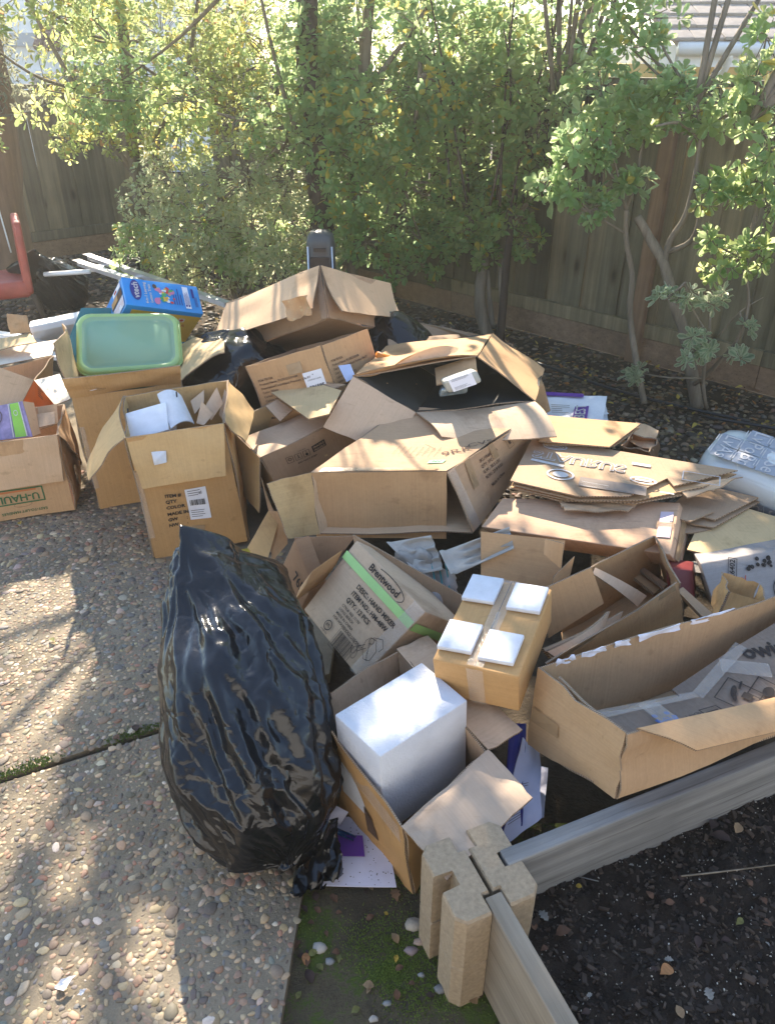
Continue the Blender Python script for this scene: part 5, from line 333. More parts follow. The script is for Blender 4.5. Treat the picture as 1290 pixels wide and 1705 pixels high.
def mat_attr(name, rough=.7, spec=.3, attr='col', transl=0, bump=0, bscale=120, coat=0):
    m, nt, b, N, Lk = newmat(name); a = N('ShaderNodeAttribute'); a.attribute_name = attr
    geo = N('ShaderNodeNewGeometry'); n = noise(N, Lk, geo.outputs['Position'], bscale, 4, .6)
    mx = N('ShaderNodeMixRGB'); mx.blend_type = 'MULTIPLY'; mx.inputs[0].default_value = .55; Lk(a.outputs['Color'], mx.inputs[1])
    r = ramp(N, [(.3, (.7, .7, .7)), (.65, (1.1, 1.1, 1.1))]); Lk(n.outputs['Fac'], r.inputs[0]); Lk(r.outputs[0], mx.inputs[2]); Lk(mx.outputs[0], b.inputs['Base Color'])
    b.inputs['Roughness'].default_value = rough; b.inputs['Specular IOR Level'].default_value = spec
    if bump:
        bp = N('ShaderNodeBump'); bp.inputs['Strength'].default_value = bump; bp.inputs['Distance'].default_value = .002; Lk(n.outputs['Fac'], bp.inputs['Height']); Lk(bp.outputs[0], b.inputs['Normal'])
    if transl:
        t = N('ShaderNodeBsdfTranslucent'); g = N('ShaderNodeGamma'); g.inputs[1].default_value = .50; hs = N('ShaderNodeHueSaturation'); hs.inputs['Hue'].default_value = .486; hs.inputs['Saturation'].default_value = 1.12; hs.inputs['Value'].default_value = 1.65
        Lk(mx.outputs[0], g.inputs[0]); Lk(g.outputs[0], hs.inputs['Color']); Lk(hs.outputs[0], t.inputs['Color'])
        ms = N('ShaderNodeMixShader'); ms.inputs[0].default_value = transl; Lk(b.outputs[0], ms.inputs[1]); Lk(t.outputs[0], ms.inputs[2]); Lk(ms.outputs[0], nt.nodes['Material Output'].inputs['Surface'])
    return m
def mat_bag(name):
    m, nt, b, N, Lk = newmat(name); geo = N('ShaderNodeNewGeometry'); tc = N('ShaderNodeTexCoord')
    b.inputs['Base Color'].default_value = (.006, .0065, .008, 1); b.inputs['Roughness'].default_value = .17; b.inputs['Specular IOR Level'].default_value = .5
    n1 = noise(N, Lk, tc.outputs['Object'], 26, 5, .6); n2 = noise(N, Lk, tc.outputs['Object'], 9, 3, .5)
    ad = N('ShaderNodeMath'); ad.operation = 'MULTIPLY_ADD'; ad.inputs[1].default_value = .35; Lk(n1.outputs['Fac'], ad.inputs[0]); Lk(n2.outputs['Fac'], ad.inputs[2])
    n3 = noise(N, Lk, tc.outputs['Object'], 8, 2, .4); n3.inputs['Distortion'].default_value = .5      # crease lines where the noise crosses its middle
    s1 = N('ShaderNodeMath'); s1.operation = 'SUBTRACT'; s1.inputs[1].default_value = .5; Lk(n3.outputs['Fac'], s1.inputs[0]); s2 = N('ShaderNodeMath'); s2.operation = 'ABSOLUTE'; Lk(s1.outputs[0], s2.inputs[0])
    s3 = N('ShaderNodeMath'); s3.operation = 'MINIMUM'; s3.inputs[1].default_value = .06; Lk(s2.outputs[0], s3.inputs[0]); s4 = N('ShaderNodeMath'); s4.operation = 'MULTIPLY_ADD'; s4.inputs[1].default_value = 2.2; Lk(s3.outputs[0], s4.inputs[0]); Lk(ad.outputs[0], s4.inputs[2])
    wv = N('ShaderNodeVectorMath'); wv.operation = 'MULTIPLY_ADD'; wv.inputs[1].default_value = (.09, .09, .09); n7 = noise(N, Lk, tc.outputs['Object'], 6, 3, .5); Lk(n7.outputs['Color'], wv.inputs[0]); Lk(tc.outputs['Object'], wv.inputs[2])
    vo = N('ShaderNodeTexVoronoi'); vo.feature = 'DISTANCE_TO_EDGE'; vo.inputs['Scale'].default_value = 19; Lk(wv.outputs[0], vo.inputs['Vector']); vm = N('ShaderNodeMath'); vm.operation = 'MINIMUM'; vm.inputs[1].default_value = .16; Lk(vo.outputs['Distance'], vm.inputs[0])
    n8 = noise(N, Lk, tc.outputs['Object'], 5, 2, .5); r8 = ramp(N, [(.42, (0,) * 3), (.6, (1.5,) * 3)]); Lk(n8.outputs['Fac'], r8.inputs[0]); v2 = N('ShaderNodeMath'); v2.operation = 'MULTIPLY'; Lk(vm.outputs[0], v2.inputs[0]); Lk(r8.outputs[0], v2.inputs[1])
    s5 = N('ShaderNodeMath'); s5.operation = 'ADD'; Lk(s4.outputs[0], s5.inputs[0]); Lk(v2.outputs[0], s5.inputs[1])
    bp = N('ShaderNodeBump'); bp.inputs['Strength'].default_value = .45; bp.inputs['Distance'].default_value = .014; Lk(s5.outputs[0], bp.inputs['Height']); Lk(bp.outputs[0], b.inputs['Normal'])
    r = ramp(N, [(.35, (.10,) * 3), (.7, (.26,) * 3)]); Lk(n1.outputs['Fac'], r.inputs[0]); Lk(r.outputs[0], b.inputs['Roughness'])
    return m
KRAFT = mat_card('kraft_cardboard', (0.552, 0.339, 0.173)); KRAFT_IN = mat_card('inside_cardboard', (0.636, 0.429, 0.257), str_=.06, dirt=.35)
ORANGE = mat_card('golden_cardboard', (.51, .30, .125), str_=.2); ORANGE_IN = mat_card('golden_inside', (.58, .38, .175), str_=.06)
GREYC = mat_card('greyish_cardboard', (0.432, 0.294, 0.184)); GREY_IN = mat_card('greyish_inside', (0.576, 0.412, 0.278), str_=.06)
PINKC = mat_card('rosy_cardboard', (0.576, 0.367, 0.231), axis=1, str_=.22)
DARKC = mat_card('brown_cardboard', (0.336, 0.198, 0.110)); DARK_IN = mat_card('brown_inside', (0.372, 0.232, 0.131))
YELC = mat_card('yellow_cardboard', (.60, .43, .225), str_=.06, dirt=.3)
WHITEC = mat_card('whitish_cardboard', (0.840, 0.746, 0.609), axis=0, str_=.3)
EDGE = mat_edge()
INK = mat_flat('black_ink', (.04, .033, .03), .8, .2, worn=1); INKG = mat_flat('grey_brown_ink', (.11, .07, .05), .85, .2, worn=1); INKW = mat_flat('white_ink', (.58, .55, .53), .8, .2, worn=1)
INKGREEN = mat_flat('green_ink', (.05, .14, .05), .8, worn=1); INKORANGE = mat_flat('orange_ink', (.55, .17, .05), .8); INKBLUE = mat_flat('blue_ink', (.04, .10, .30), .7); INKRED = mat_flat('red_ink', (.45, .06, .05), .8)
PAPER = mat_flat('white_paper', (.78, .78, .80), .7, .3, .05, 30); PAPERB = mat_flat('lavender_paper', (.62, .62, .74), .7, .3, .1, 14, .15, 90); PURPLE = mat_flat('purple_print', (.13, .04, .30), .6)
TAPE = mat_flat('clear_tape', (.72, .66, .58), .12, .7, .1, 40, .8, 60, alpha=.24); TANTAPE = mat_flat('tan_tape', (.40, .27, .15), .25, .5, .12, 30, .2, 60, alpha=.85); GREENTAPE = mat_flat('green_tape', (.30, .52, .17), .45, .4)
FOAM = mat_flat('white_polystyrene', (.64, .655, .69), .85, .25, .10, 9, 1.0, 170); PADFOAM = mat_flat('white_soft_foam', (.65, .66, .69), .9, .2, .10, 25, .6, 200)
BAG = mat_bag('black_plastic')
LABEL = mat_flat('label_paper', (.78, .78, .82), .5, .4, .03)
MBLUE = mat_flat('toy_blue', (.02, .26, .66), .35, .5, .06, coat=.3); MYEL = mat_flat('toy_yellow', (.62, .42, .06), .4, .5, .1); TEAL = mat_flat('teal_print', (.03, .19, .24), .45, .4, .15); NAVY = mat_flat('navy_print', (.03, .03, .22), .4, .4)
LEAF = mat_attr('leaf', .5, .3, transl=.6, bscale=60); LITTER = mat_attr('dry_leaf', .75, .3, transl=.15, bscale=40)
STONE = mat_attr('pebble_stone', .62, .4, bump=.25, bscale=150)
BARK = mat_wood('grey_bark', (.12, .095, .065), (.34, .285, .21), 'z', .8, False); DBARK = mat_wood('dark_bark', (.035, .025, .018), (.12, .085, .06), 'z', .7, False)
FENCE = mat_wood('fence_wood', (.125, .108, .066), (.31, .265, .175), 'z'); FRED = mat_wood('red_fence_wood', (.18, .112, .07), (.31, .20, .125), 'z'); KICK = mat_wood('kickboard_wood', (.20, .13, .085), (.36, .25, .165), 'x', .8)
PLANKW = mat_wood('weathered_plank', (.125, .122, .118), (.32, .312, .295), 'x', 1.1, False); PLANKT = mat_wood('tan_plank', (.175, .14, .10), (.38, .315, .235), 'x', 1.1, False)
ALU = mat_flat('aluminium', (.72, .73, .74), .35, .5, .06, 40, metal=.7); WHITEP = mat_flat('white_plastic', (.78, .78, .77), .4, .5, .04); BLACKP = mat_flat('black_plastic_trim', (.02, .02, .022), .4, .5); GREYP = mat_flat('grey_plastic', (.055, .06, .062), .4, .5)
LEATHER = mat_flat('red_leather', (.40, .075, .05), .38, .5, .25, 9, .3, 160)
PULP = mat_flat('grey_pulp', (.40, .37, .325), .9, .2, .1, 30, .6, 220)
BOUNCE = mat_flat('bounce_wall_stucco', (.48, .48, .485), .9, .2, .06, 6, .4, 50); STUCCO = mat_flat('white_stucco', (.80, .78, .75), .9, .2, .05, 8, .3, 60); GREYB = mat_flat('grey_band', (.42, .43, .44), .8); YELW = mat_flat('yellow_stucco', (.72, .52, .20), .9, .2, .06, 6); GLASS = mat_flat('window_glass', (.12, .15, .17), .08, .7); GREYTRIM = mat_flat('dark_trim', (.10, .10, .12), .6)
TILE = mat_flat('roof_tile', (.30, .255, .215), .8, .3, .2, 9, .3, 60); RTILE = mat_flat('brown_roof_tile', (.17, .10, .085), .8)
CONC = mat_flat('tan_concrete_block', (.37, .285, .19), .95, .15, .22, 110, .9, 300)
# ------------------------------------------------------------------ ground, slabs, gravel, moss, soil
def mat_ground(name, cols, scale, bscale, bstr, scale2=None, dist=.01, rough=.95):
    m, nt, b, N, Lk = newmat(name); geo = N('ShaderNodeNewGeometry'); n1 = noise(N, Lk, geo.outputs['Position'], scale, 6, .65); n2 = noise(N, Lk, geo.outputs['Position'], bscale, 5, .7)
    r = ramp(N, cols); ad = N('ShaderNodeMath'); ad.operation = 'MULTIPLY_ADD'; ad.inputs[1].default_value = .35; Lk(n2.outputs['Fac'], ad.inputs[0])
    sb = N('ShaderNodeMath'); sb.operation = 'SUBTRACT'; sb.inputs[1].default_value = .175; Lk(n1.outputs['Fac'], sb.inputs[0]); Lk(sb.outputs[0], ad.inputs[2]); Lk(ad.outputs[0], r.inputs[0]); Lk(r.outputs[0], b.inputs['Base Color'])
    b.inputs['Roughness'].default_value = rough; b.inputs['Specular IOR Level'].default_value = .2
    bp = N('ShaderNodeBump'); bp.inputs['Strength'].default_value = bstr; bp.inputs['Distance'].default_value = dist; Lk(n2.outputs['Fac'], bp.inputs['Height']); Lk(bp.outputs[0], b.inputs['Normal'])
    return m
DIRT = mat_ground('dirt', [(.3, (.028, .021, .015)), (.5, (.06, .045, .03)), (.75, (.11, .085, .055))], 2.5, 60, .8)
MORTAR = mat_ground('slab_mortar', [(.3, (.12, .10, .07)), (.5, (.225, .185, .13)), (.75, (.31, .26, .185))], 3, 160, .7, dist=.004)
MOSS = mat_ground('mossy_soil', [(.38, (.075, .062, .042)), (.49, (.12, .10, .062)), (.55, (.085, .115, .028)), (.7, (.14, .19, .03))], 5, 140, 1.0)
SOIL = mat_ground('potting_soil', [(.3, (.012, .009, .007)), (.55, (.03, .022, .017)), (.8, (.06, .045, .033))], 14, 130, 1.0)
g = MB(); n = 24; xs = np.linspace(-40, 40, n); ys = np.linspace(-30, 60, n)
g.add([(x, y, -.04) for y in ys for x in xs], [(j * n + i, j * n + i + 1, (j + 1) * n + i + 1, (j + 1) * n + i) for j in range(n - 1) for i in range(n - 1)])
tag(g.build('ground', DIRT, loc=(0, 0, -.04)), kind='structure')
def slab(name, P):
    m = MB(); L = len(P); T = [(x, y, 0) for x, y in P]; B = [(x, y, -.09) for x, y in P]
    m.add(T, [list(range(L))]); m.add(T + B, [(q, L + q, L + (q + 1) % L, (q + 1) % L) for q in range(L)])
    return tag(m.build(name, MORTAR, loc=(P[0][0], P[0][1], 0)), kind='structure')
JA, JD = np.array([-1.082, 1.454]), np.array([.905, .424])
def jl(x, off): return JA[1] + (x - JA[0]) * JD[1] / JD[0] + off
NEAR = [(-4.5, -2.4), (-.30, -2.4), (-.225, .83), (-.205, 1.14), (-.195, jl(-.195, -.013)), (-4.5, jl(-4.5, -.013))]
FAR = [(-4.5, jl(-4.5, .013)), (-.19, jl(-.19, .013)), (-.17, 2.4), (-.25, 3.7), (-2.6, 4.9), (-4.5, 5.2)]
s_near = slab('patio_slab', NEAR); s_far = slab('patio_slab', FAR)
js = MB(); js.bar((-4.4, jl(-4.4, 0), -.030), (-.2, jl(-.2, 0), -.030), .012, .03); tag(js.build('joint_strip', DBARK), kind='structure')
def inside(x, y, P):
    c = False; L = len(P)
    for i in range(L):
        x1, y1 = P[i]; x2, y2 = P[(i + 1) % L]
        if (y1 > y) != (y2 > y) and x < (x2 - x1) * (y - y1) / (y2 - y1) + x1: c = not c
    return c
PAL = [((.36, .29, .20), 5), ((.27, .235, .19), 5), ((.17, .15, .13), 4), ((.44, .36, .26), 3), ((.30, .215, .165), 3), ((.20, .205, .205), 3), ((.48, .43, .36), 1.6), ((.60, .57, .52), .3), ((.32, .19, .14), 1), ((.13, .12, .115), 2)]
PW = np.array([q[1] for q in PAL], float); PW /= PW.sum(); PC = np.array([q[0] for q in PAL])
def dome(rg, n=8, lo=-.15):
    """unit pebble: rings of n around, top centre"""
    a = np.arange(n) * 6.2832 / n + rg.uniform(0, 6.28); k = 1 + rg.normal(0, .13, n); V = []
    for rr, z in ((.92, lo), (1.0, .12), (.80, .58)): V += [(math.cos(t) * rr * q, math.sin(t) * rr * q, z + rg.normal(0, .03)) for t, q in zip(a, k)]
    V.append((rg.normal(0, .1), rg.normal(0, .1), .80)); F = []
    for r_ in range(2): F += [(r_ * n + i, r_ * n + (i + 1) % n, (r_ + 1) * n + (i + 1) % n, (r_ + 1) * n + i) for i in range(n)]
    F += [(2 * n + i, 2 * n + (i + 1) % n, 3 * n) for i in range(n)]
    return np.array(V), F
DOMES = [dome(NR) for _ in range(14)]
def meshcol(name, V, F, Cc, mat, parent=None, loc=(0, 0, 0), smooth=True):
    """V,F numpy/lists; Cc per-vertex colour"""
    me = bpy.data.meshes.new(name); o0 = origin(parent) if parent else V3(loc)
    V = np.asarray(V, np.float32) - o0.astype(np.float32)
    if isinstance(F, np.ndarray):
        k = F.shape[1]; me.vertices.add(len(V)); me.vertices.foreach_set('co', V.ravel()); me.loops.add(F.size); me.loops.foreach_set('vertex_index', F.ravel().astype(np.int32)); me.polygons.add(len(F)); me.polygons.foreach_set('loop_start', np.arange(0, F.size, k, dtype=np.int32)); me.update(calc_edges=True)
    else: me.from_pydata(V.tolist(), [], F)
    at = me.color_attributes.new('col', 'FLOAT_COLOR', 'POINT'); c4 = np.ones((len(V), 4), np.float32); c4[:, :3] = Cc; at.data.foreach_set('color', c4.ravel())
    me.polygons.foreach_set('use_smooth', np.full(len(me.polygons), smooth)); me.materials.append(mat); me.update()
    o = bpy.data.objects.new(name, me); COL.objects.link(o)
    if parent: o.parent = parent
    else: o.location = o0
    return o
def pebbles(pts, sizes, heights, z0, name, parent=None, npart=0, near=None, kind='stuff', pal=(PC, PW), loc=(0, 0, 0), flat=(.16, .42)):
    """one mesh of many stones; the npart nearest ones become single parts"""
    N_ = len(pts); order = np.argsort(np.hypot(pts[:, 0], pts[:, 1] * 1.0)) if near is None else np.argsort(near)
    cols = np.array([1.0, .89, .75]) * pal[0][NR.choice(len(pal[0]), N_, p=pal[1])] * NR.uniform(.75, 1.2, (N_, 1)) * (1 + NR.normal(0, .04, (N_, 3)))
    VV = []; FF = []; CC = []; b = 0; partset = set(order[:npart].tolist()); cache = {}
    for i in range(N_):
        dv, df = DOMES[i % len(DOMES)]; s_ = sizes[i]; an = NR.uniform(0, 6.28); el = NR.uniform(.48, .95); hz = s_ * NR.uniform(*flat); ca, sa = math.cos(an), math.sin(an)
        if i in partset:
            ck = (i % len(DOMES), i % 9)
            if ck not in cache:
                me = bpy.data.meshes.new('pebble'); me.from_pydata(dv.tolist(), [], df); at = me.color_attributes.new('col', 'FLOAT_COLOR', 'POINT'); c4 = np.ones((len(dv), 4), np.float32); c4[:, :3] = cols[i]; at.data.foreach_set('color', c4.ravel()); me.polygons.foreach_set('use_smooth', [True] * len(df)); me.materials.append(STONE); cache[ck] = me
            o = bpy.data.objects.new('pebble', cache[ck]); COL.objects.link(o); o.parent = parent
            o.location = V3((pts[i, 0], pts[i, 1], z0 + heights[i])) - (origin(parent) if parent else 0); o.rotation_euler = (0, 0, an); o.scale = (s_, s_ * el, hz); continue
        x = dv[:, 0] * s_; y = dv[:, 1] * s_ * el
        VV.append(np.stack([pts[i, 0] + x * ca - y * sa, pts[i, 1] + x * sa + y * ca, z0 + heights[i] + dv[:, 2] * hz], 1)); FF += [tuple(q + b for q in f) for f in df]; CC.append(np.repeat(cols[i][None], len(dv), 0)); b += len(dv)
    o = meshcol(name, np.concatenate(VV), FF, np.concatenate(CC), STONE, parent, loc)
    return tag(o, kind=kind)
def jgrid(x0, x1, y0, y1, p, keep):
    out = []
    for j in range(int((y1 - y0) / (p * .866)) + 1):
        for i in range(int((x1 - x0) / p) + 1):
            x = x0 + (i + (j % 2) * .5) * p + NR.normal(0, p * .2); y = y0 + j * p * .866 + NR.normal(0, p * .2)
            if keep(x, y): out.append((x, y))
    return np.array(out)
def infr(x, y, mg=.12): return abs(x) < (y * .857 + .9) * .504 + mg
for P, sl_, y0, y1 in ((NEAR, s_near, .6, 1.75), (FAR, s_far, 1.2, 2.45)):
    pts = jgrid(-1.9, -.2, y0, y1, .0158, lambda x, y: inside(x, y, P) and infr(x, y) and not (x > -.40 and y > 1.45))
    sz = np.clip(NR.lognormal(math.log(.0068), .42, len(pts)), .003, .019)
    pebbles(pts, sz, NR.uniform(-.0012, .0006, len(pts)), 0, 'pebble', sl_, 300, near=-sz - NR.random(len(pts)) * .004)
pts = jgrid(-2.6, -.2, 2.45, 3.6, .022, lambda x, y: inside(x, y, FAR) and infr(x, y, .3) and not (x > -.95 and y > 2.6) and y < 3.3)
pebbles(pts, np.clip(NR.lognormal(math.log(.0102), .32, len(pts)), .005, .024), np.full(len(pts), -.0004), 0, 'small_pebbles', s_far)
# gravel bed behind the pile
FA, FD = np.array([1.672, 4.966]), np.array([-.717, .697])       # right fence foot line
def behind(x, y): return (x - FA[0]) * .697 + (y - FA[1]) * .717     # >0 beyond the fence
GP = PAL[:]; 
def gkeep(x, y): return behind(x, y) < -.05 and infr(x, y, .3)
pts = np.concatenate([jgrid(.45, 3.1, 2.9, 5.7, .040, gkeep), jgrid(-.3, .9, 4.2, 6.6, .045, gkeep)])
gpal = (PC * .46, PW)
gsz = np.clip(NR.lognormal(math.log(.0155), .30, len(pts)), .010, .04)
dpt = behind(pts[:, 0], pts[:, 1]); kp = (dpt < -.35) | (NR.random(len(pts)) < .5); pts = pts[kp]; gsz = gsz[kp]
pebbles(pts, gsz, NR.uniform(-.012, .004, len(pts)), -.035, 'gravel_bed', None, 0, flat=(.45, .8), pal=gpal)
pts = jgrid(-4.3, -1.2, 5.0, 8.2, .06, lambda x, y: infr(x, y, .3) and NR.random() < .8)
pebbles(pts, np.clip(NR.lognormal(math.log(.022), .3, len(pts)), .01, .05), NR.uniform(-.012, .004, len(pts)), -.035, 'gravel_bed', None, 0, flat=(.45, .8), pal=gpal)
def hfield(name, x0, x1, y0, y1, nx, ny, fz, mat, keep=None, kind='structure'):
    X = np.linspace(x0, x1, nx); Y = np.linspace(y0, y1, ny); V = [(x, y, fz(x, y)) for y in Y for x in X]; F = []
    for j in range(ny - 1):
        for i in range(nx - 1):
            if keep is None or keep((X[i] + X[i + 1]) / 2, (Y[j] + Y[j + 1]) / 2): F.append((j * nx + i, j * nx + i + 1, (j + 1) * nx + i + 1, (j + 1) * nx + i))
    m = MB(); m.add(V, F, 0, None, True); return tag(m.build(name, mat, loc=(x0, y0, 0)), kind=kind)
def fbm(x, y, s=0):
    return math.sin(x * 9 + s + math.sin(y * 7)) * .5 + math.sin(y * 13 + s * 2 + math.sin(x * 11)) * .35 + math.sin(x * 31 + y * 23 + s) * .2 + math.sin(x * 57 - y * 61) * .12
def mossz(x, y): return -.028 + .022 * min(1, max(0, (x + .2) / .28)) + .004 * fbm(x * 1.5, y * 1.5)
hfield('moss_ground', -.30, .48, .3, 1.32, 50, 66, lambda x, y: mossz(x, y), MOSS)
# moss tufts
mp_ = []
for _ in range(60000):
    x, y = NR.uniform(-.21, .32), NR.uniform(.62, 1.2)
    if math.sin(x * 17 + 1) + math.sin(y * 21 + x * 9) + NR.normal(0, .5) > .55: mp_.append((x, y))
mp_ = np.array(mp_[:9000]); K = len(mp_)
ang = NR.uniform(0, 6.28, K); hh = NR.uniform(.002, .006, K); ww = NR.uniform(.0012, .0022, K); z0 = np.array([mossz(x, y) for x, y in mp_])
base = np.stack([mp_[:, 0], mp_[:, 1], z0], 1); tri = []
for k in range(3):
    a = ang + k * 2.094; tri.append(base + np.stack([np.cos(a) * ww, np.sin(a) * ww, np.zeros(K)], 1))
tip = base + np.stack([NR.normal(0, .0015, K), NR.normal(0, .0015, K), hh], 1)
V = np.stack([tri[0], tri[1], tri[2], tip], 1).reshape(-1, 3); b = np.arange(K)[:, None] * 4
F = np.concatenate([b + np.array([[0, 1, 3]]), b + np.array([[1, 2, 3]]), b + np.array([[2, 0, 3]])])
tag(meshcol('moss', V, F, np.repeat(np.array([[.13, .18, .025]]) * NR.uniform(.5, 1.3, (K, 1)), 4, 0), LITTER, loc=(-.2, .6, -.03)), kind='stuff')
# planter soil
PCN = np.array([.188, .981]); AX, BXX = np.array([.921, .389]), np.array([.389, -.921])     # block centre, board directions
def insoil(x, y): 
    d = np.array([x, y]) - PCN; return d @ AX > -.005 and d @ BXX > -.005
hfield('planter_soil', .15, 2.2, -.6, 1.9, 150, 180, lambda x, y: .148 + .007 * fbm(x * 2, y * 2) + .006 * fbm(x * 7, y * 6, 2) + NR.normal(0, .0022), SOIL, lambda x, y: (np.array([x, y]) - PCN) @ AX > .0 and (np.array([x, y]) - PCN) @ BXX > .0)
def soilz(x, y): return .148 + .007 * fbm(x * 2, y * 2) + .006 * fbm(x * 7, y * 6, 2)
def chips(name, N_, cols, lo, hi, thick, loc=(0, 0, 0), pk=None):
    VV = []; FF = []; CC = []; b = 0
    while len(VV) < N_:
        x, y = NR.uniform(.2, 1.3), NR.uniform(.5, 1.55)
        if not insoil(x, y) or not infr(x, y): continue
        l = NR.uniform(lo, hi); w_ = l * NR.uniform(.25, .8); a = NR.uniform(0, 6.28); t = thick * l; tl = NR.normal(0, .3)
        p = np.array([(-l, -w_, 0), (l, -w_ * .7, 0), (l * .9, w_, 0), (-l * .8, w_ * .8, 0), (-l * .9, -w_ * .8, t), (l * .8, -w_ * .5, t), (l * .7, w_ * .8, t), (-l * .6, w_ * .6, t)])
        p[:, 2] += p[:, 0] * tl; ca, sa = math.cos(a), math.sin(a)
        VV.append(np.stack([x + p[:, 0] * ca - p[:, 1] * sa, y + p[:, 0] * sa + p[:, 1] * ca, soilz(x, y) + p[:, 2] - .001], 1))
        FF += [tuple(q + b for q in f) for f in ((4, 5, 6, 7), (0, 1, 5, 4), (1, 2, 6, 5), (2, 3, 7, 6), (3, 0, 4, 7))]; b += 8
        CC.append(np.repeat(np.array([cols[NR.integers(len(cols))]]) * NR.uniform(.6, 1.3), 8, 0))
    return tag(meshcol(name, np.concatenate(VV), FF, np.concatenate(CC), LITTER, None, loc, False), kind='stuff')
chips('bark_chips', 420, [(.045, .032, .024), (.03, .022, .017), (.065, .045, .032)], .006, .014, .3)
chips('bark_chips', 3600, [(.05, .034, .025), (.03, .021, .016), (.06, .044, .032), (.085, .065, .05), (.02, .015, .012), (.022, .016, .013)], .0015, .008, .5)
chips('perlite_grains', 1100, [(.6, .58, .52), (.5, .45, .36), (.35, .33, .3)], .0008, .0024, 1.2)
# ------------------------------------------------------------------ fences
def fence(label, A, Dv, L, h, bw, posts, flip, cap=True, kick=.16, zb=0):
    A = np.array(A); Dv = np.array(Dv) / np.linalg.norm(Dv); nrm = np.array([Dv[1], -Dv[0]]) * flip      # towards the yard
    root = empty('wooden_fence', (A[0], A[1], 0), label, 'fence', 'board fences round the yard'); o0 = V3((A[0], A[1], 0))
    an = math.atan2(Dv[1], Dv[0]); me = []
    for k in range(4):
        m = MB(); wv = bw * (1 - .004); m.v = []; 
        nz = 6; prof = [(-wv / 2, -.009), (wv / 2, -.009), (wv / 2, .009), (-wv / 2, .009)]; vs = []; uv = []
        for q in range(nz + 1):
            z = q / nz; dx = NR.normal(0, .002) if 0 < q < nz else 0
            vs += [(x + dx, y + .004 * math.sin(z * 3 + k), z * h) for x, y in prof]
        fs = [(q * 4 + i, q * 4 + (i + 1) % 4, (q + 1) * 4 + (i + 1) % 4, (q + 1) * 4 + i) for q in range(nz) for i in range(4)] + [(nz * 4, nz * 4 + 1, nz * 4 + 2, nz * 4 + 3)]
        m.add(vs, fs); o = m.build('board', FENCE, None, (0, 0, 0)); me.append(o.data); bpy.data.objects.remove(o)
    n = int(L / bw)
    for i in range(n):
        o = bpy.data.objects.new('board', me[R.randrange(4)]); COL.objects.link(o); o.parent = root
        p = Dv * (i + .5) * bw - nrm * (.012 + (i % 2) * .021 + R.uniform(-.001, .001)); o.location = (p[0], p[1], zb + .05); o.rotation_euler = (R.gauss(0, .004), R.gauss(0, .006), an); o.scale = (R.uniform(1.04, 1.10), 1, R.uniform(.985, 1.0))
    def rail(nm, z, w_, t, off, mat):
        k = MB(); a = A + nrm * off; b_ = A + Dv * L + nrm * off; k.bar((a[0], a[1], z), (b_[0], b_[1], z), t, w_); return k.build(nm, mat, root)
    seg = 2.4; i = 0
    while i * seg < L:
        for (nm, z, w_, t, off, mt) in (('kickboard', kick / 2 - .03, kick, .03, .022, KICK), ('rail', kick + .02, .09, .035, .028, FENCE)):
            k = MB(); a = A + Dv * i * seg + nrm * off; b_ = A + Dv * (min((i + 1) * seg, L) - .004) + nrm * off; m_ = (a + b_) / 2
            k.bar((a[0], a[1], z), (b_[0], b_[1], z), t, w_)
            o = k.build(nm, mt, root)
        i += 1
    if cap: rail('cap_rail', h + .065, .035, .12, -.01, FENCE); rail('top_rail', h - .02, .085, .034, .028, FENCE)
    for d in posts:
        k = MB(); a = A + Dv * d + nrm * .068; k.bar((a[0], a[1], -.03), (a[0], a[1], h + .02), .085, .05, up=(nrm[0], nrm[1], 0)); k.build('post', FRED, root)
    return root
fence('weathered board fence behind the shrubs on the right with one reddish post', FA - FD * 3.2, FD, 8.0, 1.53, .142, [3.2, 5.45], -1)
fence('shaded board fence in the back left corner behind the red chair', (-6.2, 5.76), (.79, .61), 5.0, 1.40, .165, [], 1)
hw = MB(); hw.box((-7, -2.9, -.05), (7, -2.5, 2.9)); hw.panel([(-7.4, -3.2, 3.5), (7.4, -3.2, 3.5), (7.4, -1.9, 2.95), (-7.4, -1.9, 2.95)], .12, (1, 1), mats=(1, 1, 1)); tag(hw.build('bounce_wall', [BOUNCE, TILE], loc=(0, -2.5, 0)), kind='structure')      # unseen wall and eave added to bounce fill light onto the pile
# ------------------------------------------------------------------ neighbouring houses
h1 = empty('white_house', (-6.2, 15, 0), 'white stucco house with grey band and small window beyond the left fence', 'house')
m = MB(); m.box((-9.5, 14.0, 0), (-3.0, 20, 5.5)); m.build('wall', STUCCO, h1)
m = MB(); m.box((-9.5, 13.94, 1.80), (-5.05, 13.997, 1.98)); m.build('band', GREYB, h1)
def window(par, x0, x1, z0, z1, y, mull=1, frame=WHITEP):
    f = MB(); t = .05
    f.box((x0, y - .05, z0), (x1, y, z0 + t)); f.box((x0, y - .05, z1 - t), (x1, y, z1)); f.box((x0, y - .05, z0 + t), (x0 + t, y, z1 - t)); f.box((x1 - t, y - .05, z0 + t), (x1, y, z1 - t))
    for k in range(mull): xm = x0 + (x1 - x0) * (k + 1) / (mull + 1); f.box((xm - .015, y - .045, z0 + t), (xm + .015, y, z1 - t))
    fo = f.build('window', frame, par); g_ = MB(); g_.box((x0 + t, y - .02, z0 + t), (x1 - t, y - .012, z1 - t)); g_.build('pane', GLASS, fo)
window(h1, -5.68, -5.22, 1.0, 1.48, 13.99); window(h1, -5.12, -4.80, 1.0, 1.52, 13.99, 0, GREYTRIM)
aw = empty('tile_awning', (-5.2, 13.9, 1.8)); aw.parent = h1; aw.location = (1.0, -1.1, 1.8)
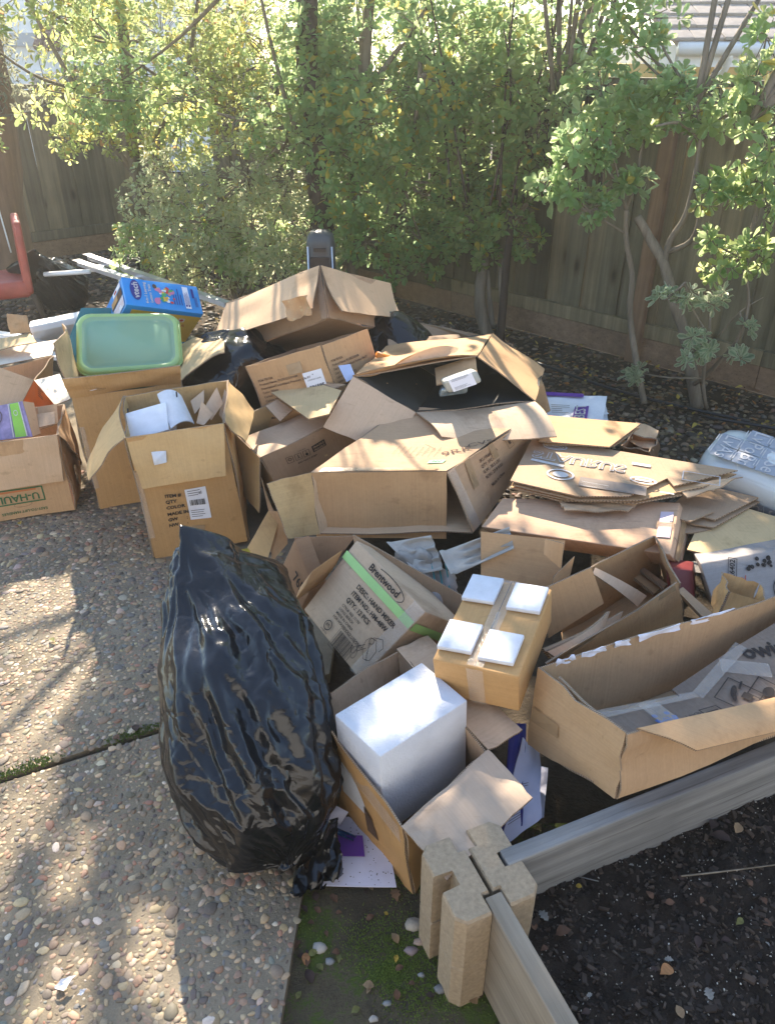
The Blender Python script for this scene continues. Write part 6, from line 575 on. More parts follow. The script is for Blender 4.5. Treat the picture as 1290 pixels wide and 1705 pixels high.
for j in range(3):
    for i in range(3):
        m = MB(); x = -5.30 + i * .15; y = 13.62 + j * .12; z = 1.79 + j * .09
        m.tube([(x, y, z), (x, y + .17, z + .11)], (.07, .065), 7); o = m.build('tile', RTILE, aw)
h2 = empty('yellow_house', (5.0, 9.5, 0), 'yellow house with shingled roof and white gutter beyond the right fence', 'house')
def pt(u, v, y): 
    c, s_ = math.cos(rad(31)), math.sin(rad(31)); a = -(v - 852.5) / 1280; d = ((u - 645) / 1280, a * s_ + c, a * c - s_); k = y / d[1]; return np.array([d[0] * k, y, 1.75 + d[2] * k])
m = MB(); m.box((2.55, 9.75, 0), (9, 14, 1.62)); m.build('wall', YELW, h2)
m = MB(); m.box((3.0, 9.2, 1.60), (9.2, 9.25, 1.80)); m.build('fascia', WHITEP, h2)
m = MB(); m.bar((3.0, 9.26, 1.70), (2.35, 12.2, 1.70), .05, .2); m.build('fascia', WHITEP, h2)
m = MB(); m.tube([(2.95, 9.12, 1.76), (9.2, 9.12, 1.76)], (.065, .065), 8); m.build('gutter', WHITEP, h2)
m = MB(); m.tube([(3.5, 9.13, 1.72), (3.5, 9.25, 1.55), (3.45, 9.6, 1.42), (3.45, 9.7, 1.2), (3.45, 9.7, 0)], (.035, .035), 8); m.build('downpipe', WHITEP, h2)
rf = MB(); rf.panel([(2.95, 9.15, 1.80), (9.4, 9.15, 1.80), (9.4, 13.2, 3.4), (2.2, 13.2, 3.4)], .05, (1, 1)); rfo = rf.build('roof', [TILE] * 3, h2)
sm = []
for k in range(3):
    b_ = MB(); b_.block([(-.15, 0, 0), (.15, 0, 0), (-.14, .42, .0), (.14, .42, .0), (-.15, 0, .035), (.15, 0, .035), (-.14, .42, .012), (.14, .42, .012)], .01, n=1); o = b_.build('shingle', TILE, None, (0, 0, 0)); sm.append(o.data); bpy.data.objects.remove(o)
cnt = 0
for j in range(13):
    for i in range(24):
        x = 2.95 + i * .302 + (j % 2) * .15 - j * .055; y = 9.12 + j * .29
        if x > 7.2 or x < 2.9 - j * .055: continue
        o = bpy.data.objects.new('shingle', sm[R.randrange(3)]); COL.objects.link(o); o.parent = rfo; zt = 1.835 + (y - 9.15) * .395
        o.location = V3((x, y, zt + R.uniform(0, .01))) - origin(rfo); o.rotation_euler = (math.atan(.395) - .03, 0, R.gauss(0, .01)); cnt += 1
# ------------------------------------------------------------------ trees
LV = np.array([(0, 0, 0), (-.13, .33, .02), (0, .33, -.015), (.13, .33, .02), (-.235, .62, .03), (0, .62, -.03), (.235, .62, .03), (-.20, .86, .01), (0, .87, -.05), (.20, .86, .01), (0, 1.0, -.09)])
LF = [(0, 2, 1), (0, 3, 2), (1, 2, 5), (1, 5, 4), (2, 3, 6), (2, 6, 5), (4, 5, 8), (4, 8, 7), (5, 6, 9), (5, 9, 8), (7, 8, 10), (8, 9, 10)]
LF = np.array(LF); LEDGE = np.array([.5, 1, 0, 1, 1, 0, 1, 1, 0, 1, 1.])
def rosettes(centres, axes, size, nl, col, spread=(.9, 1.35)):
    """returns per-leaf matrices (n,3,3), origins, colours"""
    M_ = []; O = []; Cc = []
    for c, a in zip(centres, axes):
        a = a / np.linalg.norm(a); x = np.cross(a, [.3, .5, .8]); x /= np.linalg.norm(x); y = np.cross(a, x); k = R.randint(nl - 2, nl + 2); p0 = R.uniform(0, 6.28); s0 = size * R.uniform(.8, 1.2)
        for q in range(k):
            th = p0 + q * 2.399; inner = q / k; el = spread[0] + (spread[1] - spread[0]) * (1 - inner) + R.gauss(0, .12)
            d = (x * math.cos(th) + y * math.sin(th)) * math.sin(el) + a * math.cos(el); s_ = s0 * (1 - .35 * inner) * R.uniform(.85, 1.15)
            nz = a - d * (a @ d); nz /= np.linalg.norm(nz); ro = R.gauss(0, .35); xx = np.cross(d, nz); nz2 = nz * math.cos(ro) + xx * math.sin(ro); xx = np.cross(d, nz2)
            M_.append(np.stack([xx * s_ * R.uniform(.72, 1.2), d * s_ * R.uniform(.7, 1.15), nz2 * s_ * R.uniform(-.6, 2.2)], 1)); O.append(c + d * .006 - a * (.012 * (1 - inner))); Cc.append(col())
    return np.array(M_), np.array(O), np.array(Cc)
def leafmesh(name, M_, O, Cc, edge, parent, mat=None, kind='stuff'):
    n = len(O); V = np.einsum('nij,kj->nki', M_, LV) + O[:, None, :]
    C_ = np.repeat(Cc[:, None, :], 11, 1)
    if edge is not None: e = LEDGE[None, :, None] * edge[1] * (NR.random((n, 1, 1)) < edge[2]); C_ = C_ * (1 - e) + np.array(edge[0])[None, None, :] * e
    F = (np.arange(n)[:, None, None] * 11 + LF[None]).reshape(-1, 3)
    o = meshcol(name, V.reshape(-1, 3), F, C_.reshape(-1, 3), mat or LEAF, parent, smooth=False)
    return tag(o, kind=kind)
def leafcol(base, var, yellow, ycol=(.30, .24, .03), brown=.0):
    def f():
        if R.random() < yellow: c = np.array(ycol) * R.uniform(.6, 1.2)
        elif R.random() < brown: c = np.array((.22, .10, .03)) * R.uniform(.6, 1.2)
        else: c = np.array(base) * R.uniform(1 - var, 1 + var) * np.array([R.uniform(.8, 1.25), 1, R.uniform(.8, 1.2)])
        return c
    return f
GAPS = [((-1.25, 2.15, 0), .15), ((-1.2, 1.9, 0), .12), ((-1.12, 1.72, 0), .10), ((-.98, 1.9, 0), .05), ((-.80, 1.2, 0), .03), ((-.55, 1.02, 0), .02), ((-.98, 1.38, 0), .06), ((-.72, .9, 0), .04), ((-.98, 1.1, 0), .03),  # crown holes shaped along sun rays so these spots get sun patches
        ((.06, 1.36, .38), .02), ((.0, 1.33, .38), .012), ((.42, 1.62, .44), .035), ((.27, 1.40, .44), .035), ((.16, 1.52, .42), .02), ((-.2, 2.55, .44), .06), ((.05, 2.5, .44), .06), ((.2, 2.62, .44), .04), ((.1, 3.1, .66), .07), ((.26, 3.2, .66), .05), ((.62, 2.85, .48), .06), ((.30, 2.75, .46), .03),
        ((-.42, 3.0, .52), .06), ((-.30, 3.1, .54), .05), ((.75, 2.65, .37), .07), ((.62, 2.55, .37), .06), ((.95, 2.62, .37), .05), ((.68, 2.85, .40), .05), ((1.1, 2.7, .37), .04), ((-1.75, 3.5, .4), .22), ((-1.95, 3.4, .4), .2), ((-1.5, 3.35, .36), .08), ((-1.35, 4.6, .2), .12), ((-.75, 3.45, .65), .10), ((-.05, 3.7, .8), .05), ((.45, 3.7, .36), .07), ((.3, 3.75, .38), .05),
        ((1.05, 2.25, .3), .05), ((1.2, 2.2, .3), .03), ((.9, 1.33, .42), .05), ((1.0, 1.38, .42), .04), ((-.62, 2.85, .6), .04), ((-1.6, 2.95, .1), .05), ((-.48, 1.72, .6), .05), ((-.53, 1.4, .4), .05)]
def shade(x0, x1, y0, y1, z, st, r, n, ty=5.1, pr=1.0):  # unseen crown clumps added along sun rays to shade a ground patch
    out = []; x = x0
    while x <= x1:
        y = y0
        while y <= y1:
            if R.random() < pr:
                k_ = (ty + R.uniform(-.3, .3) - y) / sd[1]; out.append([x + sd[0] * k_ + R.gauss(0, .05), y + sd[1] * k_, z + sd[2] * k_ + R.gauss(0, .05), r * R.uniform(.85, 1.15), n])
            y += st
        x += st
    return out
GT = np.array([g_[0] for g_ in GAPS]); GRr = np.array([g_[1] for g_ in GAPS]) + .055; SDV = np.array(sd)
def in_gap(p):
    d = p[None] - GT; t = d @ SDV; q = np.linalg.norm(d - t[:, None] * SDV[None], axis=1)
    return bool(((q < GRr) & (t > .8)).any())
def tree(name, label, cat, base, limbs, clumps, size, nl, col, edge=None, bark=None, group=None, single=300, twig=.004, dens=1.0, r0=.03):
    root = empty(name, base, label, cat, group); bark = bark or BARK; ends = []
    for i, L_ in enumerate(limbs):
        m = MB(); ra = r0 if i == 0 else r0 * .62 * (.85 ** min(i, 4)); rb = ra * (.62 if i == 0 else .4); m.tube(L_, (ra, rb), 9, noise=.05, seed=i); m.build('trunk' if i == 0 else 'limb', bark, root); ends += [V3(p) for p in L_[1:]]
    Cn = []; Ax = []; tw = MB(); ends = ends or [V3(base)]
    for (x, y, z, r, n) in clumps:
        c = np.array([x, y, z]); n = int(n * dens)
        e = min(ends, key=lambda p: np.linalg.norm(p - c))
        if np.linalg.norm(e - c) > .05:
            mid = (e + c) / 2 + np.array([0, 0, -.04 * np.linalg.norm(e - c)]); tw.tube([e, mid, c], (max(twig * 1.6, min(.02, r * .05)), twig), 6)
        for k in range(n):
            d = NR.normal(size=3); d /= np.linalg.norm(d); q = r * NR.uniform(.35, 1) ** .6; p = c + d * q * np.array([1, 1, .9])
            if p[2] > 1.5 and in_gap(p): continue
            ax = d * .8 + np.array([0, -.25, .55]) + NR.normal(0, .25, 3)
            Cn.append(p); Ax.append(ax)
            if k % 3 == 0 or r < .15: tw.tube([c + d * q * .15, p - d * .01], (twig * .7, twig * .45), 4, cap=False)
    if tw.v: tag(tw.build('twigs', bark, root), kind='stuff')
    M_, O, Cc = rosettes(np.array(Cn), np.array(Ax), size, nl, col)
    dist = np.linalg.norm(O - np.array([0, 0, 1.75]), axis=1) + 50 * (O[:, 2] > 2.1)
    order = np.argsort(dist); o0 = origin(root); vis = order[:single]; rest = order[single:]
    if single:
        lm = []
        for k in range(6):
            me = bpy.data.meshes.new('leaf'); me.from_pydata(LV.tolist(), [], LF.tolist()); c = Cc[vis[k * 7 % len(vis)]] if k else np.array(col()); C_ = np.repeat(c[None], 11, 0)
            if edge is not None and R.random() < edge[2]: e = LEDGE[:, None] * edge[1]; C_ = C_ * (1 - e) + np.array(edge[0])[None] * e
            at = me.color_attributes.new('col', 'FLOAT_COLOR', 'POINT'); c4 = np.ones((11, 4), np.float32); c4[:, :3] = C_; at.data.foreach_set('color', c4.ravel()); me.materials.append(LEAF); lm.append(me)
        for i in vis:
            o = bpy.data.objects.new('leaf', lm[R.randrange(6)]); COL.objects.link(o); o.parent = root; mt = np.eye(4); mt[:3, :3] = M_[i]; mt[:3, 3] = O[i] - o0; o.matrix_basis = Matrix(mt.tolist())
    if len(rest): leafmesh('crown', M_[rest], O[rest], Cc[rest], edge, root)
    return root
def canopy(n, x, y, z, r, k):
    """extra crown clumps above the picture, the same trees going up, added to shade the pile"""
    out = []
    for _ in range(n): out.append([R.uniform(*x), R.uniform(*y), R.uniform(*z), R.uniform(*r), R.randint(*k)])
    return out
GRN = (0.112, 0.190, 0.056)
tree('hedge_tree', 'sunlit yellow green hedge tree overhanging the left fence', 'tree', (-2.0, 6.6, 0), [[(-2.0, 6.6, -.03), (-2.0, 6.6, .8), (-1.9, 6.5, 1.8), (-1.8, 6.5, 3.2)], [(-2.0, 6.6, .9), (-2.3, 6.5, 1.5), (-2.6, 6.5, 2.2)], [(-2.0, 6.6, 1.0), (-1.5, 6.4, 1.5), (-1.2, 6.3, 2.4)]],
     CL['H1'] + canopy(17, (-3.1, -1.3), (4.9, 5.6), (2.35, 3.3), (.28, .42), (60, 95)) + shade(-1.9, -.75, 2.2, 3.0, 0, .36, .25, 42) + shade(-.95, -.3, 1.3, 2.2, .1, .36, .25, 42) + shade(-1.25, -.4, .65, 1.45, 0, .34, .24, 40, 5.0, .9) + shade(-1.1, -.3, .8, 1.5, 0, .36, .24, 40, 5.6, .7) + canopy(5, (-3.0, -1.3), (5.8, 6.4), (2.6, 3.6), (.28, .4), (50, 80)), .054, 7, leafcol((0.155, 0.207, 0.046), .35, .09, brown=.02), r0=.05, dens=1.3)
tree('variegated_shrub', 'pale cream edged shrub low in front of the hedge, left of the heater', 'shrub', (-1.15, 5.95, 0), [[(-1.15, 5.95, -.03), (-1.2, 5.9, .4), (-1.2, 5.85, 1.0)], [(-1.15, 5.95, .1), (-.9, 5.8, .5), (-.75, 5.7, .8)], [(-1.15, 5.95, .2), (-1.6, 5.95, .7)]],
     CL['H2'], .050, 7, leafcol((0.172, 0.213, 0.098), .25, .03), edge=((.36, .37, .20), .55, .8), r0=.025, dens=1.4)
tree('hedge_tree', 'broad green pittosporum directly behind the heater in the middle', 'tree', (-.25, 5.75, 0), [[(-.25, 5.75, -.03), (-.25, 5.7, .8), (-.15, 5.65, 1.6), (0, 5.6, 3.2)], [(-.25, 5.7, .5), (.1, 5.5, 1.0), (.2, 5.45, 1.6)], [(-.25, 5.7, .7), (-.6, 5.6, 1.3), (-.8, 5.6, 2.2)], [(-.15, 5.65, 1.5), (.4, 5.55, 2.2), (.7, 5.5, 3.0)]],
     CL['H3'] + [[R.uniform(-1.9, .75), R.uniform(5.85, 6.25), R.uniform(.35, 2.1), R.uniform(.24, .34), 62] for _ in range(15)] + [[R.uniform(-.3, .75), R.uniform(5.5, 5.8), R.uniform(.5, 1.9), .24, 50] for _ in range(8)] + canopy(24, (-1.6, .9), (4.7, 5.5), (2.4, 3.9), (.3, .44), (60, 100)) + shade(-.25, 1.15, .75, 2.1, .3, .36, .25, 42) + canopy(6, (-1.2, .9), (5.4, 5.9), (2.4, 3.6), (.3, .4), (50, 80)), .067, 7, leafcol(GRN, .3, .045), r0=.045, dens=1.3)
tree('pittosporum_tree', 'green tree with twin bare stems at the middle of the right fence', 'tree', TR['A'][0][0], TR['A'], CL['A'] + canopy(14, (.5, 2.0), (4.4, 5.2), (2.4, 3.7), (.3, .42), (45, 80)), .066, 7, leafcol((0.127, 0.196, 0.055), .28, .03), r0=.045)
tree('pittosporum_tree', 'slender single stemmed young tree in front of the right fence', 'tree', TR['B'][0][0], TR['B'], CL['B'], .072, 7, leafcol((0.132, 0.201, 0.063), .25, .03), edge=((.34, .38, .22), .3, .35), r0=.020, dens=1.7)
tree('pittosporum_tree', 'forked grey trunked tree nearest the right edge of the photo', 'tree', TR['C'][0][0], TR['C'], CL['C'] + canopy(13, (1.5, 3.4), (4.0, 4.7), (2.55, 3.7), (.3, .42), (45, 80)), .070, 7, leafcol((0.121, 0.190, 0.053), .28, .03), edge=((.34, .38, .22), .3, .3), r0=.036, dens=1.5)
tree('variegated_shrub', 'small white edged sapling at the foot of the forked tree', 'shrub', TR['V'][0][0], TR['V'], CL['V'], .06, 8, leafcol((.075, .125, .05), .2, .0), edge=((.50, .53, .36), .75, 1.0), r0=.011)
tk = empty('old_tree', TR['trunk'][0][0], 'dark rough trunk rising through the hedge behind the heater', 'tree')
m = MB(); P = TR['trunk'][0]; m.tube(P, (.085, .06), 14, noise=.06, seed=3); m.build('trunk', DBARK, tk)
P = P[-1]; Cn = NR.normal(0, 1, (900, 3)) * np.array([.75, .5, .45]) + np.array([P[0] + .1, P[1], 3.9]); Cn = np.array([c_ for c_ in Cn if not in_gap(c_)]); M_, O, Cc = rosettes(Cn, NR.normal(0, 1, (len(Cn), 3)) + [0, 0, .5], .07, 7, leafcol((.05, .09, .02), .3, .05)); leafmesh('crown', M_, O, Cc, None, tk)
nt = empty('neighbour_tree', (.3, 9.2, 0), 'pale sunlit leafy trees standing beyond the fence, seen through the hedge', 'tree')
m = MB(); m.tube([(.3, 9.2, -.03), (.2, 9.2, 1.2), (.3, 9.3, 2.6)], (.09, .05), 9); m.tube([(.25, 9.2, 1.0), (1.2, 9.4, 2.0)], (.05, .02), 7); m.tube([(.22, 9.2, .9), (-1.2, 9.3, 1.9)], (.05, .02), 7); m.build('trunk', DBARK, nt)
Cn = []
for _ in range(75):
    c_ = np.array([R.uniform(-3.2, 3.4), R.uniform(8.9, 9.9), R.uniform(.9, 2.5)]); 
    if c_[0] > 1.9 and c_[2] > 1.15: continue
    Cn.append(c_ + NR.normal(0, .22, (55, 3)))
Cn = np.concatenate(Cn); M_, O, Cc = rosettes(Cn, NR.normal(0, 1, Cn.shape) + [0, 0, .5], .075, 5, leafcol((.13, .18, .04), .4, .06)); leafmesh('crown', M_, O, Cc, None, nt)
# broom-like bare stems in the hedge
st = MB()
for k in range(16):
    x = R.uniform(.4, 1.5); y = R.uniform(5.3, 5.75) - x * .25; h = R.uniform(1.6, 2.5); lx = R.gauss(0, .18); st.tube([(x, y, .9), (x + lx * .5, y, 1.5), (x + lx + R.gauss(0, .08), y + R.gauss(0, .1), h)], (.010, .004), 5)
hs = empty('twiggy_shrub', (.8, 5.3, 0), 'bare brown upright stems tangled along the fence top in the middle', 'shrub'); o = st.build('stems', DBARK, hs); tag(o, kind='stuff')
m = MB(); m.tube([(.8, 5.3, -.03), (.8, 5.3, .5), (.82, 5.3, 1.0)], (.03, .02), 8); m.build('trunk', DBARK, hs)
# conifer at the left edge
cf = empty('cypress_tree', (-3.34, 6.9, 0), 'dark cypress with reddish trunk cut off by the left edge', 'tree')
m = MB(); m.tube([(-3.26, 6.9, -.03), (-3.22, 6.9, .6), (-3.10, 6.9, 1.4), (-3.06, 6.9, 3.5)], (.17, .11), 16, noise=.04, seed=5); m.build('trunk', FRED, cf)
N_ = 5200; Pp = np.stack([NR.normal(-3.06, .10, N_), NR.normal(6.85, .25, N_), NR.uniform(1.32, 3.6, N_)], 1); Mx = []
for i in range(N_):
    d = np.array([NR.normal(0, .5), NR.normal(0, .5), NR.normal(.2, .6)]); d /= np.linalg.norm(d); x = np.cross(d, NR.normal(size=3)); x /= np.linalg.norm(x); s_ = R.uniform(.03, .07); Mx.append(np.stack([x * s_ * .6, d * s_, np.cross(x, d) * s_], 1))
leafmesh('crown', np.array(Mx), Pp, np.array([.045, .05, .022])[None] * NR.uniform(.5, 1.5, (N_, 1)), None, cf)
# strappy plant by the left fence
sp = empty('strap_leaf_plant', (-1.9, 6.9, 0), 'strappy green plant at the foot of the hedge by the left fence', 'plant')
for k in range(16):
    a = R.uniform(0, 6.28); L_ = R.uniform(.35, .6); m = MB(); pts = []
    for q in range(5):
        t = q / 4; rr = L_ * .75 * t; pts.append((-1.95 + math.cos(a) * rr, 6.7 + math.sin(a) * rr, .05 + L_ * (1.3 * t - .95 * t * t)))
    vs = []; uv = []
    for q, p in enumerate(pts):
        w_ = .014 * (1 - q / 4.2); vs += [(p[0] - math.sin(a) * w_, p[1] + math.cos(a) * w_, p[2]), (p[0] + math.sin(a) * w_, p[1] - math.cos(a) * w_, p[2])]
    m.add(vs, [(2 * q, 2 * q + 1, 2 * q + 3, 2 * q + 2) for q in range(4)], 0, None, True); m.build('leaf_blade', MAT_BLADE if 'MAT_BLADE' in globals() else globals().setdefault('MAT_BLADE', mat_flat('green_blade', (.06, .10, .03), .5)), sp)
# ------------------------------------------------------------------ thin volume added to imitate lens glare over the hedge
hz = MB(); x0, y0, z0, x1, y1, z1 = -14, -7, -1.2, 16, 24, 7.5; hz.add([(x0, y0, z0), (x1, y0, z0), (x1, y1, z0), (x0, y1, z0), (x0, y0, z1), (x1, y0, z1), (x1, y1, z1), (x0, y1, z1)], [(3, 2, 1, 0), (4, 5, 6, 7), (0, 1, 5, 4), (1, 2, 6, 5), (2, 3, 7, 6), (3, 0, 4, 7)])
hm = bpy.data.materials.new('glare_veil_volume'); hm.use_nodes = True; hn = hm.node_tree; hn.nodes.remove(hn.nodes['Principled BSDF']); pv = hn.nodes.new('ShaderNodeVolumePrincipled'); pv.inputs['Density'].default_value = .0075; pv.inputs['Color'].default_value = (1, .97, .86, 1); pv.inputs['Anisotropy'].default_value = .55; hn.links.new(pv.outputs[0], hn.nodes['Material Output'].inputs['Volume'])
tag(hz.build('glare_veil', hm, loc=(0, 0, -1.2)), kind='stuff')
# ------------------------------------------------------------------ cartons
FACES = dict(front=(0, 1, 5, 4), right=(1, 3, 7, 5), back=(3, 2, 6, 7), left=(2, 0, 4, 6), bottom=(0, 2, 3, 1), top=(4, 5, 7, 6))
class QL(list):
    disp = None
SURF = {}
def face(key, f):
    c = BX[key]['c']; q = QL([V3(c[i]) for i in FACES[f]]); q.disp = SURF.get((key, f)); return q
def base_of(c): a = V3(c); return (a[:, 0].mean(), a[:, 1].mean(), a[:, 2].min())
def shrink(Q, t, sides):
    Q = [q.copy() for q in Q]; ex = Q[1] - Q[0]; ex /= np.linalg.norm(ex); e2 = Q[2] - Q[3]; e2 /= np.linalg.norm(e2)
    if 'l' in sides: Q[0] = Q[0] + ex * t; Q[3] = Q[3] + e2 * t
    if 'r' in sides: Q[1] = Q[1] - ex * t; Q[2] = Q[2] - e2 * t
    return Q
def flap_quad(key, fl, openf):
    c = V3(BX[key]['c']); H0, H1, b, a = [V3(p) for p in BX[key]['f'][fl]]; cen = c.mean(0); e = (c[4:].mean(0) - c[:4].mean(0)) if openf == 'top' else (c[[0, 1, 4, 5]].mean(0) - c[[2, 3, 6, 7]].mean(0)); e /= np.linalg.norm(e)
    hc = (H0 + H1) / 2; o = hc - cen; o = o - e * (o @ e); h = (H1 - H0) / np.linalg.norm(H1 - H0); o = o - h * (o @ h); o /= np.linalg.norm(o); d = (a + b) / 2 - hc; d /= np.linalg.norm(d)
    n_in = -(d @ e) * o + (d @ o) * e; n = np.cross(H1 - H0, a - H0)
    q = QL([H0, H1, b, a] if n @ n_in > 0 else [H1, H0, a, b]); q.disp = SURF.get((key, 'flap_' + fl)); return q      # panel normal = inner face
def open_carton(name, label, key, mats=None, openf='top', sk=(), fm=None, skip=(), bend=None, group=None, cat='cardboard box', t=.005, noise_=.0042, jag=.0022):
    mats = mats or (KRAFT, EDGE, KRAFT_IN); c = BX[key]['c']; root = empty(name, base_of(c), label, cat, group); rg = random.Random(hash(key) % 9973 if False else sum(map(ord, key)))
    m = MB()
    for f in FACES:
        if f == openf or f in skip: continue
        Q = face(key, f)
        sh = {'front': 'lr', 'back': 'lr', 'bottom': 'lr', 'top': 'lr'}.get(f, '')
        Q = shrink(Q, .003, sh)
        m.panel(Q, t, (6, 6), sag=rg.uniform(-.004, .004), noise=noise_, seed=sum(map(ord, key + f)), jag=jag if f not in ('bottom',) else 0); SURF[(key, f)] = m.disp
    m.build('body', mats, root)
    for fl in BX[key]['f']:
        if fl in sk: continue
        Q = flap_quad(key, fl, openf); b = (bend or {}).get(fl, (0, rg.uniform(-.008, .008)))
        k = MB(); fmt = (fm or {}).get(fl, mats); k.panel(Q, t, (8, 8), bu=b[0], bv=b[1], noise=.003, seed=sum(map(ord, key + fl)) + 5, jag=.002, mats=(2, 1, 0)); k.build('flap', fmt, root); SURF[(key, 'flap_' + fl)] = k.disp
    return root
def closed_carton(name, label, key, mat=None, r=.006, group=None, cat='cardboard box', bulge=.002, dent=.002, seam=None):
    c = BX[key]['c']; root = empty(name, base_of(c), label, cat, group); m = MB(); m.block(c, r, bulge=bulge, dent=dent, seed=len(key)); m.build('body', mat or KRAFT, root); return root
def sheet(name, label, key, mats=None, t=.005, cat='cardboard sheet', group=None, res=(8, 8), **k):
    m = MB(); P = PN[key]; mats = mats or (KRAFT_IN, EDGE, KRAFT)
    if len(P) == 4 and not k.get('flat'):
        k.pop('flat', None); Q = [V3(p) for p in P]; n = np.cross(Q[1] - Q[0], Q[3] - Q[0])
        if n @ (V3((0, 0, 1.75)) - Q[0]) < 0: Q = [Q[1], Q[0], Q[3], Q[2]]
        m.panel(Q, t, res, seed=len(key) + len(label), **k)
    else: m.poly(P, t)
    o = m.build(name, mats); return tag(o, label, cat, group)
# ---- flat print on a face quad (u, v in metres from its first corner)
def fp(Q, u, v, off=.0028):
    W = np.linalg.norm(Q[1] - Q[0]); H = np.linalg.norm(Q[3] - Q[0]); a, b = u / W, v / H
    n = np.cross(Q[1] - Q[0], Q[3] - Q[0]); n /= np.linalg.norm(n)
    return Q[0] * (1 - a) * (1 - b) + Q[1] * a * (1 - b) + Q[2] * a * b + Q[3] * (1 - a) * b + n * (off + (getattr(Q, 'disp', None)(a, b) if getattr(Q, 'disp', None) else .0012))
class Print:
    def __init__(s, Q, off=.0034): s.Q = QL([V3(q) for q in Q]); s.Q.disp = getattr(Q, 'disp', None); s.off = off; s.m = MB(); s.W = np.linalg.norm(s.Q[1] - s.Q[0]); s.H = np.linalg.norm(s.Q[3] - s.Q[0])
    def _put(s, pts, fs, cu, cv, rot):
        ca, sa = math.cos(rad(rot)), math.sin(rad(rot)); V = [fp(s.Q, cu + x * ca - y * sa, cv + x * sa + y * ca, s.off) for x, y in pts]; s.m.add(V, fs, 0, [(x, y) for x, y in pts]); return s
    def text(s, t, cu, cv, size, rot=0, align='CENTER', flip=False, bold=0, sx=1):
        c = bpy.data.curves.new('t', 'FONT'); c.body = t; c.size = size; c.align_x = align; c.align_y = 'CENTER'; c.resolution_u = 2; c.offset = bold
        o = bpy.data.objects.new('t', c); me = bpy.data.meshes.new_from_object(o); pts = [((-v.co.x if flip else v.co.x) * sx, v.co.y) for v in me.vertices]; fs = [list(p.vertices)[::-1] if flip else list(p.vertices) for p in me.polygons]
        if fs: s._put(pts, fs, cu, cv, rot)
        bpy.data.objects.remove(o); bpy.data.curves.remove(c); bpy.data.meshes.remove(me); return s
    def rect(s, cu, cv, w_, h, rot=0, x=0, y=0): return s._put([(x - w_ / 2, y - h / 2), (x + w_ / 2, y - h / 2), (x + w_ / 2, y + h / 2), (x - w_ / 2, y + h / 2)], [(0, 1, 2, 3)], cu, cv, rot)
    def frame(s, cu, cv, w_, h, t, rot=0):
        for (x, y, a, b) in ((0, h / 2, w_ + t, t), (0, -h / 2, w_ + t, t), (w_ / 2, 0, t, h - t), (-w_ / 2, 0, t, h - t)): s.rect(cu, cv, a, b, rot, x, y)
        return s
    def bars(s, cu, cv, w_, h, rot=0, n=22, seed=1):
        rg = random.Random(seed); x = -w_ / 2
        while x < w_ / 2 - w_ / n: bw = w_ / n * rg.choice((.35, .5, .9)); s.rect(cu, cv, bw, h, rot, x + bw / 2, 0); x += bw + w_ / n * rg.choice((.3, .5, .7))
        return s
    def ring(s, cu, cv, a, b, t, rot=0, n=28, a0=0, a1=6.2832):
        pts = []; full = a1 - a0 > 6.2
        for k in range(n + 1): th = a0 + (a1 - a0) * k / n; pts += [(math.cos(th) * a, math.sin(th) * b), (math.cos(th) * (a - t), math.sin(th) * (b - t))]
        return s._put(pts, [(2 * k, 2 * k + 1, 2 * k + 3, 2 * k + 2)[::-1] for k in range(n)], cu, cv, rot)
    def disc(s, cu, cv, a, b, rot=0, n=20): return s._put([(math.cos(k * 6.2832 / n) * a, math.sin(k * 6.2832 / n) * b) for k in range(n)], [tuple(range(n))], cu, cv, rot)
    def line(s, pts, t):
        for (x0, y0), (x1, y1) in zip(pts[:-1], pts[1:]):
            L_ = math.hypot(x1 - x0, y1 - y0); s.rect((x0 + x1) / 2, (y0 + y1) / 2, L_ + t * .6, t, math.degrees(math.atan2(y1 - y0, x1 - x0)))
        return s
    def lines(s, cu, cv, w_, h, n, t, rot=0, seed=2):
        rg = random.Random(seed)
        for k in range(n): l = w_ * rg.uniform(.55, 1); s.rect(cu, cv, l, t, rot, (l - w_) / 2, h / 2 - h * k / max(1, n - 1))
        return s
    def out(s, mat, parent, name='print'): return s.m.build(name, mat, parent)
def label(Q, parent, cu, cv, w_, h, rot=0, seed=1, bars=True, mat=None, off=.004, name='label'):
    p = Print(Q, off).rect(cu, cv, w_, h, rot); o = p.out(mat or LABEL, parent, name); k = Print(Q, off + .0012)
    ca, sa = math.cos(rad(rot)), math.sin(rad(rot)); at = lambda x, y: (cu + x * ca - y * sa, cv + x * sa + y * ca)
    if bars: k.bars(*at(0, h * .05), w_ * .75, h * .18, rot, seed=seed)
    k.lines(*at(0, h * .36), w_ * .8, h * .14, 3, h * .018, rot, seed); k.lines(*at(0, -h * .3), w_ * .8, h * .2, 4, h * .015, rot, seed + 1)
    k.out(INK, o, 'print'); return o
def tape(Q, parent, u0, v0, u1, v1, w_, mat=None, off=.0042, name='tape'):
    p = Print(Q, off); L_ = math.hypot(u1 - u0, v1 - v0); p.rect((u0 + u1) / 2, (v0 + v1) / 2, L_, w_, math.degrees(math.atan2(v1 - v0, u1 - u0))); return p.out(mat or TAPE, parent, name)
G1, G2, G3 = 'open cartons in the left row', 'cartons of the pile', 'flattened cardboard on the right of the pile'
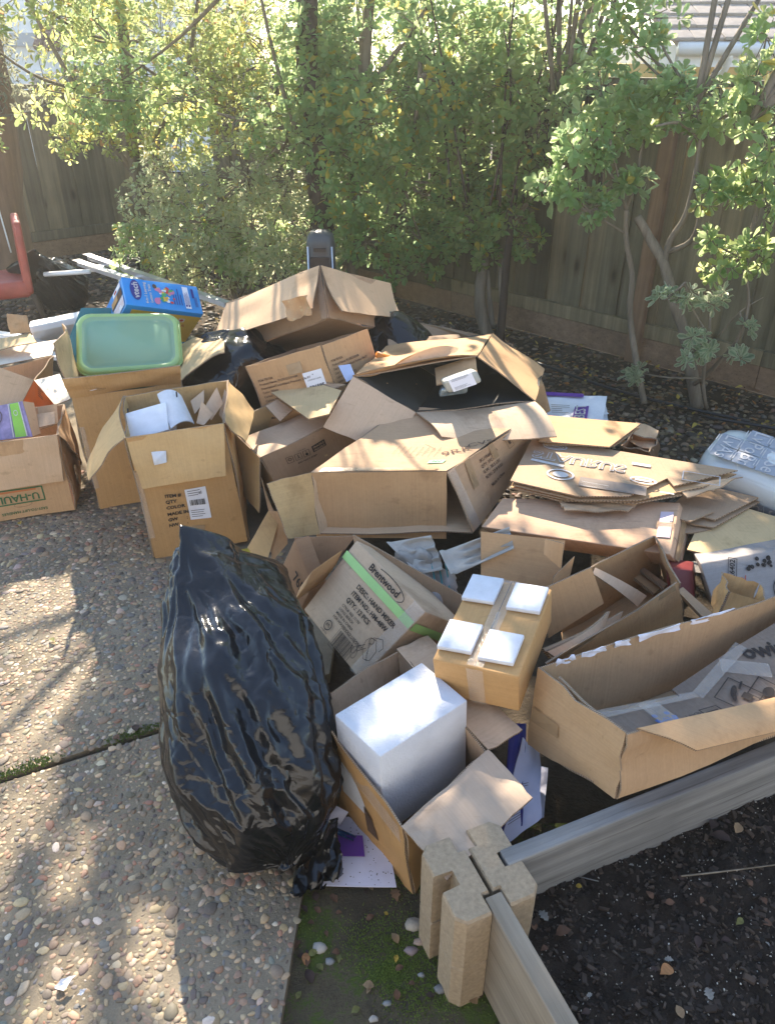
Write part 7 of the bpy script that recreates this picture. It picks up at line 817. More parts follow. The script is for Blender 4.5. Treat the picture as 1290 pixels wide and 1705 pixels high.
# --- left row
u = open_carton('cardboard_box', 'brown moving box with green and orange logo printed upside down, at the left edge', 'uhaul', (KRAFT, EDGE, KRAFT_IN), group=G1)
Q = face('uhaul', 'front'); W = np.linalg.norm(Q[1] - Q[0]); lx, ly = W - .212, .105
Print(Q).frame(lx, ly, .20, .066, .006).out(INKGREEN, u); Print(Q).text('U-HAUL', lx, ly - .008, .046, 180, bold=.0012).out(INKGREEN, u); Print(Q).rect(lx, ly + .024, .15, .008).out(INKORANGE, u)
Print(Q).text('EASY-TO-LIFT HANDLES', lx + .01, .030, .017, 180, bold=.0004).out(INKGREEN, u); Print(Q).ring(lx + .01, .062, .036, .011, .0012).out(INKG, u)
t_ = open_carton('cardboard_box', 'tall brown box with the green storage bin standing in its top', 'tall', (ORANGE, EDGE, YELC), group=G1, bend={'left': (.03, .0), 'right': (0, .02)})
Qo = flap_quad('tall', 'front', 'top'); Q = QL([Qo[1], Qo[0], Qo[3], Qo[2]]); Q.disp = (lambda a, b: -Qo.disp(1 - a, b)); label(Q, t_, .11, .03, .10, .022, 0, 4, True); Print(Q).text('< -- X -- >', .26, .04, .02).out(INKG, t_)
it = open_carton('cardboard_box', 'golden brown box printed ITEM QTY COLOR with white label, lid flaps folded out', 'item', (ORANGE, EDGE, ORANGE_IN), group=G1, bend={'front': (0, .004), 'left': (.02, .01)})
Q = face('item', 'front'); Hh = np.linalg.norm(Q[3] - Q[0]); Wd = np.linalg.norm(Q[1] - Q[0])
k = Print(Q)
for i, s_ in enumerate(('ITEM #', 'QTY', 'COLOR', 'MADE IN I', 'GW      :', 'NW  .   :')): k.text(s_, .095 - .002 * i, .292 - .0275 * i - (.004 if i > 2 else 0), .021, -2, 'LEFT', bold=.0007)
k.out(INK, it); label(Q, it, .215, .235, .082, .15, -1, 9)
k = Print(Q); k.bars(.21, .287, .06, .016, -1, 30, 3); k.out(INK, it)
Q2 = flap_quad('item', 'front', 'top'); mB = MB(); P0 = fp(Q2, .26, .10, .012); 
pb = MB(); ex = (Q2[1] - Q2[0]) / np.linalg.norm(Q2[1] - Q2[0]); ey = (Q2[3] - Q2[0]) / np.linalg.norm(Q2[3] - Q2[0]); P0 = Q2[1] - ex * .115 * (1 if ex[0] > 0 else 1) + ey * .09; n_ = np.cross(ex, ey)
if ex[0] > 0: P0 = Q2[0] + ex * .085 + ey * .09
pb.panel([P0 - ex * .026 - ey * .02 + n_ * .006, P0 + ex * .026 - ey * .024 + n_ * .006, P0 + ex * .018 + ey * .026 + n_ * .012, P0 - ex * .026 + ey * .022 + n_ * .01], .006, (5, 5), sag=.008, noise=.002, seed=2); tag(pb.build('foam_scrap', [PADFOAM] * 3), 'small white foam scrap stuck on the front of the golden ITEM box', 'foam scrap')
for ky, lb in (('item_div1', 'leftmost upright divider strip inside the golden ITEM box'), ('item_div2', 'tallest pointed divider strip inside the golden ITEM box'), ('item_div3', 'rightmost divider strip inside the golden ITEM box'), ('item_div4', 'short divider strip at the back inside the golden ITEM box')): sheet('cardboard_divider', lb, ky, (GREY_IN, EDGE, GREYC), group='divider strips in the ITEM box')
sheet('foam_sheet', 'curled white foam sheet standing in the golden ITEM box', 'foam_wave', [PADFOAM] * 3, .006, 'foam sheet', bu=.03)
wb = closed_carton('white_box', 'plain white carton sitting inside the golden ITEM box', 'whitebox_item', mat_flat('white_card', (.80, .80, .83), .5), .004, cat='white box')
Q = face('whitebox_item', 'front'); Print(Q).rect(.012, .13, .006, .02).rect(.2, .14, .006, .025).out(INK, wb)
lb_ = open_carton('cardboard_box', 'sunlit open box behind the moving box at the left edge', 'leftbox', (KRAFT, EDGE, GREY_IN), group=G1)
sheet('box_flap_sheet', 'brilliantly sunlit white flap lying across the back of the left open box', 'lit_flap', (WHITEC, EDGE, KRAFT)); sheet('box_flap_sheet', 'tan flap sloping down towards the picture card on the left', 'tan_flap_l', (KRAFT_IN, EDGE, KRAFT)); sheet('box_flap_sheet', 'white corrugated flap between the left open box and the tall box', 'corr_right', (WHITEC, EDGE, KRAFT))
oc = mat_flat('orange_card', (.62, .16, .03), .5, .4, .12); op = sheet('orange_packaging', 'bright orange folded packaging showing under the tan flap', 'orange_l', [oc] * 3, .003, 'packaging'); 
k = MB(); k.panel(PN['orange_r'], .003, (3, 3)); k.build('side_fold', [oc] * 3, op); Q = [V3(p) for p in PN['orange_r']]; Print(Q, -.006).lines(.05, .04, .05, .05, 5, .005).out(INKG, op)
lc = open_carton('cardboard_box', 'small open tan carton behind the sunlit flap at the left edge', 'leftcarton', (KRAFT, EDGE, YELC), group=G1)
tc_ = sheet('picture_carton', 'purple and green picture carton standing in the moving box', 'toy_card', [mat_flat('violet_photo_print', (.30, .24, .42), .35, .5, .45, 22)] * 3, .004, 'picture carton')
k = MB(); k.panel(PN['toy_side'], .004, (3, 3)); k.build('side_panel', (KRAFT_IN, EDGE, KRAFT_IN), tc_)
Q = [V3(p) for p in PN['toy_card']]; W = np.linalg.norm(Q[1] - Q[0]); nrm = np.cross(Q[1] - Q[0], Q[3] - Q[0]); sgn = 1 if nrm @ (V3((0, 0, 1.75)) - Q[0]) > 0 else -1
Qc = [Q[0], Q[3], Q[2], Q[1]]; sg2 = .004 if np.cross(Qc[1] - Qc[0], Qc[3] - Qc[0]) @ (V3((0, 0, 1.75)) - Qc[0]) > 0 else -.004
Wc = np.linalg.norm(Qc[1] - Qc[0]); Hc = np.linalg.norm(Qc[3] - Qc[0]); Print(Qc, sg2).rect(Wc - .05, Hc / 2, .052, Hc * .96).out(mat_flat('lime_print', (.26, .55, .06), .4), tc_); Print(Qc, sg2 * 1.4).ring(Wc - .05, Hc - .045, .012, .012, .003).rect(Wc - .083, Hc / 2, .006, Hc * .96).rect(Wc - .02, Hc / 2, .006, Hc * .96).out(INKW, tc_)
k = Print(Qc, sg2 * 1.3); k.disc(.10, .10, .04, .028); k.ring(.10, .10, .055, .04, .004); k.out(INKG, tc_)
for ky, lb in (('uh_div1', 'tan divider at the back inside the moving box'), ('uh_div2', 'grey divider lying in front of the tan one inside the moving box')): sheet('cardboard_divider', lb, ky, (GREY_IN if ky[-1] == '2' else KRAFT_IN, EDGE, GREYC))
for ky, o_, f_ in (('uhaul', u, 'right'), ('tall', t_, 'front'), ('item', it, 'front')):
    Q = face(ky, f_); kk = Print(Q); tape(Q, o_, kk.W * .5, .03, kk.W * .52, .13, .05, TANTAPE); tape(Q, o_, .012, kk.H * .2, .012, kk.H * .75, .022, TAPE)
# white planks and lidded white bin
wbn = closed_carton('white_bin', 'long white plastic bin with overhanging lid behind the left boxes', 'whitebin', WHITEP, .012, cat='plastic bin'); c = V3(BX['whitebin']['c']); up_ = np.array([0, 0, 1])
k = MB(); cc = c[4:].mean(0); top = [cc + (p - cc) * 1.06 for p in c[4:]]; k.block([p - up_ * .01 for p in top] + [p + up_ * .035 for p in top], .012); k.build('lid', WHITEP, wbn)
for i, (a, b, w_, lb) in enumerate((((-3.0, 4.75, .10), (-1.85, 4.52, .14), .09, 'long white plank lying lowest of the planks behind the left boxes'), ((-3.1, 4.95, .16), (-1.95, 4.62, .17), .07, 'white plank resting across the lowest plank'), ((-3.2, 5.05, .20), (-2.2, 4.70, .19), .06, 'narrow white plank topmost of the planks by the chair leg'), ((-2.25, 5.0, .05), (-1.75, 5.25, .10), .16, 'short pale board with slats lying left of the teal carton'), ((-2.7, 5.1, .02), (-2.0, 5.15, .03), .10, 'grey white board flat on the ground behind the planks'))):
    k = MB(); k.bar(a, b, w_, .022); tag(k.build('white_plank', mat_flat('white_paint', (.72, .71, .68), .6, .3, .1, 20) if i == 0 else bpy.data.materials['white_paint']), lb, 'plank', 'white planks on the ground')
# --- bin, toy box, teal box
GB = newmat('green_translucent_plastic'); b = GB[2]; b.inputs['Base Color'].default_value = (.42, .66, .36, 1); b.inputs['Roughness'].default_value = .28; b.inputs['Transmission Weight'].default_value = .72; b.inputs['IOR'].default_value = 1.15; b.inputs['Specular IOR Level'].default_value = .6; b.inputs['Alpha'].default_value = .72; GBM = GB[0]
GL = newmat('green_lid_plastic'); b = GL[2]; b.inputs['Base Color'].default_value = (.40, .60, .40, 1); b.inputs['Alpha'].default_value = .88; b.inputs['Roughness'].default_value = .16; b.inputs['Specular IOR Level'].default_value = .7; b.inputs['Transmission Weight'].default_value = .25; b.inputs['IOR'].default_value = 1.2; GLM = GL[0]
GYL = mat_flat('green_yellow_rim', (.36, .54, .20), .3, .6, .1, 10, alpha=.9)
c = V3(BX['bin']['c']); bn = empty('storage_bin', base_of(c), 'translucent green storage bin with its blue green lid facing the camera', 'storage bin')
TQ = [c[4], c[5], c[7], c[6]]; nT = np.cross(TQ[1] - TQ[0], TQ[3] - TQ[0]); nT /= np.linalg.norm(nT); cc = sum(TQ) / 4
def rrect(Q, s, off, r=.06, n=6):
    Wd = np.linalg.norm(Q[1] - Q[0]); Hd = np.linalg.norm(Q[3] - Q[0]); cu, cv = Wd / 2, Hd / 2; w_, h_ = Wd / 2 * s[0], Hd / 2 * s[1]; out = []
    for (sx, sy, a0) in ((1, 1, 0), (-1, 1, 90), (-1, -1, 180), (1, -1, 270)):
        for q in range(n + 1): a = rad(a0 + 90 * q / n); out.append(fp(Q, cu + sx * (w_ - r) + math.cos(a) * r, cv + sy * (h_ - r) + math.sin(a) * r, off))
    return out
def loft(rings, mb, mi=0, cap=True):
    L_ = len(rings[0]); vs = [p for r_ in rings for p in r_]; fs = [(i * L_ + k, i * L_ + (k + 1) % L_, (i + 1) * L_ + (k + 1) % L_, (i + 1) * L_ + k) for i in range(len(rings) - 1) for k in range(L_)]
    if cap: fs.append(tuple((len(rings) - 1) * L_ + k for k in range(L_)))
    mb.add(vs, fs, mi, None, True)
k = MB(); loft([rrect(TQ, (1.03, 1.04), -.03), rrect(TQ, (1.03, 1.04), .002), rrect(TQ, (1.0, 1.0), .008), rrect(TQ, (.93, .90), .008, .05), rrect(TQ, (.90, .86), -.004, .045), rrect(TQ, (.84, .77), -.004, .04), rrect(TQ, (.82, .74), .002, .04)], k)
for f_ in range(28 * 2 + 28): k.m[f_] = 1
k.build('lid', [GLM, GYL], bn)
k = MB(); loft([rrect(TQ, (.97, .97), -.012), rrect(TQ, (.95, .94), -.10), rrect(TQ, (.88, .86), -.20)], k); k.build('body', GBM, bn)
k = MB(); k.tube(rrect(TQ, (1.035, 1.045), -.015) + [rrect(TQ, (1.035, 1.045), -.015)[0]], (.007, .007), 6); k.build('rim', GYL, bn)
tb = closed_carton('toy_carton', 'teal printed carton behind the green bin', 'tealbox', TEAL, .004, cat='toy carton')
Q = face('tealbox', 'top'); Print(Q).ring(.33, .05, .03, .03, .004).out(INKW, tb)
vt = closed_carton('toy_carton', 'bright blue toy carton with oval logo and yellow side, lying on the green bin', 'vtech', MBLUE, .003, cat='toy carton')
Q = face('vtech', 'top'); W, H_ = np.linalg.norm(Q[1] - Q[0]), np.linalg.norm(Q[3] - Q[0])
Print(Q).disc(.055, H_ / 2 + .01, .026, .055).out(NAVY, vt); Print(Q, .0046).text('vtech', .055, H_ / 2 + .01, .04, 90, bold=.001).out(INKW, vt)
Print(Q).text('4-in-1 Learning', .10, H_ / 2, .019, 90, bold=.0005).text('Letters Train', .122, H_ / 2, .019, 90, bold=.0005).out(INKW, vt)
for q in range(26): 
    mcol = ['toy_red', 'toy_green', 'toy_white', 'toy_gold', 'toy_pink'][q % 5]
    if mcol not in bpy.data.materials: mat_flat(mcol, [(.6, .06, .05), (.1, .4, .12), (.75, .75, .78), (.7, .45, .05), (.6, .2, .35)][q % 5], .4)
for q in range(5):
    k = Print(Q, .0036 + q * .0003)
    for z in range(7): k.disc(.17 + R.uniform(-.02, .045) + z * .005, H_ * .5 + R.uniform(-.035, .035) - z * .003 + .01, R.uniform(.005, .011), R.uniform(.005, .011), n=8)
    k.out(bpy.data.materials[['toy_red', 'toy_green', 'toy_white', 'toy_gold', 'toy_pink'][q]], vt, 'picture')
Print(Q, .0052).disc(.148, H_ - .035, .010, .012).out(INKG, vt); Print(Q).disc(.150, .038, .014, .018).out(bpy.data.materials['toy_pink'], vt)
k = Print(Q)
for q in range(4): k.lines(.235 + q * .012, H_ / 2, .09, .001, 1, .004, 90, q)
k.out(NAVY, vt); Print(Q).rect(.300, H_ / 2, .028, H_ * .78).out(LABEL, vt, 'label'); k = Print(Q, .0046); k.lines(.30, H_ / 2, .09, .02, 6, .0015, 90, 3); k.rect(.292, .03, .008, .01).rect(.305, .03, .008, .01); k.out(NAVY, vt); k = Print(Q); k.rect(.335, H_ * .68, .012, .05); k.lines(.345, H_ * .4, .06, .01, 3, .002, 90, 5); k.out(NAVY, vt)
Q = face('vtech', 'front'); H2 = np.linalg.norm(Q[3] - Q[0]); Print(Q).rect(W / 2 + .012, H2 * .62, W * .9, H2 * .62).out(MYEL, vt); k = Print(Q, .0046)
for q in range(3): k.rect(.10 + q * .09, H2 * .82, .03, .028).rect(.15 + q * .07, H2 * .55, .03, .028)
k.out(INKW, vt); k = Print(Q, .0054)
for q in range(3): k.disc(.10 + q * .09, H2 * .82, .009, .009).disc(.15 + q * .07, H2 * .55, .010, .010); 
k.text('A', .30, H2 * .7, .03).text('Z', .25, H2 * .7, .02); k.out(INKRED, vt); Print(Q).rect(W / 2, H2 * .15, W * .9, H2 * .2).out(INKW, vt)
Q = face('vtech', 'left'); W2 = np.linalg.norm(Q[1] - Q[0]); H2 = np.linalg.norm(Q[3] - Q[0])
Print(Q).rect(W2 * .76, H2 * .76, W2 * .34, H2 * .40).rect(W2 * .16, H2 * .78, W2 * .16, H2 * .30).out(LABEL, vt, 'label'); k = Print(Q, .0046); k.lines(W2 * .76, H2 * .76, W2 * .28, H2 * .34, 9, .0025); k.out(INKRED, vt); Print(Q).rect(W2 * .42, H2 * .74, W2 * .26, H2 * .42).out(INKG, vt, 'window'); Print(Q, .0046).rect(W2 * .40, H2 * .66, W2 * .2, H2 * .24).out(ORANGE, vt, 'insert')
k = Print(Q, .0046); k.rect(W2 * .17, H2 * .74, .012, .03).out(INKRED, vt)
# --- middle of the pile
ic = open_carton('cardboard_box', 'grey brown box with four handling icons on its side, right of the ITEM box', 'icon', (GREYC, EDGE, YELC), group=G2, fm={'front': (GREY_IN, EDGE, WHITEC)})
Q = face('icon', 'front'); Hh = np.linalg.norm(Q[3] - Q[0]); k = Print(Q)
for q in range(3): k.frame(.105 + .037 * q, Hh - .075, .028, .034, .0018)
k.ring(.105, Hh - .073, .008, .008, .003); k.rect(.142, Hh - .082, .014, .002).rect(.142, Hh - .072, .003, .018); k.disc(.179, Hh - .08, .006, .008).rect(.179, Hh - .066, .002, .01); k.out(INK, ic)
Print(Q).rect(.242, Hh - .072, .066, .036).out(INK, ic); Print(Q, .0048).text('FRAGILE', .242, Hh - .065, .015, bold=.0005).text('FRAGILE', .242, Hh - .081, .015, bold=.0005).out(GREYC, ic); Print(Q).text('DO NOT STEP', .175, Hh - .112, .014, bold=.0003).text('THIS SIDE', .165, Hh - .048, .008).out(INK, ic)
Qf = flap_quad('icon', 'front', 'top'); tape(Qf, ic, .02, .10, .02, .20, .05, TAPE, .006); tape(Qf, ic, .02, .0, .02, .10, .05, TAPE, .006)
k = Print(Qf, .005); k.rect(.16, .09, .05, .0015, 20).rect(.20, .12, .03, .001, 35); k.out(INK, ic)
sheet('cardboard_sheet', 'yellowish sunlit panel bridging from the icon box towards the dark box', 'yellow_piece', (YELC, EDGE, KRAFT)); sheet('cardboard_sheet', 'small grey folded panel under the yellowish one', 'grey_piece', (GREY_IN, EDGE, GREYC)); sheet('cardboard_sheet', 'thin pointed brown scrap at the corner of the numbered white label', 'small_sheet', (GREYC, EDGE, GREYC))
po_ = open_carton('cardboard_box', 'tan box with printed order text on two sides and a numbered white label', 'po', (KRAFT, EDGE, DARK_IN), group=G2)
for f, w0 in (('front', .02), ('right', .03)):
    Q = face('po', f); Hh = np.linalg.norm(Q[3] - Q[0]); k = Print(Q)
    for i, s_ in enumerate(('PO# 701526', 'Product Name: PLUSHZ/DENIM', 'Description/Customized: Premium 506-97', 'Color: White', 'Carton: Quantity: 1PCS', 'Carton: WH-620', 'Total Weight: 24.5 kgs/54 lbs', 'Dimensions', 'Made in China')): k.text(s_, .030 if f == 'front' else .02, Hh - .075 - i * .0185 - (.02 if i > 6 else 0), .0135, 0, 'LEFT', bold=.0002)
    k.out(INKG, po_)
Q = face('po', 'front'); tape(Q, po_, .175, Hh - .062, .24, Hh - .062, .045, TANTAPE); Print(Q).rect(.275, Hh - .135, .085, .09).out(LABEL, po_, 'label'); Print(Q, .0046).text('506595', .278, Hh - .158, .022, bold=.0008).text('COMFORT LANE', .275, Hh - .125, .008).text('\u2022', .275, Hh - .105, .02).out(INK, po_)
rf_ = open_carton('cardboard_box', 'big tipped over box crowning the pile with both flaps hanging like a tent', 'roof', (GREYC, EDGE, GREY_IN), group=G2, fm={'left': (GREYC, EDGE, KRAFT_IN), 'right': (GREYC, EDGE, KRAFT_IN)})
Q = flap_quad('roof', 'left', 'top'); P0 = Q[2] * .93 + Q[3] * .07 if np.linalg.norm(Q[2] - V3(BX['roof']['f']['left'][3])) > .1 else Q[3]; 
Pc = V3(BX['roof']['f']['left'][2]); k = MB(); k.panel([Pc + (-.13, .0, .03), Pc + (-.02, -.01, .06), Pc + (-.0, -.03, -.02), Pc + (-.10, -.04, -.05)], .004, (6, 6), sag=.02, noise=.01, seed=4, jag=.004); k.build('torn_corner', (YELC, EDGE, KRAFT), rf_)
Q = face('roof', 'right'); Print(Q).text('6.', .06, np.linalg.norm(Q[3] - Q[0]) * .6, .06).out(GREY_IN, rf_)
Q = face('roof', 'front'); tape(Q, rf_, np.linalg.norm(Q[1] - Q[0]) - .02, .0, np.linalg.norm(Q[1] - Q[0]) - .02, .2, .035, TAPE)
lbx = open_carton('cardboard_box', 'open grey brown box with small barcode label at the back near the twin stems', 'labelbox', (GREYC, EDGE, GREYC), group=G2, fm={'front': (GREYC, EDGE, mat_card('slate_cardboard', (.33, .28, .25)))})
Q = face('labelbox', 'front'); W = np.linalg.norm(Q[1] - Q[0]); H_ = np.linalg.norm(Q[3] - Q[0]); label(Q, lbx, W - .075, H_ - .055, .085, .06, 3, 5)
sc = closed_carton('cardboard_box', 'small tan carton corner showing behind the right of the dark open box', 'sidecarton', KRAFT, group=G2)
sl = open_carton('cardboard_box', 'wide tan box in the centre with green sticker and SKU print, front flap hanging', 'slab', (mat_card('wide_tan_cardboard', (0.504, 0.328, 0.194), axis=1, str_=.3), EDGE, KRAFT_IN), openf='front', group=G2, fm={'front': (KRAFT, EDGE, PINKC), 'left': (KRAFT, EDGE, ORANGE_IN)})
Q = face('slab', 'right'); W = np.linalg.norm(Q[1] - Q[0]); H_ = np.linalg.norm(Q[3] - Q[0]); k = Print(Q)
for i, s_ in enumerate(('SKU:VN8067-8A', 'QTY: 1PC', 'G.W.: 30.5 LBS', 'N.W.: 23.8 KGS')): k.text(s_, .24, H_ - .045 - i * .028, .022, 0, 'LEFT', bold=.0004)
k.text('Made in China', .25, H_ - .175, .022, 0, 'LEFT', bold=.0004); k.frame(.50, H_ - .05, .05, .07, .002); k.rect(.50, H_ - .05, .02, .03); k.out(INKG, sl); tape(Q, sl, .15, H_, .15, H_ - .13, .045, TANTAPE); tape(Q, sl, .36, H_, .36, H_ - .08, .045, TANTAPE); tape(Q, sl, .025, H_, .035, 0, .05, TAPE)
Q = face('slab', 'top'); Print(Q).rect(.40, .10, .055, .035, 8).out(mat_flat('green_sticker', (.16, .50, .22), .5), sl, 'sticker'); Print(Q, .0046).text('NV', .40, .10, .022, 8).out(INK, sl); k = Print(Q); 
for i in range(8): k.rect(.20 + i * .022, .19, .001, .09, 12)
k.line([(.28, .14), (.33, .22), (.27, .26)], .0012).line([(.28, .14), (.33, .22)], .001); k.out(INKG, sl); tape(Q, sl, .03, .012, .45, .012, .03, TANTAPE); k = Print(Q, .0044); k.text('9RR', .42, .20, .06, 40).text('CVS', .47, .27, .05, 40); k.out(INKG, sl)
dk = open_carton('cardboard_box', 'black lined open box on top of the wide tan box, flaps splayed at the viewer', 'dark', (KRAFT, EDGE, mat_flat('near_black_inside', (.045, .042, .034), .7, .3, .2, 8)), openf='front', group=G2, fm={'left': (KRAFT, EDGE, GREY_IN), 'bottom': (KRAFT, EDGE, GREY_IN), 'top': (KRAFT, EDGE, KRAFT_IN)}, bend={'left': (.006, .004), 'bottom': (-.012, .02), 'top': (.03, -.03)})  # inside faces one even near-black colour, outside kraft
pk = closed_carton('parcel', 'small parcel with blue white label lying inside the dark open box', 'package', mat_flat('grey_wrap', (.42, .42, .36), .5, .4, .15, 40, .4, 90), .012, cat='parcel'); Q = face('package', 'front'); label(Q, pk, np.linalg.norm(Q[1] - Q[0]) * .48, np.linalg.norm(Q[3] - Q[0]) * .5, .10, .055, 0, 6, False); 
k = MB(); pc = V3((.27, 2.98, .545)); k.block([pc + V3(p) for p in ((-.06, -.03, -.02), (.06, -.01, -.01), (-.06, .03, -.02), (.06, .05, -.01), (-.05, -.03, .02), (.06, -.01, .025), (-.05, .03, .02), (.06, .05, .025))], .01, dent=.006); tag(k.build('foil_packet', mat_flat('silver_foil', (.30, .36, .38), .25, .6, .4, 50, .8, 120, metal=.6)), 'crinkled silver packet below the parcel in the dark box', 'foil packet')
k = MB(); k.panel([pc + V3(p) for p in ((-.07, -.02, .03), (.10, .02, .055), (.10, .14, .10), (-.07, .12, .05))], .005, (4, 4)); tag(k.build('cardboard_divider', (KRAFT, EDGE, KRAFT)), 'brown divider under the parcel in the dark open box', 'cardboard sheet')
bc = sheet('printed_card', 'small blue and white card beside the numbered label', 'blue_card', [mat_flat('pale_blue_card', (.35, .47, .75), .5, .4, .1)] * 3, .004, 'card'); 
k = MB(); oc_ = V3((-.05, 3.25, .60)); k.tube([oc_, oc_ + V3((.07, .01, -.03))], (.02, .02), 8); tag(k.build('bottle_cap', mat_flat('orange_plastic', (.7, .22, .02), .4)), 'small orange plastic cap beside the order text box', 'cap')
# black wrapping bags between boxes
def blob(name, lb, c, r, seed, squash=.8, nU=40, nV=26, amp=.16):
    rg = np.random.default_rng(seed); dirs = rg.normal(size=(14, 3)); dirs /= np.linalg.norm(dirs, axis=1)[:, None]; wv = rg.normal(size=(6, 3)) * 7; ph = rg.uniform(0, 6, 6); V = []
    for j in range(nV + 1):
        for i in range(nU):
            th = math.pi * j / nV; a = 6.2832 * i / nU; d = np.array([math.sin(th) * math.cos(a), math.sin(th) * math.sin(a), math.cos(th)]); q = min(1.0 / max(.78, max(d @ k_ for k_ in dirs)), 1.25)
            q += sum(abs(math.sin(d @ w_ + p_)) for w_, p_ in zip(wv, ph)) / 6 * amp - amp / 2; V.append(V3(c) + d * q * V3(r) * .92)
    F = [(j * nU + i, (j + 1) * nU + i, (j + 1) * nU + (i + 1) % nU, j * nU + (i + 1) % nU) for j in range(nV) for i in range(nU)]
    m = MB(); m.add(V, F, 0, None, True); o = m.build(name, BAG); md = o.modifiers.new('s', 'SUBSURF'); md.levels = md.render_levels = 1; return tag(o, lb, 'garbage bag')
blob('garbage_bag', 'black plastic bag wedged behind the ITEM box under the tent shaped box', (-.72, 3.45, .30), (.30, .28, .36), 3); blob('garbage_bag', 'black plastic bag deep in the gap beside the open labelled box', (.02, 3.62, .28), (.24, .22, .34), 5)
# --- right: long box, flattened stack
lg = closed_carton('cardboard_box', 'long flat rosy brown box lying across the pile, taped at its right end', 'long', PINKC, .005, G2); Q = face('long', 'top'); W = np.linalg.norm(Q[1] - Q[0]); H_ = np.linalg.norm(Q[3] - Q[0]); Print(Q).rect(W - .035, H_ * .52, .045, H_ * .5, 2).out(mat_flat('pinkish_label', (.62, .50, .55), .5), lg, 'label'); Print(Q, .0046).bars(W - .035, H_ * .52, .03, H_ * .3, 92, 14).out(GREYC, lg)
Q = face('long', 'right'); W = np.linalg.norm(Q[1] - Q[0]); H_ = np.linalg.norm(Q[3] - Q[0]); tape(Q, lg, 0, H_ * .5, W, H_ * .5, .05, TANTAPE); Print(Q).rect(W * .5, H_ * .5, W, .0025, 4).rect(W * .3, H_ * .75, .0025, H_ * .5).out(INK, lg, 'seam')
ps = sheet('flattened_box', 'topmost flattened box printed with bold white lettering and ovals', 'print_sheet', (GREYC, EDGE, GREYC), group=G3); P = [V3(p) for p in PN['print_sheet']]
Q = [P[0], P[3] * .9 + P[4] * .1 - (P[1] - P[0]) * .75, P[3], P[1]]; ex = P[6] - P[0]; o0 = P[0]
ux = (P[3] - P[1]); ux /= np.linalg.norm(ux); uy = np.cross([0, 0, 1.], ux); uy /= np.linalg.norm(uy); Q = [o0, o0 + ux * 1.0, o0 + ux * 1.0 + uy * .4, o0 + uy * .4]
Q = [q + V3((0, 0, P[0][2] - q[2])) + V3((0, 0, .0008 if i_ < 2 else .0060)) for i_, q in enumerate(Q)]
k = Print(Q); k.text('STAURUS', .21, .245, .085, 180, flip=True, bold=.0042, sx=1.0); k.out(INKW, ps); Print(Q, .0046).text('STAURUS', .21, .245, .085, 180, flip=True, bold=.0004).out(GREYC, ps)
k = Print(Q); k.ring(.10, .335, .05, .03, .006).ring(.10, .335, .036, .019, .004).rect(.10, .335, .05, .006); k.ring(.165, .11, .052, .042, .008).disc(.165, .11, .03, .022); k.ring(.46, .175, .05, .026, .008).rect(.46, .175, .06, .014); k.rect(.10, .185, .13, .018, 174).rect(.44, .30, .07, .02).frame(.66, .27, .13, .07, .004).lines(.30, .07, .1, .03, 3, .005).rect(.55, .11, .05, .008); k.out(INKW, ps)
k = Print(Q); k.rect(.36, .09, .24, .07, 3); k.out(mat_flat('grey_scuff', (.20, .165, .14), .9), ps, 'scuff')
for ky, lb in (('under_sheet1', 'flattened box directly under the one with white lettering'), ('under_sheet2', 'third sheet down in the stack with white lettering on top'), ('under_sheet3', 'lowest sheet of the stack with white lettering on top')): sheet('flattened_box', lb, ky, (KRAFT, EDGE, KRAFT), group=G3)
sheet('flattened_box', 'plain flattened box poking out behind the dark open box, pointed right corner', 'upper_sheet', (KRAFT, EDGE, KRAFT), .006, group=G3); sheet('flattened_box', 'second layer under the plain flattened box beside the papers', 'upper_sheet2', (KRAFT, EDGE, KRAFT), group=G3)
sheet('flattened_box', 'upper of two grey flattened boxes left of the printed wrap', 'grey_sheet1', (GREYC, EDGE, GREYC), group=G3); sheet('flattened_box', 'lower of two grey flattened boxes left of the printed wrap', 'grey_sheet2', (GREYC, EDGE, GREYC), group=G3); sheet('flattened_box', 'small flap with bluish sticker at the end of the long box', 'grey_sheet3', (GREYC, EDGE, GREYC), group=G3); sheet('flattened_box', 'dull thin sheet just right of the taped end of the long box', 'grey_sheet4', (GREYC, EDGE, GREYC), group=G3)
for ky, lb in (('extra1', 'narrow edge of a sheet showing just above the long box'), ('extra2', 'thin sheet tip between the lettered stack and the grey boxes'), ('extra3', 'brown bent sheet standing behind the plain flattened box')): sheet('flattened_box', lb, ky, (KRAFT_IN, EDGE, KRAFT), group=G3, noise=.004, jag=.003)
ys = sheet('flattened_box', 'yellowish flattened box with creased corner at the right edge', 'yellow_sheet', (YELC, EDGE, KRAFT), .006, group=G3); sheet('corrugated_sheet', 'bare ribbed grey sheet under the yellowish flattened box', 'corr_sheet', (mat_card('ribbed_grey', (.28, .26, .24), flute=260, str_=1.0), EDGE, GREYC))
bk = open_carton('cardboard_box', 'small dark opened carton behind the stack beside the gravel', 'backcarton', (DARKC, EDGE, DARKC), group=G2)
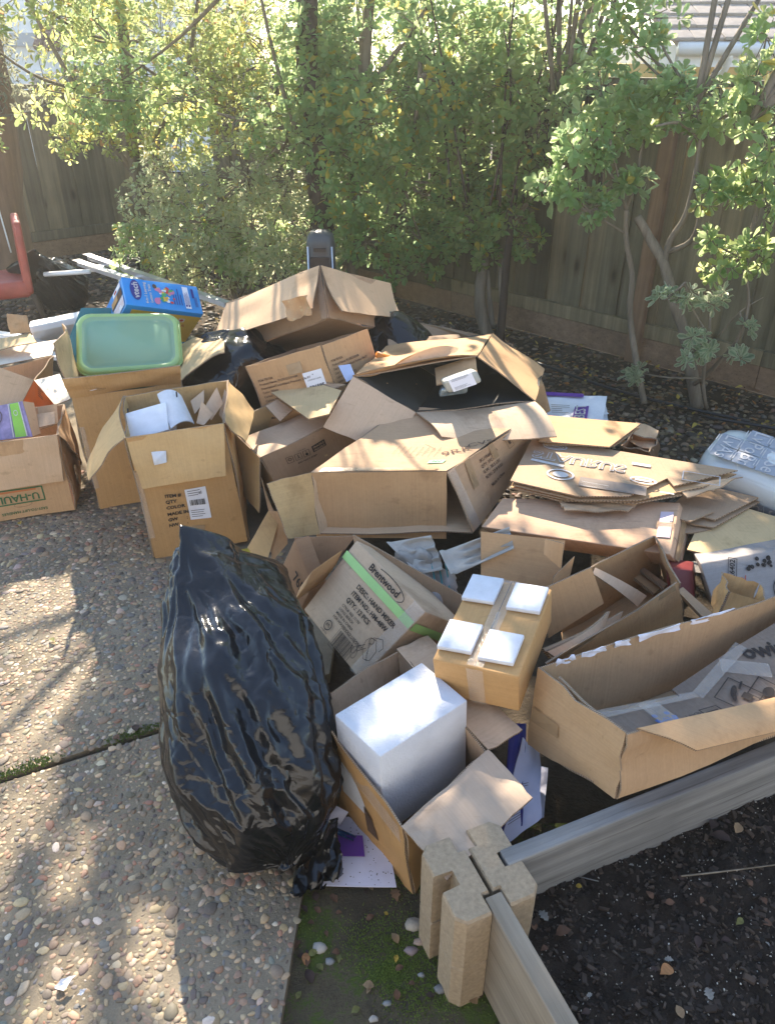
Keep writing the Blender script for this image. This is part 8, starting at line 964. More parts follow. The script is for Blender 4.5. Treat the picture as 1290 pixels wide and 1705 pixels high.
# papers behind
GP_ = 'papers beside the gravel'
for ky, lb in (('mag1', 'top white paper with purple block lettering'), ('mag2', 'white paper in the middle of the paper pile'), ('mag3', 'lowest white paper of the pile on the gravel')): 
    o = sheet('paper_sheet', lb, ky, [PAPER] * 3, .002, 'paper', GP_, noise=.004)
    if ky == 'mag1': pg = o
k = MB(); k.panel(PN['mag_patch'], .002, (2, 2)); k.build('purple_block', [PURPLE] * 3, pg); Q = [V3(p) + V3((0, 0, .004)) for p in PN['mag_patch']]; Qp = [Q[0], Q[3], Q[2], Q[1]]; k = Print(Qp, .003); k.text('BEST', k.W / 2, k.H / 2, .07, 90, bold=.001); k.out(INKW, pg)
Q = [V3(p) + V3((0, 0, .004)) for p in PN['mag1']]; Qp = [Q[0], Q[3], Q[2], Q[1]]; k = Print(Qp); k.lines(k.W * .3, k.H * .35, k.W * .3, .08, 5, .004); k.out(INKG, pg); k = Print(Qp, .005); k.rect(k.W * .35, k.H * .93, k.W * .6, .04); k.out(PURPLE, pg)
# periodic table wrap
bd = empty('wrapped_bundle', base_of(BX['bundle']['c']), 'large bundle wrapped in white plastic printed with grey element squares, right edge', 'wrapped bundle'); c = V3(BX['bundle']['c'])
WRAP = mat_flat('white_wrap', (.60, .63, .62), .25, .5, .06, 6, .25, 25, alpha=1, coat=.3); k = MB(); k.block(c, .09, bulge=.018, dent=.014, seed=4, n=10); k.build('wrap', WRAP, bd)
GRW = mat_flat('grey_print_wrap', (.27, .29, .33), .28, .5, .08, 8, .2, 25)
def bprint(Q, cells, off):
    k = Print(Q, off); W, H_ = k.W, k.H
    for (a, b_, s_) in cells: k.rect(W * a, H_ * b_, W * .164, H_ * .232)
    k.out(GRW, bd, 'grey_square'); k = Print(Q, off + .002)
    for (a, b_, s_) in cells: k.text(s_, W * a, H_ * b_, .085, -90); k.lines(W * a - .05, H_ * b_, .05, .01, 2, .004, -90)
    k.out(INKW, bd)
Qb = face('bundle', 'top'); bprint(Qb, [(.17 + .172 * i, .24 + .245 * j, s_) for (i, j, s_) in ((0, 0, 'As'), (0, 1, 'Lv'), (1, 0, 'Br'), (1, 1, 'Po'), (1, 2, 'Lv'), (2, 0, 'Se'), (2, 1, 'Te'), (2, 2, 'Sb'), (3, 0, 'Kr'), (3, 1, 'I'), (3, 2, 'Bi'))], .022)
Qb = face('bundle', 'front'); bprint(Qb, [(.14 + .172 * i, .40 + .245 * j, s_) for (i, j, s_) in ((0, 0, 'Br'), (1, 0, 'Se'), (2, 0, 'As'), (3, 0, 'Ge'), (0, 1, 'I'), (1, 1, 'Te'), (2, 1, 'Sb'), (3, 1, 'Sn'))], .022)
# inside the right hollow
db = closed_carton('cardboard_box', 'grey box with black dots and red lettering lying under the yellow sheet', 'dotbox', mat_card('grey_print_cardboard', (.33, .30, .28)), .005, G2); Q = face('dotbox', 'front'); W = np.linalg.norm(Q[1] - Q[0]); H_ = np.linalg.norm(Q[3] - Q[0])
k = Print(Q)
for q in range(17): k.disc(W * .36 + R.uniform(0, .17), H_ - R.uniform(.015, .065), *([R.uniform(.005, .009)] * 2), n=10)
k.text('5326402', W * .24, H_ * .74, .026, 68, bold=.0005).frame(W * .24, H_ * .74, .10, .03, .002, 68).text('very.', W * .33, H_ * .34, .028, 68, bold=.0006).ring(W * .62, H_ * .22, .035, .05, .004); k.out(INK, db); Print(Q).text('GIBS', W * .24, H_ * .36, .055, 68, bold=.003).rect(W * .30, H_ * .40, .1, .003, 68).out(INKRED, db)
open_carton('cardboard_box', 'small golden carton lying open in front of the dotted grey box', 'smallcarton', (ORANGE, EDGE, ORANGE), group=G2); closed_carton('small_carton', 'dark red carton in the hollow below the end of the long box', 'redbox', mat_flat('dark_red_card', (.16, .02, .02), .5), .004, cat='small carton')
for ky, lb, mt in (('strip1', 'tan cardboard strip slanting under the long box', KRAFT), ('strip2', 'grey strip beside the golden carton', GREYC), ('strip3', 'dark narrow strip parallel to the tan slanting strip', DARKC)): sheet('cardboard_strip', lb, ky, (mt, EDGE, mt), .012, flat=False, group='strips in the hollow')
sheet('cardboard_sheet', 'large plain brown panel standing behind the pad topped box', 'back_panel', (KRAFT, EDGE, KRAFT), res=(6, 6)); sheet('cardboard_sheet', 'small hanging flap in the dark hollow under the long box', 'small_flap1', (KRAFT, EDGE, KRAFT)); sheet('cardboard_sheet', 'tan strip of panel between the brown panel and the torn box', 'tan_strip', (KRAFT, EDGE, KRAFT))
o21 = open_carton('cardboard_box', 'torn open box of folded sheets between pad topped box and big front box', 'open21', (KRAFT, EDGE, KRAFT), group=G2, jag=.003, skip=('left',)); Q = face('open21', 'front'); W = np.linalg.norm(Q[1] - Q[0]); H_ = np.linalg.norm(Q[3] - Q[0]); tape(Q, o21, .02, H_ - .018, W - .02, H_ - .018, .034, TANTAPE)
sheet('cardboard_sheet', 'taped square leaf leaning up at the left of the torn open box', 'left_leaf', (KRAFT, EDGE, KRAFT), .006)
for ky, lb in (('roll1', 'upper curled sheet folded inside the torn open box'), ('roll2', 'lower curled sheet folded inside the torn open box'), ('roll3', 'arched dark sheet at the back of the torn open box')): sheet('cardboard_sheet', lb, ky, (GREY_IN, EDGE, GREYC), .012, bu=.025)
bg_ = open_carton('cardboard_box', 'large battered box in the right foreground resting on the plank, torn tape on its rim', 'big', (mat_card('worn_tan_cardboard', (0.480, 0.316, 0.173), axis=1, str_=.3), EDGE, mat_card('worn_inside', (0.492, 0.339, 0.200), str_=.2)), group=G2, jag=.003, skip=('front',))
c = V3(BX['big']['c']); k = MB(); Q = [c[0], c[1], c[1] * .62 + c[5] * .38, c[4]]; k.panel(Q, .005, (10, 6), sag=-.012, noise=.005, seed=9, jag=.002); k.build('crushed_wall', (mat_card('worn_front', (0.456, 0.299, 0.173), str_=.3), EDGE, KRAFT_IN), bg_)
a0 = c[4] + (c[5] - c[4]) * .06; k = MB(); e_ = (c[1] * .62 + c[5] * .38); k.panel([c[4] * .97 + e_ * .03 + V3((0, 0, .002)), e_, e_ + V3((.02, -.075, -.035)), c[4] * .80 + e_ * .20 + V3((.0, -.07, -.025))], .006, (8, 4), bv=-.012, noise=.004, seed=5); k.build('flap', (KRAFT_IN, EDGE, KRAFT), bg_)
Q = face('big', 'left'); W = np.linalg.norm(Q[1] - Q[0]); H_ = np.linalg.norm(Q[3] - Q[0]); tape(Q, bg_, .01, H_ * .42, .11, H_ * .40, .045, TANTAPE)
k = MB(); k.panel([c[6] + (c[4] - c[6]) * .18 + V3((.014, .004, -.005)), c[4] + V3((.0, .03, -.02)), c[0] + (c[4] - c[0]) * .3 + V3((.05, .03, 0)), c[2] + (c[6] - c[2]) * .3 + V3((.03, -.02, 0))], .007, (6, 6), sag=.01, noise=.004, seed=2); k.build('inner_flap', (KRAFT_IN, EDGE, KRAFT_IN), bg_)
Q = [V3(p) for p in (c[6], c[7], c[3], c[2])]; Qi = [c[2], c[3], c[7], c[6]]; Wb = np.linalg.norm(c[7] - c[6])
k = MB(); 
for (f0, f1) in ((.06, .13), (.15, .24), (.27, .33), (.36, .52), (.56, .74)):
    a = c[6] * (1 - f0) + c[7] * f0; b_ = c[6] * (1 - f1) + c[7] * f1; k.panel([a + V3((0, -.006, -.012)), b_ + V3((0, -.006, -.012)), b_ + V3((0, -.004, .005)), a + V3((0, -.004, .005))], .002, (6, 3), noise=.003, seed=int(f0 * 100), jag=.003)
k.build('torn_tape', [mat_flat('white_torn_paper', (.72, .72, .78), .4, .5, .1, 60)] * 3, bg_)
# dark grey cardboard insert inside the big box
GI = mat_card('dark_grey_cardboard', (.21, .165, .13), dirt=.9, str_=.4); fl0 = c[:4] + (c[4:] - c[:4]) * .16
def inb(a, b_, z): return (fl0[0] * (1 - a) + fl0[1] * a) * (1 - b_) + (fl0[2] * (1 - a) + fl0[3] * a) * b_ + V3((0, 0, z))
k = MB(); k.panel([inb(.40, .12, .012), inb(.98, .14, .03), inb(.98, .92, .15), inb(.42, .72, .05)], .008, (6, 6), sag=.006, noise=.002, seed=3); ins = tag(k.build('printed_sheet', (GI, EDGE, GI)), 'damp cardboard sheet with hands and box emblem inside the big front box', 'cardboard sheet')
Qs = [inb(.40, .12, .012), inb(.98, .14, .03), inb(.98, .92, .15), inb(.42, .72, .05)]; p = Print(Qs, .012)
W, H_ = p.W, p.H; p.frame(W * .22, H_ * .36, .085, .085, .003, 20); 
p.disc(W * .22, H_ * .36 + .016, .022, .007, 35).disc(W * .22 - .012, H_ * .36 + .004, .018, .006, 50).rect(W * .22 + .014, H_ * .36 - .012, .022, .022, 20).rect(W * .22 + .03, H_ * .36 + .022, .03, .005, 30); p.text('owing', W * .60, H_ * .72, .06, -20, bold=.002).frame(W * .36, H_ * .22, .07, .07, .003, 20).disc(W * .36, H_ * .22, .02, .012, 20); p.out(INK, ins)
tape(Qs, ins, W * .02, H_ * .62, W * .5, H_ * .95, .03, TAPE, .014); tape(Qs, ins, W * .30, H_ * .86, W * .48, H_ * .45, .045, TAPE, .016)
k = MB(); Qs2 = [inb(.10, .10, .03), inb(.44, .14, .02), inb(.42, .52, .06), inb(.08, .62, .09)]; k.panel(Qs2, .022, (6, 6), bu=-.012, noise=.002, seed=8); ins2 = tag(k.build('printed_sheet', (GI, EDGE, GI)), 'dark bent cardboard sheet with blue lifting people emblem inside the big front box', 'cardboard sheet')
p = Print(Qs2, .014); W, H_ = p.W, p.H; p.disc(W * .44, H_ * .62, .007, .007).disc(W * .56, H_ * .62, .007, .007).rect(W * .43, H_ * .45, .012, .03, 20).rect(W * .57, H_ * .45, .012, .03, -20).rect(W * .5, H_ * .48, .03, .004).frame(W * .5, H_ * .48, .014, .014, .003).rect(W * .5, H_ * .2, .07, .035); p.out(INKBLUE, ins2); p = Print(Qs2, .0155); p.text('WARNING', W * .5, H_ * .2, .014, 180).out(INKW, ins2); p = Print(Qs2, .0145); p.text('HEAVY', W * .74, H_ * .42, .017, 180).text('OBJECT', W * .74, H_ * .32, .014, 180).frame(W * .91, H_ * .3, .05, .06, .003).rect(W * .91, H_ * .38, .036, .004).rect(W * .91, H_ * .32, .036, .004).rect(W * .91, H_ * .26, .036, .004); p.out(INK, ins2); tape(Qs2, ins2, W * .03, H_ * .9, W * .97, H_ * .9, .028, TAPE, .016); tape(Qs2, ins2, W * .5, H_ * .95, W * .5, H_ * .05, .05, TAPE, .0165)
c_ = V3(BX['foambox']['c']); o_ = np.array([.84, .54, .06]) * .11; BX['foambox']['f']['right'] = [c_[5], c_[7], c_[7] + o_, c_[5] + o_]
# --- pad topped box, foam box
pd = closed_carton('cardboard_box', 'golden carton with four white foam pads and clear tape along its top', 'pads', ORANGE, .005, G2); Q = face('pads', 'top'); W = np.linalg.norm(Q[1] - Q[0]); H_ = np.linalg.norm(Q[3] - Q[0]); n_ = np.cross(Q[1] - Q[0], Q[3] - Q[0]); n_ /= np.linalg.norm(n_)
tape(Q, pd, W / 2, 0, W / 2, H_, .042, TAPE, .005); tape(Q, pd, W / 2 + .008, 0.05, W / 2 + .002, H_ * .6, .012, TAPE, .0062); k = Print(Q, .0042); k.rect(W / 2, H_ / 2, .0025, H_); k.out(INKG, pd, 'seam')
QF = face('pads', 'front'); Hf = np.linalg.norm(QF[3] - QF[0]); tape(QF, pd, W / 2, Hf, W / 2 + .004, Hf * .05, .042, TAPE, .005)
PADG = 'foam pads on the golden carton'
for (a, b_, lb) in ((.085, .085, 'front left foam pad on the golden carton'), (W - .065, .075, 'front right foam pad on the golden carton, one corner sunlit'), (.06, H_ - .06, 'back left foam pad on the golden carton'), (W - .05, H_ - .068, 'back right foam pad on the golden carton')):
    hw, hh = .045, .052; a = min(max(a, hw - .002), W - hw + .002)
    if a < .09: a = hw + .001
    lo = [fp(Q, a - hw, b_ - hh, .002), fp(Q, a + hw, b_ - hh, .004), fp(Q, a - hw, b_ + hh, .004), fp(Q, a + hw, b_ + hh, .004)]; k = MB(); k.block(lo + [p + n_ * .013 for p in lo], .003, dent=.0015, n=3); tag(k.build('foam_pad', PADFOAM), lb, 'foam pad', PADG)
fb = open_carton('cardboard_box', 'foreground open box holding the white foam block, its front flap on the planter block', 'foambox', (ORANGE, EDGE, GREY_IN), group=G2, fm={'front': (KRAFT, EDGE, mat_card('smooth_grey_kraft', (0.480, 0.362, 0.263), str_=.03, dirt=.2)), 'right': (KRAFT, EDGE, GREY_IN)}, bend={'front': (.002, .004)})
Q = face('foambox', 'left'); W = np.linalg.norm(Q[1] - Q[0]); H_ = np.linalg.norm(Q[3] - Q[0]); tape(Q, fb, .02, H_ - .07, W - .01, H_ - .05, .06, TAPE, .004); Print(Q).rect(W * .55, H_ * .38, .04, .09).out(INKG, fb)
k = MB(); k.block(BX['foam']['c'], .004, bulge=.0005); tag(k.build('foam_block', FOAM), 'big white polystyrene block standing in the open foreground box', 'foam block')
# --- mixer carton and around
mx_ = closed_carton('cardboard_box', 'tilted tan carton with green tape stripe and a mixer drawing', 'mixer', mat_card('mixer_cardboard', (0.504, 0.367, 0.247), str_=.06), .006, G2); Q = face('mixer', 'front'); W = np.linalg.norm(Q[1] - Q[0]); H_ = np.linalg.norm(Q[3] - Q[0])
Print(Q).rect(W * .5, H_ * .80, W, .028).out(GREENTAPE, mx_, 'green_tape')
for q in Q: pass
k = Print(Q, .0044); k.text('Brentwood', W * .52, H_ * .915, .032, bold=.0009).ring(W * .56, H_ * .91, .085, .026, .003, 0, 24, -.6, 2.2)
for i, s_ in enumerate(('DESC.: HAND MIXER', 'ITEM NO.: HM-48W', 'QTY.: 12 PCS')): k.text(s_, W * .34, H_ * .66 - i * .026, .0215, 0, 'LEFT', bold=.0006)
for i, s_ in enumerate(('CTN.#: 662  /1190', 'LONG BEACH', 'MADE IN CHINA', 'FOR HOUSEHOLD USE ONLY')): k.text(s_, W * .34, H_ * .40 - i * .0155, .0125, 0, 'LEFT', bold=.0002)
k.ring(W * .36, H_ * .12, .017, .017, .003).text('ETL', W * .36, H_ * .12, .012, bold=.0005).text('INTERTEK', W * .36, H_ * .04, .008); k.bars(W * .63, H_ * .10, .085, .055, 0, 30, 8).frame(W * .63, H_ * .10, .095, .07, .0012).text('0 80105 41482 1', W * .63, H_ * -.0 + .008, .008)
mxo = [(W * .80, H_ * .40), (W * .86, H_ * .42), (W * .93, H_ * .34), (W * .94, H_ * .22), (W * .88, H_ * .18), (W * .80, H_ * .26), (W * .78, H_ * .34), (W * .80, H_ * .40)]; k.line(mxo, .0015).line([(W * .82, H_ * .42), (W * .90, H_ * .48), (W * .96, H_ * .42), (W * .95, H_ * .36)], .0015).line([(W * .80, H_ * .30), (W * .75, H_ * .22)], .002).line([(W * .83, H_ * .28), (W * .78, H_ * .18)], .002).ring(W * .735, H_ * .19, .012, .02, .0015, 30).ring(W * .765, H_ * .15, .012, .02, .0015, 30).ring(W * .83, H_ * .38, .010, .010, .002).text('Brentwood', W * .87, H_ * .27, .012, -55); k.out(INK, mx_)
tape(Q, mx_, W - .03, 0, W - .02, H_, .05, TAPE, .004); Q = face('mixer', 'right'); tape(Q, mx_, .0, np.linalg.norm(Q[3] - Q[0]) * .8, np.linalg.norm(Q[1] - Q[0]), np.linalg.norm(Q[3] - Q[0]) * .8, .028, GREENTAPE, .004)
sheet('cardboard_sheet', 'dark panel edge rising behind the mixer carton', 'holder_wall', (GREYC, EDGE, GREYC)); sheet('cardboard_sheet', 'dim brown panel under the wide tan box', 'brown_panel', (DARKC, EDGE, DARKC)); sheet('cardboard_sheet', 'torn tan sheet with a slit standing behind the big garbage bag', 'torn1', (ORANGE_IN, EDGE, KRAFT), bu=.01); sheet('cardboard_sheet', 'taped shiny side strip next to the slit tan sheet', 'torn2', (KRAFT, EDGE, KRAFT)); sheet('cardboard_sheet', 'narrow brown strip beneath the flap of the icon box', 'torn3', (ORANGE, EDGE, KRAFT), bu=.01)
k = MB(); a = V3(PN['torn1'][1]) * .75 + V3(PN['torn1'][0]) * .25 + V3((0, -.012, -.03)); k.tube([a, a + V3((.004, -.004, -.05)), a + V3((-.012, -.004, -.055))], (.003, .004), 5); tag(k.build('dark_cord', BLACKP), 'short black cord poking through the slit tan sheet', 'cord')
cn = closed_carton('cardboard_box', 'small brown box hand lettered 765 candle behind the big bag', 'candle', DARKC, .005, G2); Q = face('candle', 'front'); k = Print(Q); k.text('765', k.W * .62, k.H * .66, .045, 10, bold=.0006).text('Condor', k.W * .55, k.H * .34, .04, 2, bold=.0006); k.out(INK, cn)
bcn = closed_carton('cardboard_box', 'small tan carton with barcode tucked at the left corner of the mixer carton', 'barcarton', KRAFT, .004, G2); Q = face('barcarton', 'right'); Print(Q).bars(.05, .08, .04, .03, 90).out(INK, bcn)
k = MB(); k.block([V3((-.60, 2.52, 0)) + V3(p) for p in ((0, 0, 0), (.09, .03, 0), (0, .05, 0), (.09, .08, 0), (0, 0, .03), (.09, .03, .03), (0, .05, .03), (.09, .08, .03))], .004); tag(k.build('yellow_carton', mat_flat('yellow_print', (.62, .52, .08), .4)), 'small yellow carton lying on the patio beside the ITEM box', 'carton')
def tray(name, lb, key):
    Q = [V3(p) for p in PN[key]]; n_ = np.cross(Q[1] - Q[0], Q[3] - Q[0]); n_ /= np.linalg.norm(n_)
    if n_[2] < 0: Q = [Q[1], Q[0], Q[3], Q[2]]; n_ = -n_
    m = MB(); T = []; B_ = []; nx, ny = 40, 24
    for j in range(ny + 1):
        for i in range(nx + 1):
            a, b_ = i / nx, j / ny; p = Q[0] * (1 - a) * (1 - b_) + Q[1] * a * (1 - b_) + Q[2] * a * b_ + Q[3] * (1 - a) * b_; d = 0
            for cx in (.2, .5, .8): r_ = math.hypot((a - cx) / .15, (b_ - .68) / .42); d -= .018 * max(0, 1 - max(0, r_ - .75) / .35) if r_ < 1.1 else 0
            d += .004 * math.sin(a * 9) + (.012 if b_ < .08 else 0); T.append(p + n_ * (d + .02)); B_.append(p + n_ * (d + .016))
    fs = [(j * (nx + 1) + i, j * (nx + 1) + i + 1, (j + 1) * (nx + 1) + i + 1, (j + 1) * (nx + 1) + i) for j in range(ny) for i in range(nx)]; m.add(T, fs, 0, None, True); m.add(B_, [f[::-1] for f in fs], 0, None, True); return tag(m.build(name, PULP), lb, 'pulp tray', 'moulded pulp trays')
tray('pulp_tray', 'grey moulded pulp tray with round cups under the wide tan box', 'tray1'); tray('pulp_tray', 'crumpled pulp tray half hidden left of the other tray', 'tray2')
k = MB(); k.panel([(.10, 1.98, .24), (.24, 1.93, .22), (.22, 2.04, .30), (.06, 2.10, .32)], .004, (16, 14), sag=.03, noise=.014, seed=21, jag=.01); pbg = tag(k.build('crumpled_paper_bag', [mat_flat('grey_paper', (.36, .32, .29), .6, .3, .15, 20, .5, 60)] * 3), 'crumpled greyish paper bag with teal stripes right of the mixer carton', 'paper bag')
k = MB()
for q in range(3): k.tube([(.155 + q * .022, 1.963 - q * .008, .262), (.15 + q * .022, 2.0, .30), (.142 + q * .022, 2.05, .325)], (.0022, .0022), 5)
k.build('stripe', mat_flat('teal_stripe', (.03, .25, .26), .5), pbg)
k = MB(); k.panel([(.01, 2.06, .30), (.17, 2.00, .27), (.18, 2.10, .33), (.03, 2.14, .36)], .004, (14, 12), sag=.025, noise=.015, seed=33, jag=.008); tag(k.build('crumpled_film', [mat_flat('greyish_film', (.30, .28, .25), .45, .4, .3, 14, .5, 60)] * 3), 'crumpled greyish plastic film behind the mixer carton', 'plastic film')
# --- papers on the ground in front
GPF = 'papers under the foreground boxes'
pf = sheet('paper_sheet', 'dirty lavender white sheet lying on the moss by the open box', 'paper_flat', [PAPERB] * 3, .003, 'paper', GPF, noise=.0008); k = MB(); k.panel([V3(p) + V3((0, 0, .006)) for p in PN['paper_purple']], .002, (2, 2)); k.build('purple_block', [PURPLE] * 3, pf)
Q = [V3(p) + V3((0, 0, .0035)) for p in PN['paper_flat']]; Qp = [Q[0], Q[1], Q[2], Q[3]]; up_s = .003 if np.cross(Q[1] - Q[0], Q[3] - Q[0])[2] > 0 else -.003; k = Print(Qp, up_s)
for q in range(150): k.disc(R.uniform(0, k.W), R.uniform(0, k.H) ** 1.0, *([R.uniform(.0006, .002)] * 2), n=5)
tag(k.out(mat_flat('dirt_specks', (.05, .04, .03), .9), pf, 'dirt'), kind='stuff')
sheet('paper_sheet', 'curled corner of white paper above the dirty sheet by the bag', 'paper_top', [PAPERB] * 3, .002, 'paper', GPF, sag=.008)
k = MB(); k.panel(PN['foil_bag'], .004, (12, 10), sag=.01, noise=.008, seed=3, jag=.006); tag(k.build('snack_wrapper', [mat_flat('blue_foil', (.02, .10, .25), .25, .6, .5, 50, .6, 90)] * 3), 'crumpled blue foil wrapper on the dirty sheet', 'wrapper')
for ky, lb, mt in (('stand_paper1', 'large lavender sheet leaning between the open box and the plank', PAPERB), ('stand_paper2', 'deep violet card behind the leaning lavender sheet', NAVY), ('stand_paper3', 'narrow pale sheet just right of the leaning lavender sheet', PAPERB)):
    o = sheet('paper_sheet', lb, ky, [mt] * 3, .003, 'paper', GPF, noise=.003)
    if ky == 'stand_paper1': Q = [V3(p) for p in PN[ky]]; n_ = np.cross(Q[1] - Q[0], Q[3] - Q[0]); Qn = [Q[0], Q[3], Q[2], Q[1]]; of = .006 if np.cross(Qn[1] - Qn[0], Qn[3] - Qn[0]) @ (V3((0, 0, 1.75)) - Qn[0]) > 0 else -.006; kk = Print(Qn, of); kk.lines(kk.W * .35, kk.H * .35, .06, .10, 14, .0018); kk.out(INKG, o)
# ------------------------------------------------------------------ planter corner
def blk(name, lb, z0, z1, seed):
    m = MB(); a, b_ = AX, BXX; S_ = .094
    def half(pts):
        P = [PCN + a * x + b_ * y for x, y in pts]; L_ = len(P); rg = random.Random(seed); rings = []
        for z, ins_ in ((z0, .0), (z1 - .006, 0), (z1, .004)):
            cen = sum(P) / L_; rings.append([np.array([*(p + (cen - p) / np.linalg.norm(cen - p) * ins_), z]) for p in P])
        vs = [p for r_ in rings for p in r_]; m.add(vs, [(i * L_ + k, i * L_ + (k + 1) % L_, (i + 1) * L_ + (k + 1) % L_, (i + 1) * L_ + k) for i in range(2) for k in range(L_)] + [tuple(2 * L_ + k for k in range(L_))], 0)
    g_ = .004; w_ = .021; d_ = .042; ch = .018
    half([(g_, -S_ + d_), (w_, -S_ + d_), (w_, -S_), (S_ - ch, -S_), (S_, -S_ + ch), (S_, -w_), (S_ - d_, -w_), (S_ - d_, w_), (S_, w_), (S_, S_ - ch), (S_ - ch, S_), (w_, S_), (w_, S_ - d_), (g_, S_ - d_)][::1])
    half([(-x, y) for x, y in [(g_, -S_ + d_), (w_, -S_ + d_), (w_, -S_), (S_ - ch, -S_), (S_, -S_ + ch), (S_, -w_), (S_ - d_, -w_), (S_ - d_, w_), (S_, w_), (S_, S_ - ch), (S_ - ch, S_), (w_, S_), (w_, S_ - d_), (g_, S_ - d_)]][::-1])
    return tag(m.build(name, CONC), lb, 'planter block', 'stacked planter corner blocks')
blk('planter_block', 'upper notched tan concrete block at the planter corner', .138, .302, 1); blk('planter_block', 'lower notched tan concrete block under the other at the planter corner', -.008, .135, 2)
def plank(name, lb, d0, d1, L_, mat, zt=.30, hgt=.29):
    st_ = PCN + d0 * .06; e_ = PCN + d0 * L_; m = MB(); m.block([(*(st_ - d1 * .019), zt - hgt), (*(e_ - d1 * .019), zt - hgt), (*(st_ + d1 * .019), zt - hgt), (*(e_ + d1 * .019), zt - hgt), (*(st_ - d1 * .019), zt), (*(e_ - d1 * .019), zt), (*(st_ + d1 * .019), zt), (*(e_ + d1 * .019), zt)], .003, n=10, dent=.001)
    o = m.build(name, mat, loc=(st_[0], st_[1], zt - hgt)); an = math.atan2(d0[1], d0[0]); me = o.data; me.transform(Matrix.Rotation(-an, 4, 'Z')); o.rotation_euler.z = an; return tag(o, lb, 'plank', 'planter bed planks')
plank('planter_plank', 'weathered grey plank running back right from the planter block under the big box', AX, np.array([-AX[1], AX[0]]), 2.0, PLANKW, .305); plank('planter_plank', 'tan plank running toward the bottom edge from the planter block', BXX, np.array([-BXX[1], BXX[0]]), 1.3, PLANKT, .300)
# ------------------------------------------------------------------ big garbage bag
NA, NT = 144, 84
BK, BM, BE = V3((-.23, 1.125, .075)), V3((-.405, 1.38, .27)), V3((-.418, 1.79, .56))
fld = np.array(BAG_FIELD); fld[:, 0] = np.cumsum(fld[:, 0]); fld = np.cumsum(fld, 1) / 2500.0      # radius of the crumpled skin round a bent axis
hf_ = fld - (np.roll(fld, 4, 1) + np.roll(fld, -4, 1) + np.roll(fld, 8, 1) + np.roll(fld, -8, 1)) / 4
tt_ = np.arange(NT + 1)[:, None] / NT; fld = fld + hf_ * np.clip(tt_ * 6, 0, 1) * np.clip((1 - tt_) * 5, 0, 1) * .8
def up2(f):      # double the grid both ways
    g = np.empty((f.shape[0], f.shape[1] * 2)); g[:, ::2] = f; g[:, 1::2] = (f + np.roll(f, -1, 1)) * .5625 - (np.roll(f, 1, 1) + np.roll(f, -2, 1)) * .0625
    h = np.empty((g.shape[0] * 2 - 1, g.shape[1])); h[::2] = g; h[1::2] = (g[1:] + g[:-1]) / 2; return h
fld = up2(fld); NT, NA = fld.shape[0] - 1, fld.shape[1]
fld[1:-1] = fld[1:-1] * .5 + .125 * (np.roll(fld, 1, 1) + np.roll(fld, -1, 1))[1:-1] + .125 * (fld[2:] + fld[:-2])
A_, T_ = np.meshgrid(np.arange(NA) / NA * 1.35, np.arange(NT + 1) / NT * .92); rb = np.random.default_rng(12); cr = np.zeros_like(fld)
for _ in range(230):      # creases and dimples of crumpled film, metres on the skin
    ca, ct, th, L_, wd = rb.uniform(0, 1.35), rb.uniform(.03, .9), rb.normal(1.15, .7), rb.uniform(.03, .15), rb.uniform(.004, .013)
    da = (A_ - ca + .675) % 1.35 - .675; dt = T_ - ct; al = da * math.cos(th) + dt * math.sin(th); ac = -da * math.sin(th) + dt * math.cos(th) + al * al * rb.normal(0, 3)
    cr += rb.normal(0, .0034) * np.exp(-(al / L_) ** 2 * 2) * np.exp(-np.abs(ac) / wd) * np.where(ac > 0, 1, .45)
for _ in range(34):
    ca, ct, rr = rb.uniform(0, 1.35), rb.uniform(.06, .88), rb.uniform(.04, .10); da = (A_ - ca + .675) % 1.35 - .675; q_ = np.sqrt(da ** 2 + (T_ - ct) ** 2) / rr; cr += rb.normal(0, .006) * np.clip(1 - q_, 0, 1)
for _ in range(22):      # corners of the rubbish inside
    ca, ct, rr = rb.uniform(0, 1.35), rb.uniform(.12, .8), rb.uniform(.08, .17); da = (A_ - ca + .675) % 1.35 - .675; th = rb.uniform(0, 3.14); e1, e2 = da * math.cos(th) + (T_ - ct) * math.sin(th), -da * math.sin(th) + (T_ - ct) * math.cos(th); q_ = np.maximum(np.abs(e1), np.abs(e2) * rb.uniform(.8, 1.8)) / rr; cr += rb.choice([.016, .012, -.010]) * np.clip(1 - q_, 0, 1)
fld = fld + cr * np.clip(T_ / .92 * 14, 0, 1) * np.clip((1 - T_ / .92) * 9, 0, 1)
vs = []
for j_ in range(NT + 1):
    t = .01 + .98 * j_ / NT; d_ = 2 * (1 - t) * (BM - BK) + 2 * t * (BE - BM); d_ /= np.linalg.norm(d_); x_ = np.cross(d_, [0, 0, 1.]); x_ /= np.linalg.norm(x_); y_ = np.cross(x_, d_); c_ = (1 - t) ** 2 * BK + 2 * t * (1 - t) * BM + t * t * BE; e_ = max(0, (t - .72) / .28) ** 1.6
    for i_ in range(NA):
        a_ = 6.283185 * i_ / NA; p_ = c_ + (x_ * math.cos(a_) + y_ * math.sin(a_)) * fld[j_, i_] + np.array([-.012, 0, .055]) * e_ * max(0, .35 - math.cos(a_)) / 1.35; vs.append((p_[0], p_[1], max(p_[2], .004)))
m = MB(); m.add(vs, [(j * NA + i, j * NA + (i + 1) % NA, (j + 1) * NA + (i + 1) % NA, (j + 1) * NA + i) for j in range(NT) for i in range(NA)] + [tuple(range(NA))[::-1], tuple(NT * NA + k for k in range(NA))], 0, None, True)
bgo = m.build('garbage_bag', BAG); tag(bgo, 'huge shiny black garbage bag standing on the patio in the foreground', 'garbage bag')
